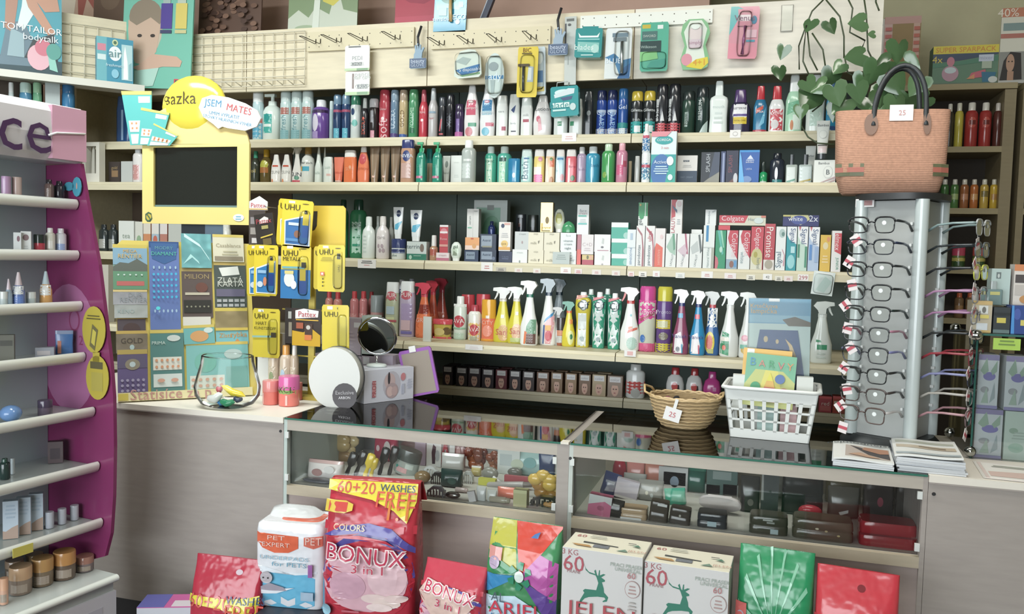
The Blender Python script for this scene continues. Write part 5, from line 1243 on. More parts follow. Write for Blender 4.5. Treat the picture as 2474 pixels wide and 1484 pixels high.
# ---------------------------------------------------------------- counters and glass cases
YC, ZC, YCB = 2.40, .958, 2.98
XC = [-2.62, -1.464, -.520, .436, 1.5]
LAM = 'a0968e~w'


def counter(x0, x1, lab):
    return thing('counter_cabinet', lab, 'counter', (0, 0, 0), parts=[
        ('front_panel', boxes((x0, x1, YC, YC + .02, .27, ZC - .022, LAM))), ('carcass', boxes((x0, x1, YC + .02, YCB, .27, ZC - .022, '8c847c~w'))),
        ('plinth', boxes((x0, x1, YC + .06, YCB - .05, 0, .27, '2c2a2c'))), ('worktop', boxes((x0, x1, YC - .004, YCB, ZC - .022, ZC - .018, LAM), (x0, x1, YC - .004, YCB, ZC - .018, ZC, 'e4ddcf')))])


counter(XC[0], XC[1] - .001, 'grey beige counter cabinet with white top under the ticket board')
counter(XC[3] + .001, XC[4], 'grey beige counter cabinet with white top under the glass tower')


def case(x0, x1, pl, pr, lab, inner):
    zf, zt = .737, ZC - .006
    a0, a1 = x0 + max(pl, .012), x1 - max(pr, .012)
    ps = [('front_panel', boxes((a0, a1, YC + .012, YC + .03, .27, zf - .031, 'ac9a92~w'))),
          ('shelf_floor', boxes((a0, a1, YC, YC + .02, zf - .03, zf, 'b8aa90~w'), (a0, a1, YC + .02, YCB - .021, zf - .03, zf, 'c4c4ba'))),
          ('top_rail', boxes((a0, a1, YC, YC + .02, zt - .034, zt - .0005, 'b0a698~w'))),
          ('rear_rail', boxes((x0, x1, YCB - .02, YCB, zt - .03, zt - .0005, 'b0a698~w'))),
          ('back_panel', boxes((x0, x1, YCB - .02, YCB, .27, zt - .03, inner[1]))),
          ('plinth', boxes((x0, x1, YC + .06, YCB - .05, 0, .27, '2c2a2c'))),
          ('side_panel', boxes((x0, x0 + max(pl, .012), YC, YCB - .02, .27, zt - .0005, inner[0] if pl < .02 else LAM))),
          ('side_panel', boxes((x1 - max(pr, .012), x1, YC, YCB - .02, .27, zt - .0005, LAM)))]
    g = MB()
    g.box(x0 + .003, x1 - (.026 if pr > .02 else .002), YC + .001, YCB, zt, ZC, 'eef8f4~c')
    e = boxes((x0 + .003, x1 - (.026 if pr > .02 else .002), YC - .0015, YC + .0005, zt + .0005, ZC - .0005, '4c9c84~t'))
    ps.append(('glass_top', g, [('glass_edge', e)]))
    ps.append(('front_glass', boxes((x0 + max(pl, .012), x1 - max(pr, .012), YC + .022, YC + .027, zf, zt - .034, 'f2faf8~c'))))
    cl = []
    for x in (x0 + max(pl, .004), x1 - max(pr, .004) - .012):
        for z in (zf + .016, zt - .06):
            b = boxes((x, x + .012, YC - .003, YC + .006, z, z + .02, 'd4d8d4'))
            ps.append(('glass_clip', b))
    b = MB()
    if pr > .02:
        b.box(x1 - .026, x1 - .002, YC - .002, YC + .03, zt + .0005, ZC + .001, 'e0d8c8')
        ps.append(('corner_cap', b))
    return thing('display_case', lab, 'display case', (0, 0, 0), parts=ps)


case(XC[1], XC[2] - .0005, .006, .036, 'left glass topped display case full of hair accessories', ('b4c4bc', 'b4b4b8~v'))
case(XC[2], XC[3], .004, .012, 'right glass topped display case full of wallets and brushes', ('b8c0b8', 'b0a892~v'))
for x, y, l in ((678, 1042, 'left counter'), (1378, 1108, 'middle case post'), (2256, 1194, 'right counter')):
    p = atY(x, y, YC)
    b = MB()
    b.loft([(0, .005, .005), (.003, .004, .004)], '1c1c1e', 10, Matrix.Rotation(math.pi / 2, 4, 'X'))
    thing('screw', f'small dark screw head on the {l} front', 'screw', (p.x, YC - .0002, p.z), parts=b)


def case_row(text, place, zf=.7375):
    for line in text.strip().split('\n'):
        a, rest = line.split('|', 1)
        a = a.split()
        x0, x1, yt, yb = [float(q) for q in a[1:5]]
        Y = min(2.80, max(2.442, atZ((x0 + x1) / 2, yb, zf).y))
        hmx = atY((x0 + x1) / 2, yt, Y).z
        if hmx > .945:                      # keep below the glass
            yt = yt + (hmx - .94) * 800
        row((zf, Y, 0, place, 0), f'{a[0]} {x0} {x1} {yt} {" ".join(a[5:])} | {rest}')


case_row('''
ros 773 870 1036 1118 d=.08 | c8a868 b8905c d0b880 | | tan and yellow fabric hair flower
puf 745 832 1112 1162 d=.06 | d8d0cc c4a09c | e-.3,.4,.3,.2,a87c78;e.4,.6,.3,.2,e4e0dc | white and rose cloth scrunchie
blb 728 812 1158 1173 d=.05 nm=tray ct=tray | 5c5c64 | | flat dark grey oval dish
han 826 846 1088 1152 d=.02 r=0 t=22 nm=hair_brush | 24221e | | black slim brush leaning leftmost
han 848 868 1084 1152 d=.02 t=22 | 2a2620 | | black slim brush leaning beside yellow pair
han 870 890 1092 1156 d=.02 t=20 | e0c030 | | yellow slim brush left of pair
han 886 904 1104 1157 d=.02 t=14 | d4b42c | | yellow slim brush right of pair
han 906 926 1078 1150 d=.02 t=16 | 221f1c | | black slim brush right of yellow pair
han 930 950 1076 1150 d=.02 t=14 | 26221f | | black slim brush next to tilted jar
puf 905 962 1050 1098 d=.05 | b83450 d8c8c8 | e-.5,.5,.15,.12,e8c8cc;e.3,.5,.3,.3,d8ccc8 | red dotted bow with pale knot
jar 948 1008 1084 1150 d=.055 t=14 | a4b0a8 4c5c58 | r-.6,.1,.3,.3,d8a4a4;r.1,.3,.7,.5,c8d4cc;e-.6,.3,.1,.06,2c9c88 | tilted glass jar with dark lid
blb 1000 1040 1138 1172 d=.05 nm=bowl ct=bowl | 8c7450 | | brown wooden oval piece
car 1001 1028 1058 1112 d=.012 nm=card | a498ac | | lilac card at case back
car 1029 1066 1060 1118 d=.012 nm=card | d4d8d4 | p-.2,.1,.2,.1,.3,.7,-.1,.8,-.3,.5,26303c;e.5,.4,.3,.2,a4b0b4 | white card holding black clip
clw 1067 1084 1070 1100 d=.02 | b0404c | | small red claw clip at case back
car 1085 1098 1064 1112 d=.012 nm=card | c8ccc8 | | narrow pale grey card
puf 1097 1124 1064 1116 d=.03 | 8c6460 | e0,.6,.4,.2,b89490 | dusty brown bow on card
ros 1122 1180 1070 1128 d=.06 | 7c3c28 9c5430 6a3024 | | fuzzy auburn hair scrunchie (left)
ros 1174 1226 1088 1134 d=.06 | 86442c a05c38 5c2c20 | | fuzzy auburn hair scrunchie (right)
car 1200 1256 1078 1100 d=.03 nm=card | d4dcd8 | r-.8,.3,.3,.7,b8c4c4 | white strip card at case back
puf 1216 1322 1082 1146 d=.05 | 9cc0bc b4d0c8 | e-.3,.4,.3,.2,c8d4bc;e.3,.5,.3,.2,7cb0b0;e-.4,.15,.3,.1,7cb48c | crinkled aqua plastic packet
puf 1300 1342 1084 1134 d=.03 | 2a3c64 | | navy blue packet
car 1342 1358 1084 1134 d=.012 nm=card | b4b8b4 | | pale card by the middle post
clw 1018 1062 1126 1152 d=.03 | c8ccca | | white claw clip
clw 1040 1072 1140 1172 d=.03 | 1f2422 | | black claw clip beside dark green one
puf 1064 1118 1134 1180 d=.04 | 24403c | e.2,.4,.4,.2,3c5c54 | dark green velvet scrunchie
puf 1066 1122 1096 1140 d=.04 | b8bcb8 d0d4d0 | | crumpled clear packet of elastics
clw 1116 1144 1138 1170 d=.03 | d0d8d4 | | clear claw clip with bright glint
puf 1138 1162 1126 1152 d=.03 | c8b870 d8d8d0 | | pale yellow small pouch
blb 1162 1204 1128 1164 d=.03 nm=hair_clip ct=hair_clip | 8c8c80 | | grey shell shaped clip
bar 1184 1212 1148 1166 d=.012 t=35 nm=hair_clip | dcdcd8 | | white slanted barrette
blb 1224 1262 1130 1156 d=.03 nm=hair_clip ct=hair_clip | 6c6c64 | | dark grey rounded clip
car 1153 1196 1158 1174 d=.02 | c8c83c | | low bright yellow box
car 1215 1285 1152 1172 d=.015 | b0444c | | red strip box behind roller
bar 1174 1290 1158 1182 d=.022 t=-6 | a8a4a0 78706a | | long grey hair roller brush
puf 1200 1260 1178 1206 d=.03 | e07058 | | coral red flat packet
car 1238 1272 1185 1230 d=.03 | b8b478 | r-1,.8,1,1,c8c88c | upright pale olive carton
ros 1276 1364 1134 1212 d=.07 | d8b04c c89040 e0c070 | | yellow and orange fabric hair flower
clw 1276 1362 1198 1228 d=.04 | 2c2a24 | | long black claw clip in front corner
blb 1308 1350 1213 1230 d=.03 nm=hair_clip ct=hair_clip | c08c4c | | amber flat hair slide
clw 1030 1078 1174 1206 d=.03 | 8c949c | | grey blue claw clip at front
blb 1074 1112 1188 1209 d=.025 nm=hair_clip ct=hair_clip | 9c9c98~m | | shiny silver oval slide
bar 1098 1130 1178 1192 d=.016 nm=hair_clip | b8a8a4 | | pinkish grey small barrette
car 1132 1150 1188 1214 d=.012 t=-14 nm=tag ct=tag | dcdedc | | white slanted price card at front
puf 1150 1174 1176 1212 d=.02 | c8ccc8 | | white crumpled tag bag
puf 1176 1200 1184 1214 d=.02 | bcc0b8 | | pale grey crumpled tag bag
bar 1180 1232 1204 1218 d=.02 nm=hair_clip | a49c84 | | beige flat barrette at front
''', 'in the left case')
case_row('''
puf 1447 1490 1140 1200 d=.04 t=14 | 2a3664 | r-.6,.6,.5,.7,8c94a4 | navy blue tube pouch
blb 1478 1514 1106 1150 d=.035 nm=hair_brush ct=brush | b4283c | | round red brush head
puf 1512 1558 1112 1156 d=.04 | d08078 | | coral pink packet at case back
puf 1556 1604 1114 1152 d=.03 | cc7c68 | | coral orange packet at case back
car 1588 1662 1130 1154 d=.03 | c0c0c0 | r-.9,.0,.9,.25,e0e0dc | pale grey tray box
puf 1656 1706 1128 1178 d=.05 | 1f5c4c 2c7c64 | | deep green bag
car 1704 1782 1134 1170 d=.03 | 3c6058 | r-.6,.6,.6,.9,7c908c | dark green flat box
puf 1504 1562 1144 1184 d=.04 | 989c98 | e.2,.5,.3,.2,b8bcb8 | grey clear packet at middle
car 1480 1538 1160 1206 d=.02 t=10 nm=card ct=card | b8b0bc | r-.9,.0,.9,.12,d8d4d0 | lilac grey card pack
puf 1540 1604 1160 1212 d=.03 | 84847c | e-.3,.4,.12,.1,c8c4b0;e.3,.6,.12,.1,b8b8b0;e.1,.3,.12,.1,a8b0ac | spotted grey packet
car 1600 1656 1142 1178 d=.03 | 2c3c6c | e0,.5,.4,.3,8498b0 | navy blue tin with pale emblem
puf 1606 1660 1180 1222 d=.03 t=-8 | 3cac8c | | turquoise cloth packet
car 1416 1474 1198 1252 d=.03 t=6 | c85c80 | p-1,.5,.4,.75,1,.6,1,1,-1,1,c8c8c4;e.1,.4,.3,.12,a84464 | pink compact card with white top
puf 1462 1504 1206 1254 d=.03 t=8 | 34322e | r-.3,.7,.5,.8,b8b8b0 | black case with pale tag
wal 1496 1566 1224 1260 d=.06 | c0a27c | r-.9,.0,.6,.2,d8d8d4 | tan small wallet
wal 1566 1614 1210 1268 d=.05 t=5 | 4c463c | r-.2,.85,.8,.98,d8dcd8 | dark brown wallet with white label
wal 1614 1668 1226 1276 d=.05 t=5 | 46403a | e0,.6,.1,.08,b8b4a8 | dark brown wallet with metal stud
wal 1682 1758 1236 1290 d=.07 | 34383c | r-.3,.15,.3,.5,a8c0c8 | slate black pouch with pale blue tag
car 1700 1738 1172 1196 d=.03 | 8c9890 | | clear grey box of pins (left)
car 1744 1782 1172 1198 d=.03 | 848c84 | | clear grey box of pins (right)
puf 1786 1836 1150 1240 d=.05 | 2a2c2a | e.1,.3,.3,.1,5c5c54 | black pouch behind oval brush
car 1838 1882 1134 1244 d=.04 | 1c2826 | p-1,.3,-.7,.3,-.8,1,-1,1,7c807c | tall black box with grey edge
wal 1886 1990 1148 1246 d=.04 | 202422 | r-.9,.02,.9,.05,3c4440 | large black wallet standing upright
car 1866 1950 1136 1162 d=.02 b=.06 nm=card ct=card | b8bcac | | pale card behind black wallet
blb 1924 1986 1220 1246 d=.03 b=-.03 nm=compact_mirror ct=mirror | c03440 | | red oval compact mirror
puf 1990 2082 1144 1200 d=.04 b=.05 | 8c8460 | e.2,.3,.4,.2,a49c60 | crumpled olive yellow paper
puf 1996 2076 1176 1254 d=.05 | 4a4840 | p-.2,.1,.3,.2,.3,.3,-.3,.2,c4c8c4 | dark olive pouch with white tag
wal 2082 2158 1160 1262 d=.05 | 2c2624 | e.1,.5,.2,.12,7c3440 | dark brown purse with red rose
wal 2160 2228 1164 1272 d=.05 | 302c28 | | very dark brown purse in corner
wal 1806 1904 1242 1304 d=.08 | 4c463a | r-.3,.8,.2,.88,c4c8c0;r-.1,.66,.3,.76,a8aca4;r.1,.08,.5,.36,b4c8cc | brown wallet with three pale tags
wal 1908 2062 1250 1318 d=.09 | 5c5444 | e-.2,.6,.06,.05,d8d0b0;e.1,.52,.05,.05,c8b888;e.5,.35,.05,.05,c8b880 | glossy brown wallet with gold studs
wal 2068 2214 1256 1336 d=.09 | 9c2028 | r-1,.46,1,.54,701820 | large red leather wallet
''', 'in the right case')
# oval brush seen from its bristles
p = atZ(1738, 1244, .7375)
w = .125
m = MB()
M = Matrix.Translation((0, 0, .032)) @ Matrix.Rotation(R(-50), 4, 'X')
m.loft([(-.004, w / 2, .036, 2.4), (.004, w / 2, .036, 2.4), (.008, w / 2 - .006, .030, 2.4)], 'c4bcbc', 28, M)
m.loft([(.008, w / 2 - .008, .028, 2.4), (.0095, w / 2 - .010, .026, 2.4)], 'b02c3c', 28, M)
bz = MB()
for k in range(3):
    bz.box(-.036 + .004 * (k % 2), .034 + .004 * (k % 2), -.018 + .013 * k, -.009 + .013 * k, .0095, .016, 'e8ecea', M)
thing('hair_brush', 'oval red and white brush with pale bristle rows in the right case', 'brush', (p.x, 2.60, .7375), (0, 0, R(-4)), parts=[('pad', m), ('bristles', bz)])

# bench and plinth in front of the counter
ZBN = .462
bx = [-1.345, .46]
thing('low_bench', 'dark navy bench carrying the washing powder packs', 'bench', (0, 0, 0), parts=[
    ('bench_top', boxes((bx[0], bx[1], 1.98, 2.385, ZBN - .03, ZBN, '20222e'))), ('side_panel', boxes((bx[0], bx[0] + .02, 2.0, 2.37, 0, ZBN - .03, '1c1e28'))),
    ('side_panel', boxes((bx[1] - .02, bx[1], 2.0, 2.37, 0, ZBN - .03, '1c1e28'))), ('back_panel', boxes((bx[0] + .02, bx[1] - .02, 2.35, 2.37, 0, ZBN - .03, '1c1e28')))])
thing('low_plinth', 'black low plinth at the foot of the left counter', 'plinth', (0, 0, 0), parts=boxes((-1.83, -1.35, 1.7, 2.385, 0, .235, '24242a')))


# ---------------------------------------------------------------- packs on the bench
def bag(w, d, h, c, dec, fold=0, hole=False, sfx='~f'):
    rg = [(0, .97, .92), (.06, 1, 1), (.35, 1.0, 1.02), (.62, .99, .9), (.8, .985, .6), (.92, .985, .22), (1, .985, .05)]
    b = MB(sfx)
    R_ = [(z * h, r * w / 2, e * d / 2, 5) for z, r, e in rg]
    b.loft(R_, c, 40)
    s = surf_of([(z, r, e / r) for z, r, e in rg], w, d, h, 5)
    b.deco(dec, w, h, s, True, None, .0006)
    return b


BON = ('e0,.36,1,.3,4c449c;r-1,.66,1,.72,c4283a;e0,.32,1,.29,c4283a;e-.05,.33,.93,.235,d8a4b2;e.45,.35,.42,.14,e0b8c0;e-.4,.28,.4,.1,cc98ac;e.2,.2,.3,.035,e4c8c4;e.45,.17,.3,.035,e4ccc4;e.65,.21,.25,.03,e0c4c0;e.3,.14,.28,.03,e8d0cc;p-1,.62,-.2,.66,.4,.64,1,.53,1,.57,.5,.7,0,.73,-.6,.7,4c449c;p-1,.62,-.2,.645,.4,.62,.6,.58,.4,.6,-.2,.62,c4283a;')
def bon(big):
    s = BON
    if big:
        s += 'p-1,1,.95,1,.95,.88,.8,.74,.5,.82,0,.88,-1,.93,e2d034;t 60+20,-.38,.955,.42,d85040;t WASHES,.52,.965,.38,2c4874;t FREE,.52,.89,.42,d85040;t 1:1,.6,.825,.22,d8702c;'
        s += 'p-1,.79,-.55,.79,-.38,.81,-.38,.85,-.55,.87,-1,.87,d8b83c;r-.92,.8,-.5,.86,d04038;t COLORS,-.4,.7,.34,d8b87c;e-.85,.1,.12,.04,88b8cc;r.3,.05,.75,.08,c86478;l -.3,.1,.25,2,.03,c85c6c;'
    s += 't BONUX,.0,.515,.84,c82c4c,-3,.12,f0dcdc;t 3 in 1,.05,.42,.34,c83450,0,.06,e8ccd0;'
    return s


YB_ = 2.16


def bench(name, lab, cat, x0, x1, yt, c, dec, d, Y=YB_, z=ZBN, rz=0, kind='bag', sfx='~f', extra=()):
    xm = (x0 + x1) / 2
    A, B = atY(x0, 1400, Y), atY(x1, 1400, Y)
    h = atY(xm, yt, Y).z - z
    w = B.x - A.x
    m = bag(w, d, h, c, dec, sfx=sfx) if kind == 'bag' else boxmb(w, d, h, c, dec)
    ps = [('pack_body', m)]
    for n, f in extra:
        q = MB(sfx)
        f(q, w, h, d)
        ps.append((n, q))
    return thing(name, lab, cat, ((A.x + B.x) / 2, Y + (d / 2 if kind != 'bag' else .02), z + .001), (0, 0, R(rz)), parts=ps if extra else m)


flap = lambda q, w, h, d: q.loft([(h * .985, w * .49, d * .03, 5, 0, .0), (h * 1.005, w * .49, d * .10, 5, 0, d * .08), (h * .99, w * .49, d * .05, 5, 0, d * .2), (h * .84, w * .48, d * .04, 5, .01, d * .34)], 'b8242c', 32)
bench('washing_powder_bag', 'tall red and yellow washing powder bag with folded top', 'bag', 796, 1002, 1166, 'c4283a', bon(1), .16, rz=9, extra=[('folded_top', flap)])
bench('washing_powder_bag', 'small red washing powder bag right of the tall red one', 'bag', 1020, 1178, 1366, 'c83448', BON + 'p-1,.6,-.4,.3,.2,.2,.95,.6,.6,.66,0,.72,-.7,.8,d8b4a8;p-.7,.3,.9,.35,.9,.2,-.6,.15,5c3c8c;t BONUX,.05,.66,.8,c82c4c,-8,.2,f0dcdc;t 3 in 1,.05,.5,.4,c83450,-6,.1,e8ccd0', .11, Y=2.12, rz=-7)
A_ = 'p-1,.74,-.1,.62,-.3,1,-1,1,b8b43c;p-.3,1,.0,.6,.45,.75,1,.98,1,1,d83c2c;p.0,.6,1,.42,1,.72,.5,.78,b84ca0;p0,.58,1,.2,1,.44,5c3c94;p-1,.42,-1,.58,0,.6,2c84c0;p-1,.58,-1,.76,-.0,.62,2c8c4c;p-1,0,1,0,1,.24,.5,.36,-.1,.44,-1,.4,b8d4e4;'
for k in range(6):
    a = k * math.pi / 3
    A_ += 'p' + ','.join(f'{.0 + .34 * math.cos(a + o) * q:.3f},{.6 + .11 * math.sin(a + o) * q:.3f}' for o, q in ((0, .45), (.25, 1), (.6, 1.02), (.95, .75), (.7, .55))) + ',2c8c64;'
A_ += 'e0,.6,.13,.045,d4e4dc;p-.95,.7,-.55,.7,-.55,.8,-.95,.8,d88c84;e-.75,.68,.16,.05,b09ab8;t ARIEL,-.05,.34,.78,d8384c,2,.1;t AQUA-PUDER,0,.25,.8,3c74b4;t AL,-.55,.42,.2,4c5c68;r-1,.0,.9,.12,7c5ca8;p.3,.93,.45,.95,.4,.9,.2,.9,3c6cb0'
bench('washing_powder_bag', 'multicoloured washing powder bag with green petal emblem', 'bag', 1182, 1355, 1266, '3c8c54', A_, .12, Y=2.14, rz=-4)
G_ = ''.join(f'p0,.42,{math.cos(a):.3f},{.42 + .6 * math.sin(a):.3f},{math.cos(a + .07):.3f},{.42 + .6 * math.sin(a + .07):.3f},7cc09c;' for a in [.2 + .37 * i for i in range(9)])
for k in range(6):
    a = k * math.pi / 3 + .3
    G_ += 'p' + ','.join(f'{.0 + .34 * math.cos(a + o) * q:.3f},{.45 + .11 * math.sin(a + o) * q:.3f}' for o, q in ((0, .45), (.25, 1), (.6, 1.02), (.95, .75), (.7, .55))) + ',b0dcc4;'
bench('washing_powder_bag', 'green washing powder bag with pale rays and petal emblem', 'bag', 1784, 1970, 1332, '1f8c54', G_ + 'e0,.45,.14,.05,d8ece0;p-1,.45,-.7,.45,-.7,.62,-1,.62,d05c58;e-.85,.5,.12,.06,b4b0c4;t ARIEL,0,.2,.7,d8384c', .12, Y=2.14, rz=-5)
bench('washing_powder_bag', 'red washing powder bag with yellow badge at the bench end', 'bag', 1974, 2178, 1384, 'c82c38', 'e.1,.88,.1,.025,7c1c24;r-1,.62,1,.66,a82430;p-1,.56,-.7,.56,-.7,.62,-1,.62,d8b83c;p-.3,.3,1,.3,1,.6,-.3,.6,d8c434;t 60+20,.3,.5,.5,d85040;t BONUX,0,.2,.8,f0d0d0', .13, Y=2.12, rz=-6)
bench('washing_powder_bag', 'red washing powder bag with yellow band standing lower at left', 'bag', 470, 628, 1352, 'b8243a', 'e.35,.9,.1,.02,c4b0bc;p-1,.7,.2,.7,1,.74,1,.46,.4,.6,0,.62,-1,.64,e0d034;t 60+20,-.35,.665,.62,d8584c;t WASHES,.66,.7,.52,2c4874;t FREE,.66,.61,.5,d85040;t BONUX,0,.35,.8,f0d0d0', .13, Y=2.1, z=.236, rz=4)
PAD = ('r-1,.0,1,.42,5cb4dc;p-1,.42,1,.44,1,.48,.2,.4,-.5,.46,-1,.5,e0e8f0;p-.94,.88,.28,.86,.28,.72,.0,.66,-.4,.65,-.75,.7,-.94,.76,e8603c;t PET,-.35,.83,.25,f0c8bc,0,.05;t EXPERT,-.35,.75,.4,f0c8bc,0,.05;p.45,.86,.95,.88,.95,.76,.72,.73,.45,.76,e06c58;t PET,.72,.82,.22,f0c8bc;'
       't UNDERPADS,-.1,.6,.7,88b4cc,0,.045;t for PETS,.05,.53,.5,5c9cb8,0,.05;p-.9,.2,-.2,.24,.2,.26,-.3,.18,-.8,.16,e4e8f0;e-.6,.36,.18,.07,b8b0b8;p-.8,.24,-.5,.3,-.1,.26,.0,.22,-.5,.21,-.8,.21,9c94a4;r.4,.12,.75,.22,9cb8d0;r.6,.4,.72,.55,a05ca8;e-.68,.36,.02,.01,2c2c30;e-.54,.36,.02,.01,2c2c30')
b = MB('~f')
A, B = atY(632, 1400, 2.17), atY(786, 1400, 2.17)
hw, hh = (B.x - A.x), atY(710, 1256, 2.17).z - ZBN
rg = [(0, .95, .95), (.05, 1, 1), (.9, 1, 1), (.97, .97, .96), (1, .86, .85)]
b.loft([(z * hh, r * hw / 2, e * .075, 7) for z, r, e in rg], 'e2e4ea', 40)
b.deco(PAD, hw, hh, surf_of([(z, r, e / r) for z, r, e in rg], hw, .15, hh, 7), True, None, .0006)
b.loft([(hh, .3 * hw, .045, 4, .02, .0), (hh + .0015, .29 * hw, .04, 4, .02, .0)], 'e8684c', 20)
q = MB('~f')
q.loft([(hh - .003, .4 * hw, .05, 3, -.01, .02), (hh + .014, .3 * hw, .03, 3, -.03, .04), (hh + .018, .1 * hw, .006, 3, -.05, .05)], 'd4d8da', 16)
thing('pet_pad_pack', 'white and blue pet underpad pack left of the tall red bag', 'pack', ((A.x + B.x) / 2, 2.2, ZBN + .001), (0, 0, R(8)), parts=[('pack_body', b), ('wrapper_fold', q)])
DEER = [(605, 1140), (612, 1160), (635, 1180), (680, 1188), (672, 1170), (682, 1160), (692, 1190), (700, 1198), (705, 1162), (712, 1160), (712, 1192), (735, 1180), (752, 1182), (722, 1203), (748, 1216), (748, 1226), (728, 1232), (742, 1268), (745, 1292), (775, 1318), (766, 1345), (738, 1352), (736, 1346), (756, 1332), (748, 1322), (700, 1324), (640, 1334), (612, 1346), (588, 1372), (575, 1407), (566, 1404), (580, 1358), (608, 1312), (597, 1300), (612, 1288), (690, 1285), (703, 1240), (690, 1208), (682, 1196), (640, 1190), (612, 1172)]
DX = ','.join(f'{(x - 722) / 277:.3f},{1 - (y - 1050) / 700:.3f}' for x, y in DEER)
JEL = f'p{DX},2c7c64;t 3 KG,-.8,.965,.2,b06468;t 60,-.7,.87,.26,b84c58;t PRANI,-.7,.8,.16,a87c80;e.78,.72,.19,.075,b0908c;e.78,.72,.175,.068,d0cecc;l .78,.74,.1,3,.03,b0908c;t PRACI PRASEK,.62,.915,.4,98a89c;t UNIVERZAL,.66,.88,.32,98a89c;t 60,.75,.84,.1,b86c70;t JELEN,.0,.47,.86,b8444c,0,.16;e.9,.5,.03,.012,88a098;l .78,.6,.1,3,.03,b8b0ac;e-.3,.3,.5,.1,4c8c74;t UNIVERZAL,.0,.28,.7,98a89c'
for i, (x0, x1, yt) in enumerate(((1358, 1556, 1330), (1558, 1766, 1366))):
    lab = ('left', 'right')[i] + ' one of two grey deer print washing powder cartons'
    Y = 2.08
    A, B = atY(x0, 1400, Y), atY(x1, 1400, Y)
    w, h, d = (B.x - A.x) * .992, atY((x0 + x1) / 2, yt + (5 if i else 6), Y).z - ZBN, .125
    m = boxmb(w, d, h, 'd0cecc', JEL)
    T = Matrix.Translation((0, 0, h)) @ Matrix.Rotation(R(-90), 4, 'X')
    m.box(-w / 2 + .001, w / 2 - .001, -d / 2 + .001, d / 2 - .001, h, h + .0006, 'e2dcc4')
    m.deco('t 60,-.75,.3,.12,c06464;p-.6,-.1,.3,-.14,.3,-.1,-.6,-.02,3c3c38;r-.3,-.32,.1,-.16,6c7078;p.3,-.36,.5,-.22,.6,-.36,6c8c78;p-.85,-.25,-.4,-.25,-.3,-.36,-.7,-.34,c08c4c;t JELEN,.8,-.3,.22,c89480;p.6,.02,.75,.1,.85,-.04,4c7c64;l -.3,.3,.25,2,.08,9c9c8c;r.5,.1,.7,.14,4c4c48', w, d, lambda x, z: 0, False, Matrix.Translation((0, 0, h + .0008)) @ Matrix.Rotation(R(-90), 4, 'X'))
    thing('washing_powder_carton', lab + ' on the bench', 'box', ((A.x + B.x) / 2, Y + d / 2, ZBN + .001), (0, 0, R(-3.0)), parts=m)
m = boxmb(.2, .1, .155, 'c8cad4', 'r-1,0,1,.5,8c4c8c')
m.box(-.1, .1, -.05, .05, .155, .157, 'd0549c')
m.box(-.1, -.02, -.05, .05, .157, .1575, '5c5cb0')
m.box(.0, .09, -.045, .0, .157, .1575, 'd8ccd4')
pp = atY(392, 1462, 2.14)
thing('washing_powder_carton', 'pink topped carton low in the bottom left corner', 'box', (pp.x, 2.2, .236), (0, 0, R(22)), parts=m)


# ---------------------------------------------------------------- on the left counter
class Pl:
    """leaning board: base from A to B, top leaning back by deg"""

    def __init__(s, A, B, lean):
        s.O = A
        s.x = (B - A)
        s.x.z = 0
        s.x.normalize()
        y = Vector((0, 0, 1)).cross(s.x)
        c, k = math.cos(R(lean)), math.sin(R(lean))
        s.z = Vector((0, 0, c)) + y * k
        s.y = Vector((0, 0, -k)) + y * c
        s.rot = Matrix((s.x, s.y, s.z)).transposed().to_euler()

    def uv(s, px, py, off=0.0):
        p = onpl(s.O - s.y * off, s.y, px, py) - s.O
        return p.dot(s.x), p.dot(s.z)

    def at(s, u, v, off=0.0):
        return s.O + s.x * u + s.z * v - s.y * off

    def card(s, name, lab, cat, x0, y0, x1, y1, off, c, dec='', d=.0015, t=0, sfx='', poly=None, group=None):
        u0, v1 = s.uv(x0, y0, off)
        u1, v0 = s.uv(x1, y1, off)
        w, h = u1 - u0, v1 - v0
        b = MB(sfx)
        if poly:
            b.prism([(p[0] * w / 2, p[1] * h) for p in poly], -d / 2, d / 2, c)
        else:
            b.box(-w / 2, w / 2, -d / 2, d / 2, 0, h, c)
        b.deco(dec, w, h, lambda x, z: -d / 2)
        o = thing(name, lab, cat, s.at((u0 + u1) / 2, v0, off), s.rot, group, b)
        if t:
            o.rotation_euler = (s.rot.to_matrix() @ Matrix.Rotation(R(t), 3, 'Y')).to_euler()
        return o


TB = Pl(atZ(285, 972, ZC + .002), atZ(612, 955, ZC + .002), 14)
uw, vh = TB.uv(600, 570)[0], TB.uv(275, 580)[1]
b = MB()
b.prism([(0, 0), (uw + .01, 0), (uw + .0, vh), (.02, vh), (0, vh - .02)], 0, .006, 'e6cc58')
bs = MB()
bs.box(.0, uw * .98, -.012, 0, 0, .03, 'e8dca4')
bs.deco('r-1,.1,-.86,.9,d8c44c;t Statisíce za p,-.25,.5,.58,c88c84', uw, .03, lambda x, z: -.0125, False, Matrix.Translation((uw / 2, 0, 0)))
fo = MB()
fo.prism([(0, 0), (.13, 0), (.02, .3), (0, .3)], -.002, .002, 'c8b040', Matrix.Translation((uw / 2, .006, .01)) @ Matrix.Rotation(R(90), 4, 'Z'))
thing('ticket_board', 'leaning yellow board covered with scratch tickets', 'board', TB.O, TB.rot, parts=[('backing', b), ('bottom_strip', bs), ('strut', fo)])
rows_ = lambda n, m, x0, z0, dx, dz, c, rx=.06, rz=.018: ''.join(f'e{x0 + i * dx:.3f},{z0 + k * dz:.3f},{rx},{rz},{c};' for i in range(n) for k in range(m))
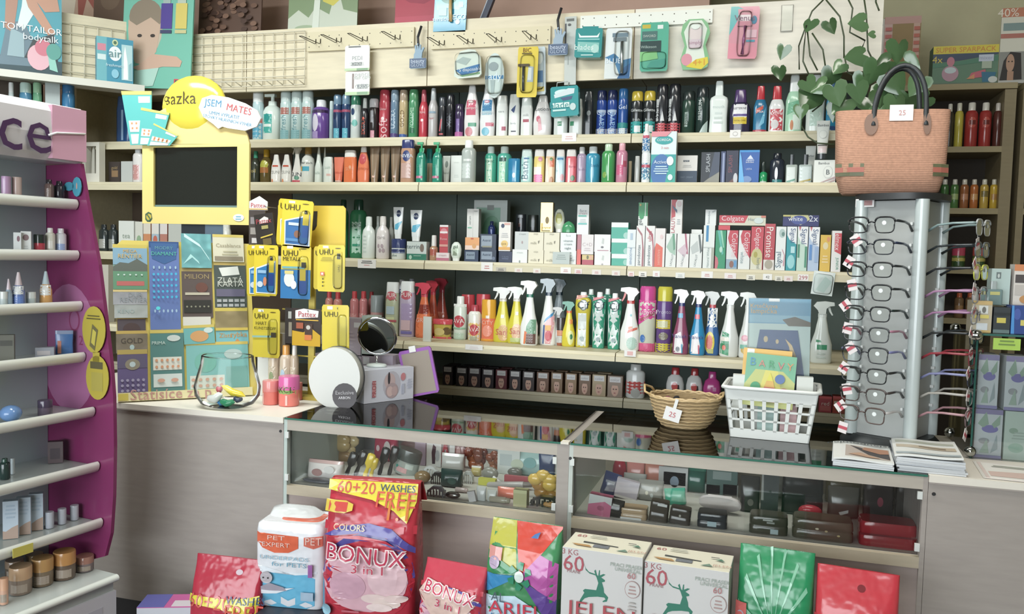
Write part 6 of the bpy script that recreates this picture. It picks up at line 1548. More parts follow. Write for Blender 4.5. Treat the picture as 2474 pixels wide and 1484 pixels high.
TK = [
    ('scratch ticket with mansion scene and green field', 272, 590, 357, 700, '5c8c78~g', 'r-1,.92,1,1,d8c050;r-1,.55,1,.92,7ca8c4;p-1,.5,-.6,.6,-.1,.58,.4,.68,1,.55,1,.4,-1,.4,5c645c;t MEGA,0,.85,.4,e0a848;t RENTIÉR,0,.75,.7,e0b058;r-1,.0,1,.4,5c9470;r-.8,.08,.8,.18,c4605c;' + rows_(5, 1, -.7, .32, .34, 0, 'c8dcd4')),
    ('silver scratch ticket strip with glare', 273, 700, 356, 736, 'b8bcc8~h', 'r-1,.85,1,1,d8c07c;t RENTIÉR,.2,.35,.8,8c949c;t DUR,.3,.65,.4,8c949c'),
    ('pale crumpled silver scratch ticket', 276, 737, 357, 768, 'ccd8d8~h', 't KENO,-.3,.5,.5,9cb0b0'),
    ('dark brown scratch ticket with gold rim', 283, 766, 352, 802, '30242c~g', 'r-1,.85,1,1,c8a450;e0,.2,.6,.4,4c3838'),
    ('bronze scratch ticket with arched lettering', 280, 800, 357, 852, '94846c~h', 'r-1,.86,1,1,c8a850;t GOLD,0,.55,.7,4c443c;e.0,.25,.15,.12,a8c0c0'),
    ('purple scratch ticket with a silver jewel', 283, 846, 358, 956, '40306c~g', 'r-1,.9,1,1,b8a050;p-1,.6,1,.6,.8,.88,-.8,.88,5c5474;e0,.68,.5,.12,8c8470;e0,.68,.2,.06,b8ccd0;' + rows_(5, 3, -.7, .12, .35, .11, '9c94b4', .1, .03)),
    ('long blue scratch ticket with rows of diamonds', 359, 583, 437, 796, '3c5cb0~g', 'r-1,.93,1,1,20488c;p-.9,.98,.9,.98,.8,.8,.0,.74,-.8,.8,2c5c9c;t MODRÝ,0,.93,.6,5ca0b0;t DIAMANT,0,.86,.85,4cc0a8;' + rows_(5, 1, -.7, .7, .36, 0, '9cc0dc') + rows_(6, 5, -.72, .36, .29, .065, '34b8e8', .08, .014) + rows_(6, 1, -.7, .2, .28, 0, '9cc0e0') + 'e-.5,.23,.14,.02,4ce0f0'),
    ('teal scratch ticket with two white prize panels', 362, 795, 447, 949, '2c6c68~g', 'r-1,.93,1,1,d8c058;r-.85,.36,.85,.56,dcdcd0;r-.85,.1,.85,.3,d0dcd8;e.4,.85,.4,.05,c8d4d0;t PRIMA,-.5,.78,.4,c8dcd4;' + rows_(5, 2, -.65, .41, .32, .1, 'd8946c', .08, .022) + rows_(2, 1, -.4, .2, .8, 0, 'd49c84', .22, .03)),
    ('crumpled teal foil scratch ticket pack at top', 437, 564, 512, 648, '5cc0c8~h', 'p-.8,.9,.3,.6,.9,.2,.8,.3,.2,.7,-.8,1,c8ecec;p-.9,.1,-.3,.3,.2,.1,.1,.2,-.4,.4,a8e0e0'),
    ('black scratch ticket with a bright glare', 438, 646, 515, 768, '3c2c28~g', 'r-1,.92,1,1,b49c58;t MILION,0,.82,.8,a8905c;e.3,.6,.4,.1,6c3c30;r-.8,.45,.8,.5,c0b8a0;r-.9,.1,.9,.35,24241f;' + rows_(6, 1, -.7, .22, .28, 0, '8c8c74')),
    ('plain white slip under black ticket', 442, 766, 510, 796, 'd0ccc0', ''),
    ('beige scratch ticket with ornate signature', 513, 566, 590, 634, 'd0c8a4', 'r-1,.9,1,1,d8c058;t Casablanca,0,.6,.8,a89c7c;l .1,.35,.6,2,.1,b8b08c;r-.9,.05,.9,.2,8c8068'),
    ('dark green scratch ticket with white card picture', 516, 634, 597, 746, '26342f~g', 'r-1,.94,1,1,c8ac54;p-.7,.88,.5,.92,.6,.74,-.5,.7,e0e4dc;r-.6,.48,.6,.68,505850;t ZLATÁ,0,.63,.8,d0d4c8;t KARTA,0,.53,.8,c8ccc0;r-.9,.26,.9,.42,605c78;' + ''.join(f'r{-.88 + .36 * i:.2f},{.04 + .1 * k:.2f},{-.6 + .36 * i:.2f},{.1 + .1 * k:.2f},a8acac;' for i in range(5) for k in range(2))),
    ('gold scratch ticket with a white star glare', 519, 744, 599, 798, 'b0985c~h', 'r-1,.85,1,1,d8c04c;r-1,0,1,.12,d8bc48'),
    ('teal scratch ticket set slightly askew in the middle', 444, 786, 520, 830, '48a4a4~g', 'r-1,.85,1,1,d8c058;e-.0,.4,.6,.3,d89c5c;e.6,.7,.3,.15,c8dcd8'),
    ('teal scratch ticket with orange lettering at right', 521, 796, 601, 832, '58b0b8~g', 't Zlatá,-.4,.6,.4,d89444;t rybka,.4,.6,.5,d89444;p.0,.0,.6,.0,.3,.4,d08c50'),
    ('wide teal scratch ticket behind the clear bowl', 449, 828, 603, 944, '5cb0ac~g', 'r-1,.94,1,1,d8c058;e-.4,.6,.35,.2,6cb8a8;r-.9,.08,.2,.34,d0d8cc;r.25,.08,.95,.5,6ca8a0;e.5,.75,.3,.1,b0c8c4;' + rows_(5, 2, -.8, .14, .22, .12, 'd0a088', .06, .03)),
]
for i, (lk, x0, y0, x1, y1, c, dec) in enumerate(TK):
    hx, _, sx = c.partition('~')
    c = ''.join('%02x' % int(int(hx[k:k + 2], 16) * .8 + 255 * .2) for k in (0, 2, 4)) + '~' + sx  # blended towards white: wash of reflected light painted into the ticket colour
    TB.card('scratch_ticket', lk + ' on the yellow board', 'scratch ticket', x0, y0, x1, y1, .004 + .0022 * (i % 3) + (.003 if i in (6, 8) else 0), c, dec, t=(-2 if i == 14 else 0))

# terminal with yellow cardboard surround
YM = 2.80
fx = lambda x, y: (lambda p: (p.x, p.z))(atY(x, y, YM))
x0, z0 = fx(348, 540)
x1, z1 = fx(606, 348)
mx_, mz_ = (x0 + x1) / 2, z0
w, h = x1 - x0, z1 - z0
loc = lambda x, y: ((atY(x, y, YM).x - mx_), (atY(x, y, YM).z - mz_))
fr = MB()
sx0, sz0 = loc(375, 500)
sx1, sz1 = loc(577, 355)
CY = 'efd878'
fr.box(-w / 2, sx0, -.01, 0, 0, h, CY)
fr.box(sx1, w / 2, -.01, 0, 0, h, CY)
fr.box(sx0, sx1, -.01, 0, 0, sz0, CY)
fr.box(sx0, sx1, -.01, 0, sz1, h, CY)
fr.deco('p-.94,.05,-.9,.02,-.84,.02,-.8,.06,-.82,.13,-.88,.15,-.94,.12,3c5c44;e-.87,.085,.05,.045,d0b83c;t S,-.87,.085,.04,3c6c4c;e.82,.09,.1,.045,e4ecec;l .82,.095,.06,2,.03,6cb0cc', w, h, lambda x, z: -.01)
sc_ = boxes((sx0, sx1, .0, .03, sz0, sz1, '0e1614~g'), (sx0 - .0, sx1, -.002, .0, sz0, sz0 + .008, '5c7c7c'))
tp = MB()
tp.prism([loc(*q) for q in ((348, 349), (348, 330), (362, 300), (385, 272), (415, 256), (455, 249), (500, 251), (545, 266), (580, 295), (600, 325), (606, 349))], -.009, -.001, 'ecd07c')
tks = []
for q, n in (((300, 222, 373, 222, 372, 350, 322, 352), 0), ((350, 262, 418, 275, 396, 352, 342, 352), 1), ((382, 300, 440, 330, 420, 354, 366, 354), 2)):
    t_ = MB()
    pts = [loc(q[k], q[k + 1]) for k in (0, 2, 4, 6)]
    t_.prism(pts, -.016 - .004 * n, -.013 - .004 * n, '4cb4b0')
    lerp = lambda s_, t__: tuple((pts[0][k] * (1 - s_) + pts[1][k] * s_) * (1 - t__) + (pts[3][k] * (1 - s_) + pts[2][k] * s_) * t__ for k in (0, 1))
    for (a0, b0, a1, b1, cc) in ((0, 0, 1, .07, 'e0c860'), (.1, .55, .9, .76, 'e0e0d8'), (.1, .8, .9, .98, 'd8dcd4'), (.55, .1, .95, .22, 'd8e4e0')):
        t_.prism([lerp(a0, b0), lerp(a1, b0), lerp(a1, b1), lerp(a0, b1)], -.0168 - .004 * n, -.016 - .004 * n, cc)
    for g in range(4):
        for hh_ in range(2):
            px_, pz_ = lerp(.22 + .18 * g, .6 + .09 * hh_)
            t_.box(px_ - .004, px_ + .004, -.0172 - .004 * n, -.0168 - .004 * n, pz_ - .004, pz_ + .004, 'd88c5c')
    tks.append(('ticket_cutout', t_))
bb = MB()
bub = [(489, 262), (497, 240), (520, 232), (560, 238), (600, 252), (630, 270), (638, 288), (628, 308), (600, 318), (560, 312), (545, 308), (536, 313), (524, 302), (500, 285)]
bb.prism([loc(*q) for q in bub], -.022, -.015, 'eef0ee')
cx, cz = loc(564, 275)
bw = loc(638, 275)[0] - loc(489, 275)[0]
M = Matrix.Translation((cx, 0, cz))
bb.deco('t JSEM,-.56,.034,.28,3c84b0,-7;t MATES,.3,.012,.4,c84c50,-12', bw, 1, lambda x, z: -.022, False, M)
bb.deco('t UMÍM VYPLATIT,-.18,-.006,.5,3c84b0,-10;t STOVKY HLAVNÍCH VÝHER,-.08,-.026,.8,3c84b0,-11', bw, 1, lambda x, z: -.022, False, M)
dm = MB()
dx0, dz0 = loc(385, 258)
dx1, dz1 = loc(540, 177)
dm.ball((dx0 + dx1) / 2, .02, dz0, (dx1 - dx0) / 2, .045, dz1 - dz0, 'ecd438~g', 24, 13)
rx = (dx1 - dx0) / 2
srf = lambda x, z: .02 - .045 * math.sqrt(max(.02, 1 - (x / rx) ** 2 - .05))
dm.deco('t sazka,-.22,0,.5,4c4020;e-.72,.0,.09,.011,4c4020;e-.72,.0,.06,.007,e0c838', rx * 2, 1, lambda x, z: srf(x, z), False, Matrix.Translation(((dx0 + dx1) / 2, 0, loc(430, 240)[1])))
st = MB()
st.box(-.09, .07, .03, .07, -.06, h * .8, '2c3c4c')
st.box(-.035, .035, .04, .07, ZC - mz_ + .012, -.05, '3c4c5c')
st.loft([(ZC - mz_ + .001, .11, .09, 4, 0, .06), (ZC - mz_ + .014, .1, .08, 4, 0, .06)], '2c3034')
st.box(.02, .1, .028, .03, -.07, .01, '7c9cbc')
thing('lottery_monitor', 'monitor in a yellow cardboard surround with dome and speech bubble', 'monitor', (mx_, YM, mz_), parts=[('cardboard_surround', fr), ('screen', sc_), ('topper', tp), ('speech_bubble', bb), ('dome', dm), ('stand', st)] + tks)

# clear bowl with plastic toys
p = atZ(545, 984, ZC)
bw = atY(612, 900, p.y).x - atY(474, 900, p.y).x
b = MB()
rg = [(.0015, .55), (.012, .8), (.04, .97), (.07, 1.0), (.1, .93), (.15, .8), (.175, .78)]
b.loft([(z, r * bw / 2, r * bw / 2 * .8, 2.3) for z, r in rg], 'eef6f4~q', 28, None, True, False)
b.loft([(.001, .55 * bw / 2, .55 * bw / 2 * .8, 2.3), (.0014, .55 * bw / 2, .55 * bw / 2 * .8, 2.3)], 'eef6f4~q', 28)
b.tube([(.78 * bw / 2 * math.cos(a * math.pi / 14), .62 * bw / 2 * math.sin(a * math.pi / 14), .175) for a in range(28)], .0022, 'dcecea~p', 5, True)
thing('clear_bowl', 'tall clear plastic bowl of toys on the counter edge', 'bowl', (p.x, p.y + .01, ZC + .0005), parts=b)
for lab, c, dx, dy, z, rx, ry, rz, ro in (('white crescent plastic toy', 'e0e4de', -.042, -.012, .032, .034, .014, .016, -20), ('yellow curved plastic toy', 'e8cc28', .018, .008, .054, .05, .012, .013, 18), ('green plastic toy', '1f8c5c', .012, -.018, .02, .03, .014, .013, 0),
                                          ('blue plastic toy', '2c84c0', -.022, -.0, .014, .018, .013, .01, 10), ('dark navy plastic toy', '24304c', .042, .0, .03, .018, .012, .01, 10), ('red plastic toy', 'b83c44', -.042, .014, .056, .012, .01, .012, 0)):
    m = MB('~g')
    m.loft([(-rx, .001, .001), (-rx * .6, rz * .8, ry, 2, 0), (0, rz, ry, 2, rz * .45), (rx * .6, rz * .8, ry, 2, 0), (rx, .001, .001)], c, 14, Matrix.Rotation(R(90), 4, 'Y'))
    thing('plastic_toy', lab + ' inside the clear bowl', 'toy', (p.x + dx, p.y + .01 + dy, ZC + z), (0, R(ro), 0), parts=m)


def on_counter(kind, x0, x1, yt, yb, cols, dec, look, name=None, cat=None, d=None, rz=0, Y=None, zz=None, sfx='~g'):
    zz = ZC if zz is None else zz
    Y = Y or min(2.9, atZ((x0 + x1) / 2, yb, zz).y)
    w = atY(x1, (yt + yb) / 2, Y).x - atY(x0, (yt + yb) / 2, Y).x
    h = atY((x0 + x1) / 2, yt, Y).z - zz
    isb = kind == 'car'
    dd = d or (w * .5 if isb else w * KD[kind][0])
    ps = make(kind, w, dd, h, cols.split(), dec, sfx)
    q = atY((x0 + x1) / 2, (yt + yb) / 2, Y)
    return thing(name or ('carton' if isb else KD[kind][2]), look, cat or ('box' if isb else KD[kind][3]), (q.x, Y + dd / 2, zz + .0008), (0, 0, R(rz)), parts=ps)


on_counter('jar', 626, 661, 922, 980, 'ec7468 e88480', 'r-.6,.05,-.4,.5,f0b0a8', 'coral slime tub at the left of the pair of tubs', 'slime_tub', 'tub')
on_counter('jar', 663, 707, 912, 984, 'ec7468 d8589c', 'r-.95,.42,.95,.72,8cac5c;t AKCE,-.1,.57,1,4c5c2c;r.2,.05,.4,.38,f0b4ac', 'coral slime tub with green price sticker and pink lid', 'slime_tub', 'tub')
on_counter('jar', 706, 724, 926, 968, 'e87064 e07c74', '', 'small coral slime tub tucked behind at right', 'slime_tub', 'tub')
V_ = 'r-.8,.05,.8,.18,e8786c;r-.7,.25,.7,.6,c8b8a0'
on_counter('bts', 642, 668, 835, 948, 'c8b49c e4ded4', V_ + ';e0,.4,.4,.1,8c9c70', 'bubble vial with white cap behind the coral tubs at left', 'bubble_vial', 'vial', Y=2.69)
on_counter('bts', 669, 696, 836, 948, 'c8b49c e8a048', V_ + ';e0,.42,.4,.14,a8c4d8;e.0,.35,.3,.08,e0e4e8', 'bubble vial with orange yellow cap behind the coral tubs', 'bubble_vial', 'vial', Y=2.69)
on_counter('bts', 697, 715, 836, 948, 'b8a48c e4ded4', V_, 'bubble vial with white cap behind the coral tubs at right', 'bubble_vial', 'vial', Y=2.70)

# round silver disc
p = atZ(790, 985, ZC)
p.y = 2.66
A, B = atY(736, 915, p.y), atY(857, 915, p.y)
r = (B.x - A.x) / 2
zc_ = atY(797, 912, p.y).z - ZC
RX = Matrix.Translation((0, 0, zc_)) @ Matrix.Rotation(R(90), 4, 'X')
d1 = MB()
d1.loft([(0, r * .99, r * 1.1), (.022, r, r * 1.1), (.03, r * .965, r * 1.07)], 'b0b0a8~g', 40, RX)
d1.deco(f'e{.42},{-.62 * r:.4f},{.46},{.46 * r:.4f},2c2428;t Exclusive,.42,{-.5 * r:.4f},.34,a8a4a8,4;t ARBON,.42,{-.68 * r:.4f},.22,d8d4d8,4', 2 * r, 1, lambda x, z: -.0302, False, Matrix.Translation((0, 0, zc_)))
d2 = MB()
d2.loft([(-.012, r * 1.0, r * 1.11), (-.0005, r * 1.02, r * 1.13)], '3a3a3c', 40, RX)
lg = MB()
for s_ in (-1, 1):
    lg.tube([(s_ * .02, 0, zc_ - r * 1.06), (s_ * .035, -.02, .003)], .004, '24262a')
    lg.tube([(s_ * .02, .01, zc_ - r * 1.06), (s_ * .03, .05, .003)], .004, '24262a')
thing('table_mirror', 'round silver faced disc with a dark round sticker on legs', 'mirror', (p.x + .01, p.y, ZC + .001), (R(-4), 0, R(6)), parts=[('face_disc', d1), ('rim', d2), ('stand_legs', lg)])

# white box with a chrome mirror on it
WBX = Pl(atZ(879, 977, ZC), atZ(998, 963, ZC), 0)
w = WBX.uv(998, 963)[0]
h = WBX.uv(879, 897)[1]
m = boxmb(w, .12, h, 'd8dae8', 'e.1,.5,.36,.42,c4c0cc;e.02,.62,.22,.24,d0b4b4;e-.02,.7,.05,.2,3c3840;e.1,.32,.26,.24,b8a0a4;e.02,.3,.13,.16,dcbcb8;e.2,.3,.12,.15,c8a8a8;e.55,.72,.1,.12,d8848c;r-.7,.18,-.56,.66,d89ca0;t PROFI,-.63,.42,.5,b8404c,90;r.5,.2,.6,.5,b8bcd0;l .82,.6,.1,4,.08,b8bcd0', 'd0d2e0')
ctr = WBX.at(w / 2, 0)
ctr = ctr + WBX.y * .06
thing('mirror_box', 'white mirror carton with two face photographs', 'box', (ctr.x, ctr.y, ZC + .0008), WBX.rot, parts=m)
ZB2 = ZC + h + .002
Ym = ctr.y - .005
zc_ = atY(908, 812, Ym).z
r = (atY(953, 812, Ym).x - atY(864, 812, Ym).x) / 2
RX = Matrix.Rotation(R(90), 4, 'X')
T0 = Matrix.Translation((0, 0, zc_ - ZB2))
g = MB()
RM = T0 @ Matrix.Rotation(R(11), 4, 'X')
g.loft([(-.003, r * .86, r * .86), (.0045, r * .86, r * .86)], 'a8b0ac~x', 36, RM @ RX)
rgm = MB()
rgm.tube([RM @ Vector((r * .93 * math.cos(a * math.pi / 20), 0, r * .93 * math.sin(a * math.pi / 20))) for a in range(40)], r * .085, 'd8dce0~x', 8, True)
sm = MB()
sm.tube([(0, 0, .012), (0, 0, .02), (0, 0, zc_ - ZB2 - r)], .004, 'd0d4d8~x')
bsm = MB()
bsm.loft([(0, .036, .03), (.006, .038, .032), (.010, .033, .027), (.013, .01, .01)], 'd8e4e0~g', 28)
thing('table_mirror', 'round chrome table mirror standing on the white carton', 'mirror', (atY(910, 885, Ym).x, Ym, ZB2), (0, 0, R(12)), parts=[('mirror_glass', g), ('chrome_ring', rgm), ('stem', sm), ('base', bsm)])
# purple framed mirror
m = MB()
hang('framed_mirror', 'leaning mirror in a purple plastic frame', 'mirror', 985, 842, 1062, 955, 2.93, '8c3ca8', 'p-.84,.05,.84,.05,.84,.93,-.84,.93,8c7c6c', .01, t=-13, poly=ROUND, rz=6, subs=[('hanger_tab', lambda q, w, h, d: q.box(-.15 * w, .05 * w, -d / 2 - .003, d / 2, .94 * h, h + .012, 'dcdcd8')), ('foot', lambda q, w, h, d: q.box(-.1 * w, .0, -.004, .05, 0, .012, '7c3498'))], pname='frame', z=ZC + .012)
# goods piled behind, on the rear of the counter
on_counter('car', 758, 872, 858, 962, 'a89cac', 'r.3,.72,.6,.92,d8dce4;l 0,.6,.9,5,.1,b4a8b8', 'lower lilac shrink wrapped carton behind the round disc', None, None, .065, Y=2.905)
zz2 = atY(820, 857, 2.905).z + .001
on_counter('car', 803, 872, 770, 850, 'b0a4b4', 'r.5,.76,.95,.9,dce0e8;l -.1,.6,.7,5,.1,bcb0bc', 'upper lilac shrink wrapped carton beside the orange capped tube', None, None, .07, Y=2.905, zz=zz2)
on_counter('bts', 771, 801, 762, 853, 'c0ccd4 f0642c', 'r-1,0,1,.2,e4e4e0;r-1,.2,1,.22,e07858;l 0,.6,.4,5,.07,9cacb8', 'pale blue tube with orange cap above the round disc', 'tablet_tube', 'tube', Y=2.905, zz=zz2)
on_counter('car', 873, 948, 858, 962, 'a498a8', 'l 0,.6,.9,5,.1,b0a4b4;r-.9,.75,-.5,.93,d8dce4', 'second lilac carton behind the chrome mirror base', None, None, .065, Y=2.905)
on_counter('car', 874, 905, 764, 850, 'b4c8c0', 'l 0,.7,.6,3,.1,c8d8d0', 'pale green carton behind the chrome mirror', None, None, .06, Y=2.905, zz=zz2)

# ---------------------------------------------------------------- glue rack
YG = 2.74
rk = MB()
X0, X1 = atY(664, 550, YG).x, atY(828, 550, YG).x
cxg = atY(745, 700, YG).x
zt0, zt1 = atY(745, 598, YG).z, atY(745, 496, YG).z
bp = MB()
bp.prism([(X0 - cxg, zt0 - ZC), (X1 - cxg, zt0 - ZC), (X1 - cxg, zt1 - ZC - .01), (X1 - cxg - .01, zt1 - ZC), (X0 - cxg, zt1 - ZC)], .02, .024, 'e4c030')
bp.prism([(.0, zt0 - ZC + .06), (.012, zt0 - ZC + .065), (.02, zt0 - ZC + .08), (.022, zt1 - ZC - .02), (0, zt1 - ZC - .02)], .0192, .0198, '2c2a24')
po = MB()
po.box(-.012, .012, .024, .034, .012, zt1 - ZC - .02, 'd8c040')
po.box(-.12, .1, .022, .026, .15, .155, 'd8c040')
po.box(-.12, .1, .022, .026, .32, .325, 'd8c040')
ba = boxes((-.1, .1, -.03, .09, .0005, .012, 'c8b044'))
hw = MB()
for x, z in ((660, 502), (742, 605), (655, 604), (812, 605), (652, 752), (762, 752), (832, 745)):
    q = atY(x, z, YG)
    hw.tube([(q.x - cxg, .022, q.z - ZC), (q.x - cxg, -.05, q.z - ZC), (q.x - cxg, -.055, q.z - ZC + .006)], .0016, 'b8bcb8~m')
thing('glue_rack', 'yellow glue display rack behind the coral tubs', 'rack', (cxg, YG, ZC), parts=[('header_board', bp), ('post', po), ('base', ba), ('hooks', hw)])
UH = 'r-.6,.93,-.2,.98,e4e4dc;e.5,.93,.22,.012,6c5c20;t UHU,-.35,.845,.5,2c2820;'
P1 = 'p-.8,.56,.85,.72,.95,.04,-.7,.04,e0e4e0;p-.72,.54,.78,.68,.86,.06,-.64,.06,2c68ac;r.4,.48,.78,.72,e0c430;r.4,.22,.8,.46,2c5cb4;r.48,.72,.66,.8,38342c;r-.5,.46,.2,.52,c8d8e8;e.1,.28,.2,.08,8c5c44;r-.6,.12,.3,.18,4c88c0;'
P2 = 'p-.8,.54,.85,.7,.9,.04,-.75,.04,e0e4e0;p-.72,.52,.78,.66,.82,.06,-.68,.06,2c78b8;r.3,.46,.72,.7,e4c834;r.3,.2,.72,.44,2c50a8;r.38,.7,.6,.78,38342c;e-.0,.28,.15,.09,d8845c;e-.4,.22,.25,.06,c0d0dc;r-.6,.44,.1,.5,8cb8d8;'
uh = [
    ('glue_card', 'tilted yellow glue card at the top of the rack', 676, 484, 750, 597, YG - .05, 'e8cc2c', UH + P1, 4), ('glue_card', 'yellow glue card mostly hidden behind the tilted top one', 666, 482, 738, 594, YG - .042, 'e0c428', UH + P1, 4),
    ('glue_card', 'yellow glue card with blue panel in the left column', 612, 592, 669, 714, YG - .05, 'e8cc2c', UH + P2, 1), ('glue_card', 'yellow glue card half hidden at the left column', 596, 592, 654, 716, YG - .042, 'dcc028', UH + P2, 0),
    ('glue_card', 'blue and yellow metal glue card in the middle column', 678, 592, 750, 722, YG - .05, 'e4c830', UH + 't METALL,-.25,.74,.6,3c3828;r-1,0,1,.54,2c74b4;r-.9,.56,.6,.6,6cacb0;r.4,.58,.7,.68,38342c;r.25,.1,.75,.52,2c54a4;r.3,.34,.7,.54,dcc030;e-.4,.36,.35,.14,d8dcd4;e-.1,.26,.2,.08,e4e6e0;r-.7,.46,-.1,.52,d8c878', 0),
    ('glue_card', 'plain yellow glue card in the right column', 766, 592, 832, 705, YG - .05, 'e4cc30', UH + 'l -.3,.72,.45,3,.03,9c8c28;r.25,.06,.8,.86,d8c02c;r.45,.7,.7,.82,4c4a38;t UHU,.6,.5,.14,54501f,90;r-.75,.34,-.45,.42,e0705c;e-.6,.38,.08,.025,f0e0d0;e-.55,.27,.05,.02,5c5828;e-.55,.2,.05,.02,5c5828;e-.55,.12,.05,.02,5c5828', 0),
    ('glue_card', 'yellow glue card peeping out behind the plain right one', 757, 596, 820, 700, YG - .042, 'd8bc28', UH, 0),
    ('glue_card', 'yellow plastic glue card in the bottom row above white leaflet', 610, 746, 675, 864, YG - .05, 'd8c234', UH + 't HART,-.35,.7,.4,4c4828;t KUNSTSTOFF,-.05,.6,.8,4c4828;p-1,.4,.6,.42,.6,.46,-1,.44,8cb8a8;r.4,.42,.75,.52,4c4838', 0),
    ('glue_card', 'yellow glue card behind the orange capped tube', 778, 737, 843, 850, YG - .05, 'e0c834', 'r-.6,.9,-.2,.97,e4e4dc;t UHU,-.3,.8,.5,2c2820', -1)]
for nm, lab, x0_, y0_, x1_, y1_, Y, c, dec, t in uh:
    hang(nm, lab, 'glue card', x0_, y0_, x1_, y1_, Y, c, dec, .003, t=t, poly=ROUND, sfx='~g', subs=[('blister', blister(.2, .06, .85, .8, .014))] if Y < YG - .045 else ())
PX = 'p-.8,.72,.8,.78,.85,.95,-.2,1,-.8,.94,e4e0dc;t Pattex,.05,.85,.62,c04450;r-.75,.68,.85,.71,d8a838;p-1,0,1,0,1,.3,.3,.5,-.2,.36,-1,.4,d0a020;r-.1,.2,.45,.6,4c3830;e.15,.5,.15,.06,c0bcb4;r-.1,.16,.4,.3,d8743c;r-.7,.46,-.2,.62,a8563c;'
hang('glue_card', 'black and gold glue card with white roof shaped logo', 'glue card', 706, 746, 774, 836, YG - .05, '3a302c', PX, .003, sfx='~g')
hang('glue_card', 'black glue card tucked behind the black and gold one', 'glue card', 688, 744, 714, 830, YG - .042, '34302c', 'r-.4,.7,.2,.9,a8a8a0;r-.3,.2,.3,.6,8c8470', .003, sfx='~g')
hang('glue_card', 'black glue card with red roof shaped logo at the top left', 'glue card', 622, 516, 668, 600, YG - .046, '34302c', 'p-.5,.72,.4,.74,.5,.86,.1,.92,-.45,.84,dcd4cc;t Pattex,0,.79,.8,b8444c;r-.3,.56,.4,.66,a89c58;p-.5,.3,.8,.36,.8,.4,-.5,.34,d8b840;r-.3,.1,.6,.28,6c5c34', .003, t=-8, sfx='~g')
hang('glue_card', 'dark glue card with grey pictures beside monitor', 'glue card', 601, 508, 640, 592, YG - .04, '4c4440', 'r-.8,.6,.0,.8,8c8484;r.1,.5,.9,.7,a09890;r-.8,.3,.0,.5,989088;r.1,.2,.9,.4,b0a8a4;r-.6,.05,.2,.2,c8c0bc', .003, sfx='~g')
hang('glue_sign', 'white roof shaped sign with red lettering above dark cards', 'sign', 602, 474, 646, 508, YG - .03, 'e4e2de', 't Pattex,0,.35,.8,c84450;r-1,.04,1,.12,d8a848', .003, poly=[(-1, 0), (1, 0), (1, .6), (.1, 1), (-1, .62)])
on_counter('car', 622, 683, 805, 940, 'e6e6e2', 'e-.4,.9,.45,.05,a8ccb0;t natural,-.35,.9,.4,6c9c7c;e.6,.89,.2,.02,c85c70;e-.55,.68,.2,.08,d8b8c0;e.3,.72,.3,.06,e8d0d0;r-.3,.05,.3,.12,b0a8a0', 'white leaflet carton standing behind the bubble vials', 'leaflet_box', 'box', .015, Y=2.725, sfx='')

# ---------------------------------------------------------------- baskets on the right glass top
def basket(w, d, h, tp_, c, nx, ny, rows_, th=.0035):
    """tapered open basket with rows of slots"""
    def P(s, t, z):
        k = 1 - tp_ * (1 - z / h)
        pts = [(-w / 2, -d / 2), (w / 2, -d / 2), (w / 2, d / 2), (-w / 2, d / 2)]
        a, b_ = pts[s], pts[(s + 1) % 4]
        return Vector(((a[0] + (b_[0] - a[0]) * t) * k, (a[1] + (b_[1] - a[1]) * t) * k, z))
    m = MB()
    m.box(-w / 2 * (1 - tp_), w / 2 * (1 - tp_), -d / 2 * (1 - tp_), d / 2 * (1 - tp_), 0, .003, c)

    def band(z0, z1, g=0.0):
        for s in range(4):
            n_ = Vector(((0, -1, 0), (1, 0, 0), (0, 1, 0), (-1, 0, 0))[s])
            q = [P(s, 0, z0), P(s, 1, z0), P(s, 1, z1), P(s, 0, z1)]
            V = [a + n_ * g for a in q] + [a - n_ * th for a in q]
            m.add(V, [(0, 1, 2, 3), (7, 6, 5, 4), (0, 4, 5, 1), (3, 2, 6, 7), (1, 5, 6, 2), (0, 3, 7, 4)], c)
    zs = [h * .16 + (h * .62) * k / rows_ for k in range(rows_ + 1)]
    band(0, zs[0] + .004)
    for z in zs[1:-1]:
        band(z - .003, z + .003)
    band(zs[-1] - .003, h)
    for s in range(4):
        n = nx if s % 2 == 0 else ny
        n_ = Vector(((0, -1, 0), (1, 0, 0), (0, 1, 0), (-1, 0, 0))[s])
        for i in range(n + 1):
            t0, t1 = (i - .16) / n, (i + .16) / n
            t0, t1 = max(0, .03 + t0 * .94), min(1, .03 + t1 * .94)
            if i == 0:
                t0 = 0
            if i == n:
                t1 = 1
            q = [P(s, t0, zs[0]), P(s, t1, zs[0]), P(s, t1, zs[-1]), P(s, t0, zs[-1])]
            V = q + [a - n_ * th for a in q]
            m.add(V, [(0, 1, 2, 3), (7, 6, 5, 4), (1, 5, 6, 2), (0, 3, 7, 4)], c)
    r_ = MB()
    pts = []
    for s in range(4):
        for t in (.06, .5, .94):
            pts.append(P(s, t, h) * 1.0)
    pts = [Vector((p.x * 1.03, p.y * 1.04, h)) for p in pts]
    r_.tube(pts, .006, c, 8, True)
    return m, r_


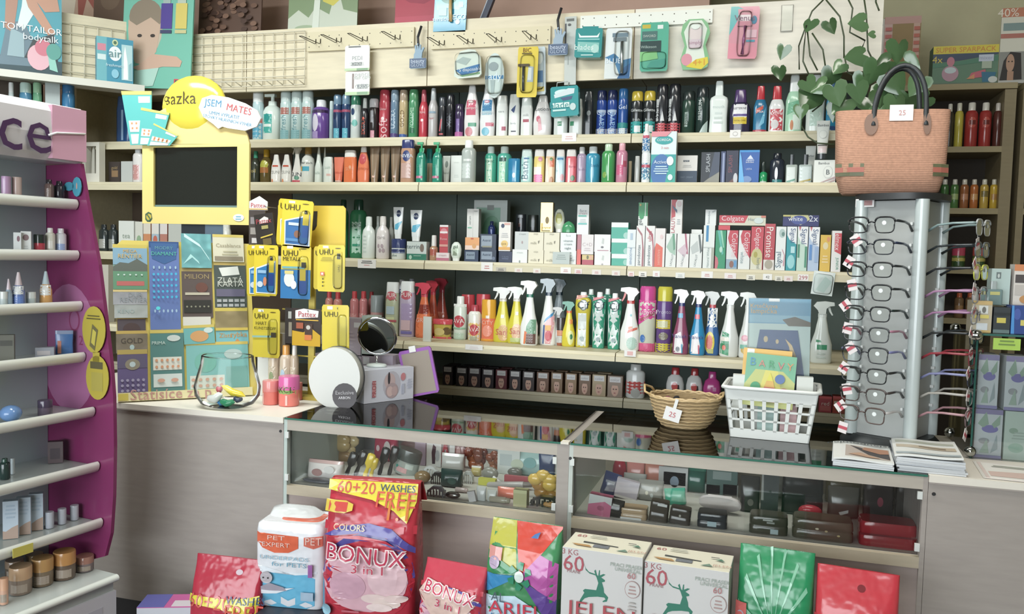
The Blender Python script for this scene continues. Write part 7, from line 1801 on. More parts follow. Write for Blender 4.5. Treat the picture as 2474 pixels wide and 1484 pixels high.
A, B = atZ(1764, 1066, ZC), atZ(1956, 1072, ZC)
Yb = 2.66
wt = atY(1980, 950, Yb).x - atY(1750, 950, Yb).x
cxb = atY(1864, 1000, Yb).x
hb = atY(1864, 944, Yb).z - ZC
bm, br_ = basket(wt, .2, hb, .16, 'e2e6e2', 7, 5, 3)
YBK = Yb + .1
thing('plastic_basket', 'white slotted plastic basket holding books on the glass counter', 'basket', (cxb, YBK, ZC + .001), (0, 0, R(-3)), parts=[('basket_body', bm), ('rim', br_)])
hang('picture_book', 'green and yellow picture book titled in coloured letters', 'book', 1792, 858, 1914, 985, Yb + .045, '6cb08c', 'p-1,0,1,0,1,.5,.5,.7,-.6,.7,-1,.4,b8c070;p-.5,.1,.6,.1,.3,.7,-.2,.7,d4cc60;t B,-.72,.84,.11,4c90b8;t A,-.36,.82,.13,d07c70;t R,.04,.82,.12,4ca070;t V,.4,.8,.13,cc7070;t Y,.76,.8,.13,d88c58;p-.12,.5,.0,.66,.14,.5,d8d048;p-.2,.38,-.12,.5,.14,.5,.22,.38,d8a850;p-.3,.1,-.2,.38,.22,.38,.36,.1,cc5c5c;e.4,.55,.2,.09,4c6ca8;e-.55,.36,.2,.1,3c9868;e.6,.3,.22,.09,c06464', .012, t=3, rx=-9)
hang('picture_book', 'orange covered picture book behind the green one', 'book', 1786, 845, 1904, 980, Yb + .075, 'e8b454', 'r-.85,.9,-.55,.99,e4e4e0', .01, t=2, rx=-7)
hang('night_light_pack', 'clear bagged night light with blue header card and moon shade', 'pack', 1802, 722, 1953, 975, Yb + .125, 'b4ccc4', 'r-1,.76,1,1,5c98b8;r-.98,.77,.98,.84,7cb0c4;t Krtečkova,-.5,.93,.44,d8a850;t lampička,-.5,.875,.42,d8a850;r-.35,.97,0,1.0,e0e4e4;p.1,.8,.5,.83,1,.78,1,.74,.3,.74,5c5440;'
     'p-.62,.7,.6,.7,.98,.0,-.98,.0,2c4c80;p-.9,.14,.92,.14,.98,.0,-.98,.0,2c6c90;p.2,.62,.42,.56,.56,.46,.52,.34,.38,.26,.2,.24,.36,.32,.4,.42,.34,.54,d8b87c;e-.42,.61,.07,.03,c8b07c;e-.05,.59,.05,.022,c8b07c;e-.35,.47,.04,.02,c8a878;e-.62,.38,.06,.025,b89c6c;p-.3,.28,-.1,.36,-.15,.28,3c8c94;p-.1,.24,.1,.34,.1,.26,3c7c90', .01, t=-1, rx=-4, subs=[('plastic_sleeve', lambda q, w, h, d: q.box(-w * .505, w * .505, -d / 2 - .008, d / 2 + .012, -.0, h * 1.005, 'eef4f2~p'))], pname='inner_card')
hang('carton', 'white carton with blue line standing in the plastic basket', 'box', 1768, 906, 1802, 985, Yb + .06, 'd8dcd8', 'r-.2,.42,.9,.48,3c5ca0', .03)
hang('carton', 'plain white carton at the right of the plastic basket', 'box', 1922, 912, 1962, 985, Yb + .06, 'd4d8d2', 'e.3,.3,.3,.05,5c645c', .03)
hang('carton', 'aqua carton glimpsed through the basket slots', 'box', 1830, 960, 1880, 1040, Yb + .07, 'a8c8c4', '', .03, z=ZC + .008)
hang('carton', 'rose carton glimpsed through the basket slots', 'box', 1885, 965, 1925, 1040, Yb + .07, 'c8a0a4', '', .03, z=ZC + .008)
# wicker basket
p = atZ(1640, 1046, ZC)
Yw = 2.70
ww = atY(1738, 975, Yw).x - atY(1562, 975, Yw).x
hw_ = atY(1640, 968, Yw).z - ZC
m = MB()
WK = 'b89868~l'
m.loft([(0, ww * .30, ww * .26, 2.2), (.25 * hw_, ww * .4, ww * .33, 2.2), (.8 * hw_, ww * .48, ww * .4, 2.2), (hw_, ww * .5, ww * .42, 2.2)], WK, 36, None, True, False)
m.loft([(.004, ww * .29, ww * .25, 2.2), (.25 * hw_, ww * .385, ww * .315, 2.2), (.8 * hw_, ww * .465, ww * .385, 2.2), (hw_, ww * .485, ww * .405, 2.2)], 'a08458~l', 36, None, True, False)
m.loft([(0, ww * .30, ww * .26, 2.2), (.004, ww * .30, ww * .26, 2.2)], WK, 36)
for k in range(9):
    z = hw_ * (.06 + .115 * k)
    q = z / hw_
    f = .30 + .4 * q if q < .25 else .4 + .145 * (q - .25)
    m.tube([(ww * (f + .006) * math.cos(a * math.pi / 16), ww * (f + .006) * .84 * math.sin(a * math.pi / 16), z + .0015 * math.sin(a * 3.1 + k * 1.6)) for a in range(32)], .0034, 'c8a874', 5, True)
rm = MB()
for k in (0, 1):
    rm.tube([(ww * .5 * math.cos(a * math.pi / 18), ww * .42 * math.sin(a * math.pi / 18), hw_ + .004 * math.sin(a * 1.6 + k * 3.14)) for a in range(36)], .0042, 'd0b07c', 6, True)
hd = MB()
hd.tube([(-ww * .46, -.03, hw_), (-ww * .56, -.035, hw_ + .012), (-ww * .58, -.01, hw_ + .03), (-ww * .5, .03, hw_ + .018), (-ww * .46, .05, hw_)], .004, 'd0ac70', 6)
hd.tube([(ww * .46, -.03, hw_), (ww * .53, -.03, hw_ + .012), (ww * .54, .0, hw_ + .02), (ww * .5, .03, hw_ + .012), (ww * .46, .05, hw_)], .004, 'd0ac70', 6)
xw = atY(1648, 1000, Yw).x
YW = Yw + ww * .4
thing('wicker_basket', 'straw wicker basket with loop handles on the glass counter', 'basket', (xw, YW, ZC + .001), parts=[('basket_body', m), ('rim', rm), ('handle', hd)])
for i, (dx, dy, c, c2, ro, lk) in enumerate(((-.05, -.02, '23242a', 'c8c8c4', 24, 'black lipstick case with silver band'), (-.02, .03, '2c2c30', '9c9c98', -14, 'black mascara with grey band'), (.015, -.025, '1f2024', 'd0d0cc', 32, 'black tube with white cap'),
                                             (.045, .01, '3a2c2c', 'b8b0a8', -22, 'dark brown pencil case'), (.07, -.015, '26282c', 'a8a8a0', 10, 'charcoal lipstick case'), (-.075, .02, '8c4c58', 'c8b8b8', 18, 'rose lipstick case'))):
    m = MB('~g')
    m.loft([(0, .011, .011), (.036, .011, .011)], c, 12)
    m.loft([(.036, .0115, .0115), (.04, .0115, .0115)], c2, 12)
    m.loft([(.04, .0105, .0105), (.064, .0105, .0105), (.066, .009, .009)], c, 12)
    thing('cosmetic_case', lk + ' in the wicker basket', 'lipstick', (xw + dx, YW + dy, ZC + .03), (R(-30), R(ro), 0), parts=m)
q = atY(1620, 1017, Yw - .012)
m = boxes((-.026, .026, -.0008, .0008, 0, .042, 'e8e6e4'))
m.deco('t 25,0,.5,.4,c84c54', .052, .042, lambda x, z: -.0009)
s_ = MB()
s_.box(-.004, .006, -.0006, .0006, .042, .072, 'e4e6e4')
thing('price_tag', 'white price tag with red figure tied to the wicker basket', 'tag', q, (0, R(14), 0), parts=[('tag_card', m), ('tie', s_)])

# ---------------------------------------------------------------- eyeglass stand
XE, YE, AE = .392, 2.775, -28
ze0, ze1 = ZC + .035, atY(2165, 487, 2.72).z
SS = .172
cl = MB()
cl.box(-SS / 2, SS / 2, -SS / 2, SS / 2, .035, ze1 - ZC, 'a0a4a2')
ps = [('column', cl)]
for sx, sy in ((1, -1), (-1, -1), (1, 1), (-1, 1)):
    q = MB()
    q.loft([(.032, .019, .019), (ze1 - ZC + .002, .019, .019)], 'b8c4c4~g', 16, Matrix.Translation((sx * SS / 2, sy * SS / 2, 0)))
    ps.append(('corner_tube', q))
bsE = MB()
bsE.loft([(0, .135, .135, 2.6), (.012, .135, .135, 2.6), (.034, .115, .115, 2.6)], '1c2224', 32)
tpE = MB()
tpE.loft([(ze1 - ZC + .002, .125, .125, 2.6), (ze1 - ZC + .02, .125, .125, 2.6)], '1c1e20', 32)
tg = MB()
tg.box(-.1, -.045, -SS / 2 - .014, -SS / 2 - .012, ze1 - ZC - .018, ze1 - ZC + .006, 'dcd8d8')
tg.deco('r-.8,.2,.8,.8,9c6c6c', .055, .024, zero, False, Matrix.Translation((-.0725, -SS / 2 - .0142, ze1 - ZC - .018)))
ps += [('base', bsE), ('top_disc', tpE), ('price_card', tg)]
GY = [545, 596, 649, 702, 752, 800, 848, 896, 942, 988]
for y in GY:
    z = atY(2150, y, 2.69).z - ZC
    for xx in (-.062, .062):
        ps.append(('clip', boxes((xx - .003, xx + .003, -SS / 2 - .01, -SS / 2, z, z + .008, 'd8dcdc'))))
        ps.append(('clip', boxes((SS / 2, SS / 2 + .01, xx - .003, xx + .003, z, z + .008, 'd8dcdc'))))
thing('eyeglass_stand', 'grey square eyeglass stand with black base under the straw bag', 'display stand', (XE, YE, ZC + .001), (0, 0, R(AE)), parts=ps)


def glasses(c, tc, lensw=.05, lensh=.038, half=False, k=0):
    """front at y=0 facing -y, temples run back to y=.125"""
    f = MB('~g')
    L_ = []
    for s in (-1, 1):
        cx = s * .0365
        pts = []
        for a in range(24):
            t = 2 * math.pi * a / 24
            ca, sa = math.cos(t), math.sin(t)
            pw = 2 / 3.6
            pts.append((cx + lensw / 2 * math.copysign(abs(ca) ** pw, ca) * (1 if sa > 0 else .92), abs(cx) * .02, lensh / 2 * math.copysign(abs(sa) ** pw, sa)))
        f.tube([(x, y, z) for x, y, z in pts], .0019 if not half else .0012, c, 6, True)
        f.tube([q for q in pts[1:12]], .0027, c, 6)
        q = MB()
        q.add([(x, y, z) for x, y, z in pts] + [(x, y + .001, z) for x, y, z in pts], [tuple(range(24))[::-1], tuple(range(24, 48))], 'eef4f4~p')
        if s > 0:
            q.add([(cx - .002 + .006 * math.cos(i), -.0006, .006 + .006 * math.sin(i)) for i in [j * math.pi / 6 for j in range(12)]], [tuple(range(12))], 'dfe6e6')
        L_.append(('lens', q))
    f.tube([(-.0095, .0, .006), (0, -.003, .009), (.0095, 0, .006)], .0022, c, 6)
    out = [('rims', f)] + L_
    for s in (-1, 1):
        t = MB('~g')
        t.tube([(s * .0615, .001, .012), (s * .068, .008, .012), (s * .068, .06, .011), (s * .066, .1, .006), (s * .065, .128, -.012)], [.003, .004, .0036, .0034, .0042], tc, 6)
        out.append(('temple', t))
    g = MB()
    g.tube([(-.045, .002, -.018), (-.05, .0, -.03)], .0006, 'd8d8d4', 4)
    M = Matrix.Translation((-.05, 0, -.03)) @ Matrix.Rotation(R((-35, 30, -15, 50, 10)[k % 5]), 4, 'Y')
    g.box(-.013, .013, -.0006, .0006, -.032, 0, 'dcd4d4', M)
    g.box(-.013, .013, -.0012, -.0006, -.021, -.012, 'c04454', M)
    out.append(('price_tag', g))
    return out


GC = [('black', '1f2226', '22262a'), ('dark navy', '2a3038', '1f2a48'), ('black', '202428', '24282c'), ('matt black', '24282c', '1c2024'), ('black', '22262a', '1c2c2c'), ('grey black', '3c4044', 'a86c84'), ('dark grey', '34383c', '6c70a8'), ('slim black', '24282a', '202426'), ('brown', '4c4240', '3c3434'), ('brownish', '544440', 'b8b4b4')]
GR = [('clear', 'a8acac', '7c9494'), ('grey', '5c6468', '20282c'), ('yellow', 'c8cc4c', '202428'), ('silver', '8c8c90', 'a878a0'), ('silver', '84848a', '9c6c94'), ('black', '1c2022', '1f2426'), ('red', '7c2c34', '9c2c38'), ('dark blue', '2c3040', '7c80b0'), ('rimless', '9c9c98', 'a8a49c'), ('rose', '6c5458', 'b08088')]
ca_, sa_ = math.cos(R(AE)), math.sin(R(AE))
for i, y in enumerate(GY):
    for side, tab in ((0, GC), (1, GR)):
        nm_, c, tc = tab[i]
        z = atY(2150, y, 2.69).z - .004
        off = -(SS / 2 + .138)
        a = AE + 90 * side
        lx, ly = (0, off) if side == 0 else (-off, 0)
        loc_ = Vector((XE + lx * ca_ - ly * sa_, YE + lx * sa_ + ly * ca_, z))
        tint = {'6c70a8': ' and bluish temples', 'a86c84': ' and pink temples', 'a878a0': ' and violet temples', '9c6c94': ' and mauve temples', '7c80b0': ' and patterned temples', 'b08088': ' and rose temples', 'b8b4b4': ' and pale temples'}.get(tc, '')
        lab = f'{nm_} framed glasses{tint}, {ORD[i + 1]} from top on the {"left" if side == 0 else "right"} face'
        thing('eyeglasses', lab, 'glasses', loc_, (0, 0, R(a)), 'reading glasses on the stand', glasses(c, tc, .055, .041 if i % 3 else .044, nm_ in ('rimless', 'clear'), i + side * 2))

# tote bag on top of the stand
zt = ZC + ze1 - ZC + .022
A, B = atY(2022, 270, 2.72), atY(2306, 270, 2.72)
wB = B.x - A.x
hB = atY(2165, 262, 2.72).z - zt
bd = MB()
ST = 'b88468~l'
rg = [(0, .8, .62), (.04, .86, .8), (.25, .95, .9), (.6, .97, .75), (1, 1, .5)]
rgm_ = [(z * hB, r * wB / 2, e * .075, 4) for z, r, e in rg]
bd.loft(rgm_, ST, 48, None, True, False)
bd.loft([rgm_[0], (.0005, .8 * wB / 2, .62 * .075, 4)], ST, 48)
bd.loft([(hB * .05, .84 * wB / 2, .07 * .8, 4), (hB * .999, .985 * wB / 2, .45 * .075, 4)], '6c4c3c', 48, None, True, False)
sf = surf_of([(z, r, e * .15 / (wB) / r * (wB / .15)) for z, r, e in rg], wB, .15, hB, 4)
bd.deco('r-.985,.31,-.5,.355,5c6040;r-.985,.25,-.5,.31,a85848;r-.985,.205,-.5,.25,5c6040;r.68,.31,.97,.35,5c6040;r.68,.25,.97,.31,a85848;r.68,.205,.97,.25,5c6040;e-.4,.82,.12,.13,7c5c4c;e.56,.82,.07,.13,7c5c4c', wB, hB, sf, True, None, .0006)
hn = []
for yy, (xa, xb) in ((-.036, (-.36, .54)), (.03, (-.3, .5))):
    q = MB()
    xa, xb = xa * wB / 2, xb * wB / 2
    pts = [(xa + (xb - xa) * (.5 - .5 * math.cos(t)) + .01 * math.sin(t), yy * (1 - .4 * math.sin(t)) - (.004 if yy < 0 else 0), hB * .86 + (hB * .66) * math.sin(t) ** .8) for t in [math.pi * i / 16 for i in range(17)]]
    q.tube([(xa, yy - (.012 if yy < 0 else -.004), hB * .8)] + pts + [(xb, yy - (.012 if yy < 0 else -.004), hB * .8)], .0075, '22282c', 8)
    hn.append(('handle', q))
tg = boxes((-.034, .03, -.0012, 0, 0, .046, 'eceae8'))
tg.deco('t 25,0,.5,.3,c88c8c', .062, .046, lambda x, z: -.0014)
tg.v = [(x + .02, y - .046, z + hB * .86) for x, y, z in tg.v]
thing('tote_bag', 'terracotta straw tote bag with striped sides and dark handles', 'bag', ((A.x + B.x) / 2, 2.775, zt + .0005), (0, 0, R(2)), parts=[('bag_body', bd)] + hn + [('price_tag', tg)])

# ---------------------------------------------------------------- trailing plant
YPL = YS - .13
pp = atY(2008, -60, YPL)
vn = [[(1989, 0), (1962, 27), (1948, 61), (1930, 111), (1931, 168)], [(1996, 0), (2029, 40), (2039, 88), (2039, 140)], [(1948, 61), (1943, 110), (1940, 148), (1958, 189)], [(1950, 70), (1957, 135), (1975, 170)], [(1962, 80), (1988, 120), (1994, 160)],
      [(2050, 0), (2060, 20), (2053, 78), (2090, 98), (2083, 115)], [(2088, 0), (2093, 34), (2095, 78), (2097, 122), (2117, 162)], [(2116, 5), (2124, 26)], [(1960, 240), (1940, 280), (1938, 307), (1952, 331), (1975, 346), (2016, 349)], [(1995, 232), (1985, 252), (1962, 270)], [(2039, 130), (2048, 175), (2075, 190), (2060, 215), (2040, 215)]]
lf = [(1958, 54, 24, 10), (2005, 57, 23, -25), (2083, 52, 28, 80), (1893, 118, 22, 15), (1884, 168, 24, -5), (2009, 179, 30, 20), (2032, 158, 22, 40), (2080, 132, 34, 70), (2171, 112, 34, 0), (1962, 229, 40, 30), (1935, 263, 22, 0), (2016, 216, 36, -20), (2117, 165, 36, 20), (2157, 190, 38, -30), (2110, 82, 12, 80), (2221, 195, 32, 30), (2137, 222, 36, 10), (2195, 232, 34, -15),
      (2040, 245, 34, 40), (2070, 215, 30, -10), (2240, 238, 26, 50), (2100, 240, 34, -30), (1990, 205, 28, 60), (2190, 150, 30, -60), (2085, 190, 28, 15), (2145, 150, 30, 60), (1950, 200, 26, -30), (2165, 245, 32, 0), (2213, 262, 26, 20), (2020, 262, 28, 10), (2125, 268, 30, 0)]
vm, fm = [], MB()
for i, v in enumerate(vn):
    m = MB()
    m.tube([atY(x, y, YPL - .01 * (i % 3)) - pp for x, y in v], .0032, '3c4a2c', 6)
    vm.append(('vine', m))
heart = [(0, .12), (.2, .42), (.48, .5), (.72, .3), (.74, -.05), (.5, -.5), (.22, -.85), (0, -1.1), (-.22, -.85), (-.5, -.5), (-.74, -.05), (-.72, .3), (-.48, .5), (-.2, .42)]
for i, (x, y, s, a) in enumerate(lf):
    c = atY(x, y, YPL - .02 - .035 * (i % 4) - (.12 if x > 2050 and y > 150 else 0)) - pp
    k = s * 1.02 / F * 3.5
    Mx = Matrix.Translation(c) @ Matrix.Rotation(R(a), 4, 'Y') @ Matrix.Rotation(R((i * 37 % 50) - 25), 4, 'Z') @ Matrix.Rotation(R((i * 23 % 40) - 20), 4, 'X')
    V = [Mx @ Vector((px * k, .3 * abs(px) * k, pz * k)) for px, pz in heart] + [Mx @ Vector((0, 0, -.25 * k))]
    n = len(heart)
    fm.add(V, [(j, (j + 1) % n, n) for j in range(n)], ('44683c', '3c5c34', '54784a', '486a40')[i % 4] + '~g', True)
pt = MB()
pt.loft([(-.07 - .0, .075, .075), (.1, .1, .1), (.115, .104, .104), (.115, .09, .09), (.1, .088, .088)], 'a0603c', 28, Matrix.Translation((.03, .27, ZVB + .069 + .07 - pp.z)))
pv = MB()
for x, y in ((1989, 0), (1996, 0), (2050, 0), (2088, 0), (2116, 5)):
    q = atY(x, y, YPL) - pp
    pv.tube([q, q + Vector((0, .02, .06)), Vector((.03 + (q.x - .03) * .5, .2, ZVB + .069 + .2 - pp.z)), Vector((.03 + (q.x - .03) * .2, .27, ZVB + .069 + .16 - pp.z))], .0032, '3c4a2c', 6)
thing('trailing_plant', 'trailing heart leaved plant hanging over the shelving behind tote bag', 'plant', pp, parts=[('pot', pt), ('foliage', fm), ('vine', pv)] + vm)

# ---------------------------------------------------------------- magazines, leaflets
def mags(n, x0, x1, y0, yb, lab, dec, seed):
    random.seed(seed)
    A, B = atZ(x0, yb, ZC), atZ(x1, yb + 8, ZC)
    w = abs(B.x - A.x) * .97
    first = None
    for i in range(n):
        l_ = f'{ORD[i + 1]} magazine from the bottom of the {lab}' if i < n - 1 else f'top magazine of the {lab}'
        th = .0048
        z = ZC + .0008 + i * (th + .0004)
        loc_ = Vector(((A.x + B.x) / 2 + random.uniform(-.004, .004), max(A.y, YC) + .117 + random.uniform(-.004, .004), z))
        rt = (0, 0, R(-4 + random.uniform(-2, 2)))
        if i == n - 1:
            m = MB()
            N = 14
            V = []
            for iz in (0, 1):
                for u in range(N + 1):
                    t = u / N
                    zz = .010 * (1 - t) ** 2 * math.sin(t * 3) + iz * th + .007 * (t ** 3 if lab.startswith('thick') else 0)
                    V += [(-w / 2 + w * t, -.112, zz), (-w / 2 + w * t, .112, zz)]
            q = 2 * (N + 1)
            Fs = []
            for u in range(N):
                a = 2 * u
                Fs += [(a, a + 1, a + 3, a + 2), (q + a, q + a + 2, q + a + 3, q + a + 1), (a, a + 2, q + a + 2, q + a), (a + 1, q + a + 1, q + a + 3, a + 3)]
            Fs += [(0, q, q + 1, 1), (2 * N, 2 * N + 1, q + 2 * N + 1, q + 2 * N)]
            m.add(V, Fs, 'e0e2de')
            prof = lambda x, y_: -(.010 * (1 - (x / w + .5)) ** 2 * math.sin((x / w + .5) * 3) + th + .007 * ((x / w + .5) ** 3 if lab.startswith('thick') else 0))
            m.deco(dec, w, .224, prof, True, Matrix.Translation((0, -.112, 0)) @ Matrix(((1, 0, 0, 0), (0, 0, 1, 0), (0, -1, 0, 0), (0, 0, 0, 1))), .0005)
            thing('magazine', l_, 'magazine', loc_, rt, lab + ' of magazines', m)
        elif first is None:
            m = boxes((-w / 2, w / 2, -.112, .112, 0, th, 'c8ccd0'))
            first = thing('magazine', l_, 'magazine', loc_, rt, lab + ' of magazines', m)
        else:
            copy_tree(first, l_, loc_, rt, lab + ' of magazines')


mags(4, 2022, 2172, 1060, 1132, 'thin stack under the eyeglass stand', 'p-.6,.12,.9,.1,.95,.72,-.55,.78,b8a89c;p-.4,.74,.2,.3,.9,.14,.9,.5,.2,.6,3c3434;p.0,.55,.6,.4,.9,.45,.9,.68,.1,.7,b07858;p-.5,.2,.2,.12,.6,.14,-.1,.34,c09474;t nejmodnejsi,-.1,.88,1.1,3c4448', 3)
mags(8, 2172, 2336, 1062, 1140, 'thick stack beside the glass tower', 'p-.9,.75,.9,.7,.9,.82,-.9,.9,b4b8a8;p-.9,.45,.9,.36,.9,.55,-.9,.62,c0b098;p-.2,.5,.6,.42,.6,.5,-.2,.56,8c7c68;r-.95,.05,.95,.15,a8b4b8', 5)
m = MB()
pA = atZ(2440, 1140, ZC)
for k in range(3):
    m.box(-.11 + .008 * k, .11 + .004 * k, -.1, .1 - .01 * k, .001 + .0012 * k, .002 + .0012 * k, ('dcd8d0', 'd8c4bc', 'e4e0d8')[k])
m.deco('p-.9,.1,.2,.1,.2,.5,-.9,.4,d4b4a8;p.3,.3,.8,.4,.6,.7,8cb09c;l -.3,.8,.5,2,.08,b8b8a8', .2, .18, lambda x, z: -.0046, False, Matrix.Translation((0, -.1, 0)) @ Matrix(((1, 0, 0, 0), (0, 0, 1, 0), (0, -1, 0, 0), (0, 0, 0, 1))))
thing('leaflets', 'loose pale leaflets at the foot of the glass tower', 'leaflet', (pA.x + .03, YC + .105, ZC + .0005), (0, 0, R(-5)), parts=m)

# ---------------------------------------------------------------- glass tower with perfumes
YT = 2.66
XT0, XT1 = atY(2349, 1000, YT).x, atY(2349, 1000, YT).x + .42
zT1 = atY(2400, 812, YT).z
zT2 = atY(2420, 744, YT + .05).z
GL = 'dcf0ea~c'
tw = [('left_pane', boxes((XT0, XT0 + .005, YT, YT + .3, ZC + .001, zT1, GL))), ('front_pane', boxes((XT0 + .006, XT1, YT, YT + .005, ZC + .001, zT1 - .03, GL))),
      ('glass_shelf', boxes((XT0, XT1, YT, YT + .3, zT1, zT1 + .006, GL), (XT0, XT1, YT - .0012, YT - .0002, zT1, zT1 + .006, '4c8c80~t'))), ('glass_shelf', boxes((XT0 + .04, XT1, YT + .05, YT + .3, zT2, zT2 + .006, GL))), ('left_edge', boxes((XT0 - .001, XT0 + .004, YT - .002, YT - .0005, ZC + .001, zT1, '3c7c70~t')))]
for x, y, z in ((XT0, YT, zT1), (XT0, YT + .28, zT1), (XT0, YT, ZC + .02), (XT0, YT + .28, ZC + .02)):
    jn = MB()
    jn.ball(x, y, z, .016, .016, .016, 'b8bcb8~x', 14, 9)
    tw.append(('ball_joint', jn))
ug = MB()
for x in (XT0 + .042, XT1 - .004):
    ug.box(x, x + .004, YT + .06, YT + .28, zT1 + .006, zT2, GL)
tw.append(('riser', ug))
sk = MB()
sx_ = atY(2432, 832, YT - .002)
sk.box(sx_.x - .034, sx_.x + .034, YT - .004, YT - .0015, sx_.z - .016, sx_.z + .016, 'a4cc48')
sk.deco('l 0,.7,.7,2,.3,6c8c3c', .068, .032, zero, False, Matrix.Translation((sx_.x, YT - .0042, sx_.z - .016)))
tw.append(('price_sticker', sk))
thing('glass_tower', 'glass display tower with metal ball joints on the right counter', 'display stand', (0, 0, 0), parts=tw)
PF = 'r-1,.9,1,1,8c84b0;e.1,.6,.6,.08,7c78b8;p-.8,.7,-.2,.95,.0,.7,-.4,.62,94b09c;p.2,.7,.8,.9,.8,.7,.4,.62,94b09c;e-.3,.35,.4,.06,9ca0a4;p-.6,.1,-.1,.4,.1,.1,a0b8a8;p.2,.1,.6,.5,.7,.2,9cacb0;r-1,.0,1,.06,8c88b8'


def tower_box(x0, x1, yt, yb, Y, z, c, dec, lab, d=.08):
    A, B = atY(x0, (yt + yb) / 2, Y), atY(x1, (yt + yb) / 2, Y)
    h = atY((x0 + x1) / 2, yt, Y).z - z
    thing('perfume_carton', lab, 'box', ((A.x + B.x) / 2, Y + d / 2, z + .0008), parts=boxmb(B.x - A.x, d, h, c, dec, 'b8bcc0'))
    return z + h + .001


z = tower_box(2354, 2421, 990, 1108, YT + .02, ZC, 'c4ccd0', PF, 'lower left white carton with lavender print in the glass tower')
tower_box(2362, 2412, 858, 985, YT + .03, z, 'c8d0d4', PF, 'upper left white carton with lavender print in the glass tower')
z = tower_box(2426, 2500, 996, 1108, YT + .02, ZC, 'bcd0c4', 'e-.4,.6,.3,.06,94b09c;l .1,.55,.6,3,.06,a4b8ac;e-.2,.25,.5,.1,9cc0ac', 'lower right pale green carton in the glass tower')
tower_box(2428, 2484, 862, 990, YT + .03, z, 'c8d0d4', PF, 'upper right white carton with lavender print in the glass tower')
tower_box(2347, 2396, 728, 810, YT + .02, zT1 + .006, 'b8ac90', 'r-1,.88,1,1,c8a868;r-.3,.6,.6,.85,d0d4d0;e.2,.72,.2,.1,6c6c64;r-.2,.45,.7,.56,d8c85c;r-.5,.0,.6,.3,c8d0d4;r-.9,.0,.9,.08,c8a860', 'gold edged perfume carton at the left of the glass tower top', .06)
tower_box(2400, 2440, 744, 808, YT + .025, zT1 + .006, '2c3438', 'r-.6,.4,.5,.6,d0c04c;r-1,0,1,.14,5c7474;r-1,.7,1,.8,1c2426', 'black perfume carton with yellow sticker on the tower', .06)
tower_box(2443, 2500, 740, 806, YT + .025, zT1 + .006, '24408c', 'e-.5,.7,.3,.2,3c54a8;r-.2,.3,.6,.5,d0c45c;r.1,.6,.5,.9,c8ccd4;p-1,0,-.7,0,-.8,1,-1,1,3c8cd8', 'royal blue perfume carton at the right of the tower', .06)
tower_box(2394, 2440, 650, 742, YT + .12, zT2 + .006, 'b4ccc8', 'r-.5,.72,.0,.9,6c7c7c;e-.25,.8,.12,.06,c8d4d0', 'pale aqua perfume carton on the tower upper shelf', .05)
tower_box(2449, 2510, 640, 740, YT + .11, zT2 + .006, 'd8d0c8', 'r-1,.84,1,1,d8804c;r-.9,.55,.6,.75,4c4444;r-.9,.25,.2,.5,c0b8b0;e0,.15,.5,.1,c88c50', 'white and orange carton on the tower upper shelf', .05)
A, B = atY(2381, 720, YT + .075), atY(2424, 720, YT + .075)
hb_ = atY(2402, 688, YT + .075).z - zT2 - .006
thing('perfume_bottle', 'square aqua perfume bottle before its pale carton on the tower', 'bottle', ((A.x + B.x) / 2, YT + .092, zT2 + .0068), parts=make('prf', B.x - A.x, .032, hb_ * 1.15, ['98b8b8~t', 'a8b4b4'], 'r-.5,.42,.6,.56,d0cc7c', '~g'))

# ---------------------------------------------------------------- cosmetics stand at the left edge
EX, OX = Vector((math.sin(R(8)), math.cos(R(8)), 0)), Vector((math.cos(R(8)), -math.sin(R(8)), 0))
P0 = atY(283, 1388, 2.1)
THC = R(82)


def dsp(x, y):
    p = onpl(P0, EX, x, y)
    return (p - P0).dot(OX), p.z


LC = .62
vb = dsp(112, 560)[0]
zb = P0.z
lips = [(186, 490), (188, 613), (196, 735), (203, 858), (226, 990), (237, 1122), (245, 1258)]
LV = [dsp(*q) for q in lips]
HT, HB = dsp(186, 262), dsp(186, 396)
ps = []
out_ = [(113, 400), (193, 395), (207, 480), (237, 640), (252, 760), (266, 880), (272, 960), (274, 1080), (272, 1200), (266, 1290), (252, 1345), (225, 1352), (150, 1352)]
poly = [dsp(*q) for q in out_]
poly = [(vb - .01, poly[0][1])] + poly[1:-1] + [(vb - .01, poly[-1][1])]
sp = MB()
SPM = Matrix(((0, 1, 0, 0), (-1, 0, 0, 0), (0, 0, 1, 0), (0, 0, 0, 1)))
sp.prism([(v, z - zb) for v, z in poly], .002, .014, '84285c~g', SPM)


def pd(px, py):
    v, z = dsp(px, py)
    return v, z - zb


def ell(x0, y0, x1, y1, c, off, n=28):
    a, b_ = pd(x0, y1), pd(x1, y0)
    cx, cz, rx_, rz_ = (a[0] + b_[0]) / 2, (a[1] + b_[1]) / 2, (b_[0] - a[0]) / 2, (b_[1] - a[1]) / 2
    sp.flat([(cx + rx_ * math.cos(2 * math.pi * i / n), cz + rz_ * math.sin(2 * math.pi * i / n)) for i in range(n)], c, lambda x, z: .002, off, None, SPM)


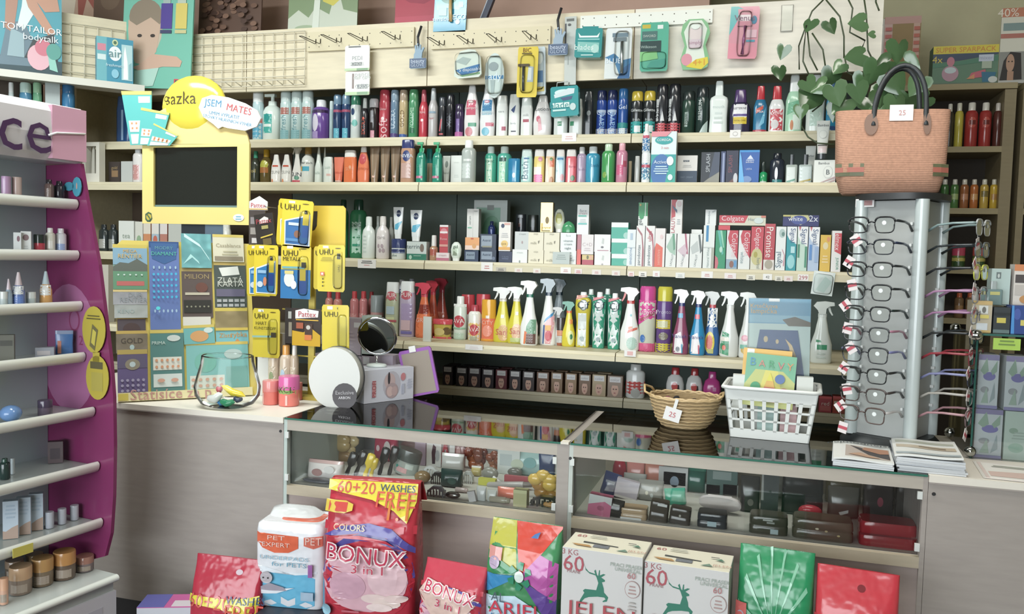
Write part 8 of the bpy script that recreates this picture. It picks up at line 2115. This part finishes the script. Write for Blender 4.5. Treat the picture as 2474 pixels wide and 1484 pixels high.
ell(100, 690, 236, 985, 'a05888~g', .0006)
ell(166, 748, 192, 800, '903060', .001)
ell(169, 753, 189, 795, 'a05888', .0014)
q = pd(186, 822)
sp.text('9 2', q[0], q[1], .05, '903060', 0, lambda x, z: .002, .001, SPM)
yc = MB()
for k, (x0, y0, x1, y1) in enumerate(((203, 742, 258, 850), (212, 862, 266, 962))):
    a, b_ = pd(x0, y1), pd(x1, y0)
    cx, cz, rx_, rz_ = (a[0] + b_[0]) / 2, (a[1] + b_[1]) / 2, (b_[0] - a[0]) / 2, (b_[1] - a[1]) / 2
    yc.prism([(cx + rx_ * math.cos(2 * math.pi * i / 24), cz + rz_ * math.sin(2 * math.pi * i / 24)) for i in range(24)], -.006, -.004, 'bca830', SPM)
    D = SPM @ Matrix.Translation((cx, 0, cz - rz_))
    yc.deco('l 0,.78,.7,2,.06,5c5424;p-.35,.15,.1,.05,.4,.5,-.1,.62,6c6438;p-.2,.22,.1,.15,.25,.45,-.05,.52,c8b840' if k == 0 else 'r-.6,.7,.5,.86,5c5430;r-.5,.2,.5,.62,b0a03c', 2 * rx_, 2 * rz_, lambda x, z: -.006, False, D)
a, b_ = pd(228, 850), pd(244, 875)
yc.prism([(a[0], b_[1]), (b_[0], b_[1]), (b_[0], a[1]), (a[0], a[1])], -.006, -.004, 'b8a430', SPM)
bt = MB()
for x0, y0, x1, y1 in ((160, 440, 184, 462), (180, 428, 201, 476)):
    a, b_ = pd(x0, y1), pd(x1, y0)
    bt.prism([((a[0] + b_[0]) / 2 + (b_[0] - a[0]) / 2 * math.cos(i * .5236), (a[1] + b_[1]) / 2 + (b_[1] - a[1]) / 2 * math.sin(i * .5236)) for i in range(12)], -.008, -.005, '3c98b4', SPM)
bt.deco('e0,0,.006,.01,c89c8c', 1, 1, lambda x, z: -.008, False, SPM @ Matrix.Translation((pd(191, 450)[0], 0, pd(191, 450)[1])))
ps.append(('side_panel', sp, [('yellow_card', yc), ('blue_wobbler', bt)]))
ps.append(('back_panel', boxes((-LC, 0, -vb, -vb + .01, 0, HT[1] - zb, 'a0acb0~g'))))
for i, (v, z) in enumerate(LV):
    s = MB()
    z -= zb
    s.box(-LC, 0, -v + .008, -vb - .0005, z - .012, z - .004, 'b4c0bc~g')
    lp = MB()
    lp.loft([(-LC, .0105, .0165), (-.004, .0105, .0165), (0, .007, .012)], 'eef2ea~g', 14, Matrix.Translation((0, -v, z - .006)) @ Matrix.Rotation(R(90), 4, 'Y') @ Matrix.Rotation(R(90), 4, 'Z') @ Matrix.Rotation(R(15), 4, 'Z'))
    if i == 6:
        a = dsp(20, 1340)
        lp.box(-.30, -.24, -v - .0185, -v - .0165, z - .02, z + .006, 'd4c850')
    ps.append(('shelf', s, [('price_rail', lp)]))
hd = MB()
hh = HT[1] - HB[1]
prf_ = [(-HB[0] + .005, HB[1] - zb), (-HB[0] - .012, HB[1] - zb + hh * .12), (-HB[0] - .02, HB[1] - zb + hh * .45), (-HT[0] - .014, HB[1] - zb + hh * .85), (-HT[0] + .004, HT[1] - zb), (-vb + .02, HT[1] - zb), (-vb + .02, HB[1] - zb)]
hd.prism(prf_, -LC, .016, 'ccc6c8~g', Matrix(((0, 1, 0, 0), (1, 0, 0, 0), (0, 0, 1, 0), (0, 0, 0, 1))))
fz = lambda x, z: -(max(HB[0], HT[0]) + .0205)
pt = lambda px, py: (lambda p: ((p - P0).dot(EX), p.z - zb))(onpl(P0 + OX * (max(HB[0], HT[0]) + .021), OX, px, py))
a, b_ = pt(128, 392), pt(198, 268)
hd.box(a[0], .0165, fz(0, 0) + .001, -HB[0] + .002, HB[1] - zb + .006, HT[1] - zb - .006, 'd89cb4~g')
u1, um = pt(123, 328), pt(-4, 328)
tx = MB('~g')
V, Fc, hr = glyphs('essence')
V2, F2, hr2 = glyphs('ce')
wd_ = (u1[0] - um[0])
full = wd_ * (hr2 / hr)
cz = pt(60, 328)[1]
tx.text('essence', u1[0] - full / 2, cz, full, '4a2c54', 0, fz, .003)
tx.tube([(u1[0] - .01, fz(0, 0) - .003, pt(123, 328)[1]), (u1[0] + .015, fz(0, 0) - .004, pt(140, 322)[1]), (.01, fz(0, 0) - .002, pt(198, 323)[1])], .0035, 'e8e4e6', 6)
ps.append(('header', hd, [('lettering', tx)]))
bs_ = MB()
bs_.box(-LC, 0, .004, -vb, -.02, 0, 'c4ccc8~g')
bs_.loft([(-LC, .011, .012), (0, .011, .012)], 'e6ece4~g', 12, Matrix.Translation((0, .002, -.01)) @ Matrix.Rotation(R(90), 4, 'Y'))
bs_.box(-LC, -.004, .012, -vb, -.05, -.02, 'a4aca8')
bs_.box(-LC, 0, .004, -vb, -zb + .0, -.05, 'c8c8d0')
bs_.box(-LC, -.05, .003, .004, -zb + .05, -.085, 'b8b8c4')
ps.append(('base_cabinet', bs_))
thing('cosmetics_stand', 'magenta sided cosmetics stand with silver header and glass shelves', 'display stand', P0, (0, 0, THC), parts=ps)


def on_stand(k, kind, x0, x1, yt, yb, cols, dec, look, nm=None, ct=None, d=None):
    z = (LV[k][1] - .003) if k < 7 else zb + .001
    c = atZ((x0 + x1) / 2, yb, z)
    if k < 5:
        c = onpl(P0 + OX * (LV[k][0] - .045), OX, (x0 + x1) / 2, yb)
    u, v = (c - P0).dot(EX), (c - P0).dot(OX)
    v = max(vb + .03, min(v, (LV[k][0] if k < 7 else 0) - .026))
    if u < -LC + .02:
        u = -LC + .02
    c = P0 + EX * u + OX * v
    c.z = z
    t = (c - EYE).dot(FW)
    w = (x1 - x0) / F * t
    h = (yb - yt) / F * t
    isb = kind == 'car'
    dd = d or (w * .6 if isb else w * KD[kind][0])
    m = make(kind, w * .95, dd, h, cols.split(), dec, '~g')
    thing(nm or ('carton' if isb else KD[kind][2]), look, ct or ('box' if isb else KD[kind][3]), c + Vector((0, 0, .001)), (0, 0, THC - R(42) if isb else THC - R(45)), parts=m)


on_stand(0, 'cyl', 4, 26, 424, 478, 'b890b8', 'r-.6,.1,-.2,.9,c8a4c8', 'lilac round cosmetic tube, top shelf of the cosmetics stand', 'cosmetic_tube', 'tube')
on_stand(0, 'cyl', 30, 52, 424, 478, 'c8aca4', '', 'pale rose round cosmetic tube, top shelf of the cosmetics stand', 'cosmetic_tube', 'tube')
on_stand(0, 'bts', 108, 130, 420, 474, '6c5450 2c2428', 'r-.5,.2,.5,.6,8c7870', 'brown cosmetic bottle, top shelf of the cosmetics stand')
on_stand(0, 'bts', 131, 156, 420, 472, '2a2630 241f28', '', 'black cosmetic bottle, top shelf of the cosmetics stand')
on_stand(1, 'car', 34, 51, 554, 604, 'ccd0d0', 'e.3,.7,.4,.14,7c5460', 'white carton with plum dot, half hidden on the second stand shelf')
on_stand(1, 'car', 52, 75, 553, 606, 'd0d2d0', 'e.0,.72,.6,.14,7c5c60;l 0,.3,.5,2,.1,b8bcbc', 'white carton with brown dot on the second stand shelf')
on_stand(1, 'jar', 82, 108, 557, 603, 'b83444 24302c', '', 'red nail polish with black cap on the second stand shelf', 'nail_polish', 'nail polish')
on_stand(1, 'bts', 110, 133, 540, 602, 'd4d4c4 dcdcd4', 'r-.6,.2,.6,.5,e0e0d8', 'cream bottle with white cap on the second stand shelf', 'nail_polish', 'nail polish')
on_stand(1, 'bts', 134, 160, 539, 600, 'd0d4d8 dcdee0', 'r-.8,.05,.8,.4,8ca4d0', 'white and blue bottle with white cap on the second stand shelf', 'nail_polish', 'nail polish')
on_stand(2, 'con', 30, 60, 645, 728, '5c74b0 d8c8cc', 'r-.8,.36,.8,.6,d8dcdc;r-.8,.05,.8,.3,5c7cc4', 'blue white bottle with rosy cone cap on the third stand shelf')
on_stand(2, 'con', 96, 126, 636, 718, 'd89c54 b8ccd4', 'r-.8,.3,.8,.6,dcdcd8', 'white and orange bottle with pale cone cap on the third stand shelf')
on_stand(2, 'jar', 0, 18, 700, 738, 'b8c4c4 ccd0cc', '', 'small clear bottle with white lid at left of the third stand shelf')
on_stand(2, 'jar', 64, 86, 694, 728, 'b4c0c0 ccd0cc', '', 'small clear bottle with white lid between coned bottles on third stand shelf')
on_stand(2, 'con', 12, 30, 652, 720, '8ca0b0 c8b8c0', '', 'slim clear bottle with pink cone cap on the third stand shelf')
on_stand(3, 'puf', 135, 176, 785, 846, '3c68a8 7c8cb0', 'r-.7,.1,-.3,.6,c87c68', 'blue nail file packet on the fourth stand shelf', 'packet', 'packet', .015)
on_stand(3, 'car', 0, 34, 786, 852, '5c5c50', 'r-.8,.6,.8,.8,3c3c34', 'olive grey carton on the fourth stand shelf')
on_stand(3, 'car', 88, 130, 826, 852, '8c909c', 'r-.8,.3,.6,.7,b0a8ac', 'low grey carton on the fourth stand shelf')
on_stand(4, 'blb', 0, 52, 962, 1002, '5c84bc', '', 'sky blue oval dish on the fifth stand shelf', 'dish', 'dish')
on_stand(4, 'jar', 92, 126, 950, 988, '5c4c60 40344c', '', 'dark plum jar on the fifth stand shelf')
on_stand(5, 'bts', 0, 24, 1108, 1158, '1f3430 24483c', '', 'dark green bottle on the sixth stand shelf')
on_stand(5, 'car', 118, 152, 1066, 1118, '58484c', 'r-.7,.2,.6,.7,40343c', 'dusky brown carton on the sixth stand shelf')
on_stand(5, 'cyl', 26, 36, 1108, 1146, 'b8c4c8', '', 'thin white stick on the sixth stand shelf', 'cosmetic_stick', 'stick')
for i, (x0, x1, yt, yb, w_) in enumerate(((10, 44, 1208, 1300, 'leftmost'), (42, 74, 1200, 1290, 'middle'), (72, 104, 1191, 1280, 'rightmost'))):
    on_stand(6, 'car', x0, x1, yt, yb, 'b4c4d4', 'p-1,0,1,0,1,.36,.2,.3,-.6,.2,-1,.22,b09484;l 0,.85,.7,4,.1,a0b4c8', f'{w_} of three pale blue cartons with tan wave on the seventh stand shelf')
for i, (x0, x1, yt, yb, w_) in enumerate(((110, 130, 1237, 1276, 'leftmost'), (140, 160, 1229, 1266, 'middle'), (170, 190, 1221, 1256, 'rightmost'))):
    on_stand(6, 'cyl', x0, x1, yt, yb, 'b4b8c4', '', f'{w_} of three small lilac grey cylinders on the seventh stand shelf', 'sample_pot', 'pot')
for i, (x0, x1, yt, yb, lk) in enumerate(((24, 76, 1366, 1432, 'pale gold lidded jar at the left'), (78, 128, 1346, 1412, 'gold lidded jar second from the left'), (130, 182, 1330, 1396, 'copper lidded jar third from the left'), (184, 226, 1342, 1378, 'small dusky lidded jar at the right end'), (0, 20, 1396, 1460, 'peach jar at the frame edge'),
                                          (14, 56, 1352, 1390, 'brown jar in the rear row, left'), (64, 104, 1338, 1372, 'brown jar in the rear row, right'))):
    on_stand(7, 'jar', x0, x1, yt, yb, ('8c7868', '7c6850', '6c5848', '807070', 'd8a488', '6c5c4c', '74604c')[i] + ' ' + ('c8a078', 'c09054', 'c88c4c', 'a87464', 'e0a884', '9c8068', 'a08058')[i], 'r-.7,.1,.7,.4,a49484', lk + ' on the stand base')

# ---------------------------------------------------------------- price tags on the shelf rails
def rail_tag(k, x0, x1, y0, y1, lab, c='e6e4e0', dec='l 0,.5,.5,2,.25,c87c7c', nm='price_tag'):
    hang(nm, lab, 'price tag', x0, y0, x1, y1, YF[k] - .0155, c, dec, .0012)


rail_tag(1, 1357, 1392, 321, 342, 'white price tag on the top shelf rail in mid bay', dec='l 0,.5,.6,2,.25,d8a8a8')
rail_tag(1, 1763, 1789, 314, 333, 'white price tag with grey ring under the purple mouthwash', dec='e0,.5,.5,.3,b8b4b0;e0,.5,.38,.2,e6e4e0')
rail_tag(3, 864, 908, 627, 648, 'white price tag with black print under white rounded bottles', dec='l 0,.75,.7,2,.2,3c3c3c;l 0,.3,.4,1,.2,d8a0a0')
rail_tag(3, 1162, 1190, 634, 655, 'white price tag under the navy cream cartons')
rail_tag(3, 1198, 1222, 646, 656, 'dark smudged price label under the face cream carton', 'b8b0a0', 'l 0,.5,.7,2,.3,4c4844')
rail_tag(3, 1243, 1262, 648, 658, 'small pale price label under cream cartons, first in line', 'dcd4c8')
rail_tag(3, 1288, 1306, 649, 660, 'small pale price label under cream cartons, second in line', 'dcd4c8')
rail_tag(3, 1354, 1379, 646, 661, 'white price tag below the grey shelf card')
rail_tag(3, 1388, 1406, 650, 662, 'red figured price label under the rose carton', 'e0d4d0', 'l 0,.5,.7,2,.3,d05c5c')
rail_tag(3, 1430, 1452, 652, 664, 'red figured price label under bird print cartons', 'e0d8d0')
rail_tag(3, 1478, 1498, 654, 666, 'red figured price label under the teal cartons', 'e0d8d0')
rail_tag(3, 1517, 1532, 656, 668, 'first price label of the toothpaste rail', 'e4d8d4', 'l 0,.5,.7,2,.3,d06c6c')
rail_tag(3, 1543, 1562, 656, 669, 'black scribbled price label under dark red curve carton', 'e4e0d8', 'l 0,.5,.6,2,.3,3c3c38')
rail_tag(3, 1577, 1594, 655, 669, 'white price label under the salmon toothpaste carton')
rail_tag(3, 1632, 1654, 659, 672, 'pale price label under the herbal toothpaste cartons', 'e0e0da', 'l 0,.5,.6,2,.3,a8b0ac')
rail_tag(3, 1694, 1722, 656, 672, 'large white price tag under the blue striped carton')
rail_tag(3, 1750, 1778, 660, 674, 'pinkish price tag under the smiling mouth carton', 'e4dcda')
rail_tag(3, 1803, 1824, 664, 677, 'black figured price tag under the half disc carton', 'e0dccc', 'l 0,.5,.6,2,.3,3c3c38')
rail_tag(3, 1843, 1865, 662, 677, 'white price tag 42 under the crimson carton', 'e8e6e2', 't 42,0,.5,.4,4c4c4c,0,.5')
rail_tag(3, 1872, 1890, 667, 679, 'small price label under upright blue lettering carton', 'e0dccc', 'l 0,.5,.6,2,.3,4c4840')
rail_tag(3, 1894, 1915, 667, 680, 'pinkish price label under the teal toothpaste carton', 'e4d8d4')
rail_tag(3, 1927, 1953, 663, 679, 'price tag with red 299 under the green toothpaste carton', 'e8e4e0', 't 299,0,.5,.8,b8545c')
rail_tag(4, 1124, 1166, 833, 846, 'white price tag under the powder shakers', dec='l 0,.5,.6,2,.25,d8c8c8')
rail_tag(4, 1508, 1536, 846, 862, 'pink printed price tag under the red lever spray', dec='r-.5,.2,.5,.8,e0a8a4')
hang('shelf_card', 'grey folded shelf card standing before the cream cartons', 'card', 1335, 617, 1376, 646, YF[3] - .004, 'b4c0bc', 'l 0,.7,.6,3,.16,8c9c98', .0015, z=ZS[3] + .0005)
hang('shelf_card', 'blank white divider card on the cleaning shelf edge', 'card', 1022, 774, 1041, 834, YF[4] + .012, 'd4d8d0', '', .01, z=ZS[4] + .0005)
hang('plastic_pouch', 'white plastic pouch hanging over the toothpaste rail end', 'pouch', 1958, 656, 2010, 713, YF[3] - .022, 'd0dcd8', 'p-.6,.2,.2,.1,.8,.6,.1,.8,bcd4cc;r-.8,.9,.8,.96,e4e8e4', .006, t=6, sfx='~g', subs=[('blister', blister(-.9, .05, .9, .9, .008))])
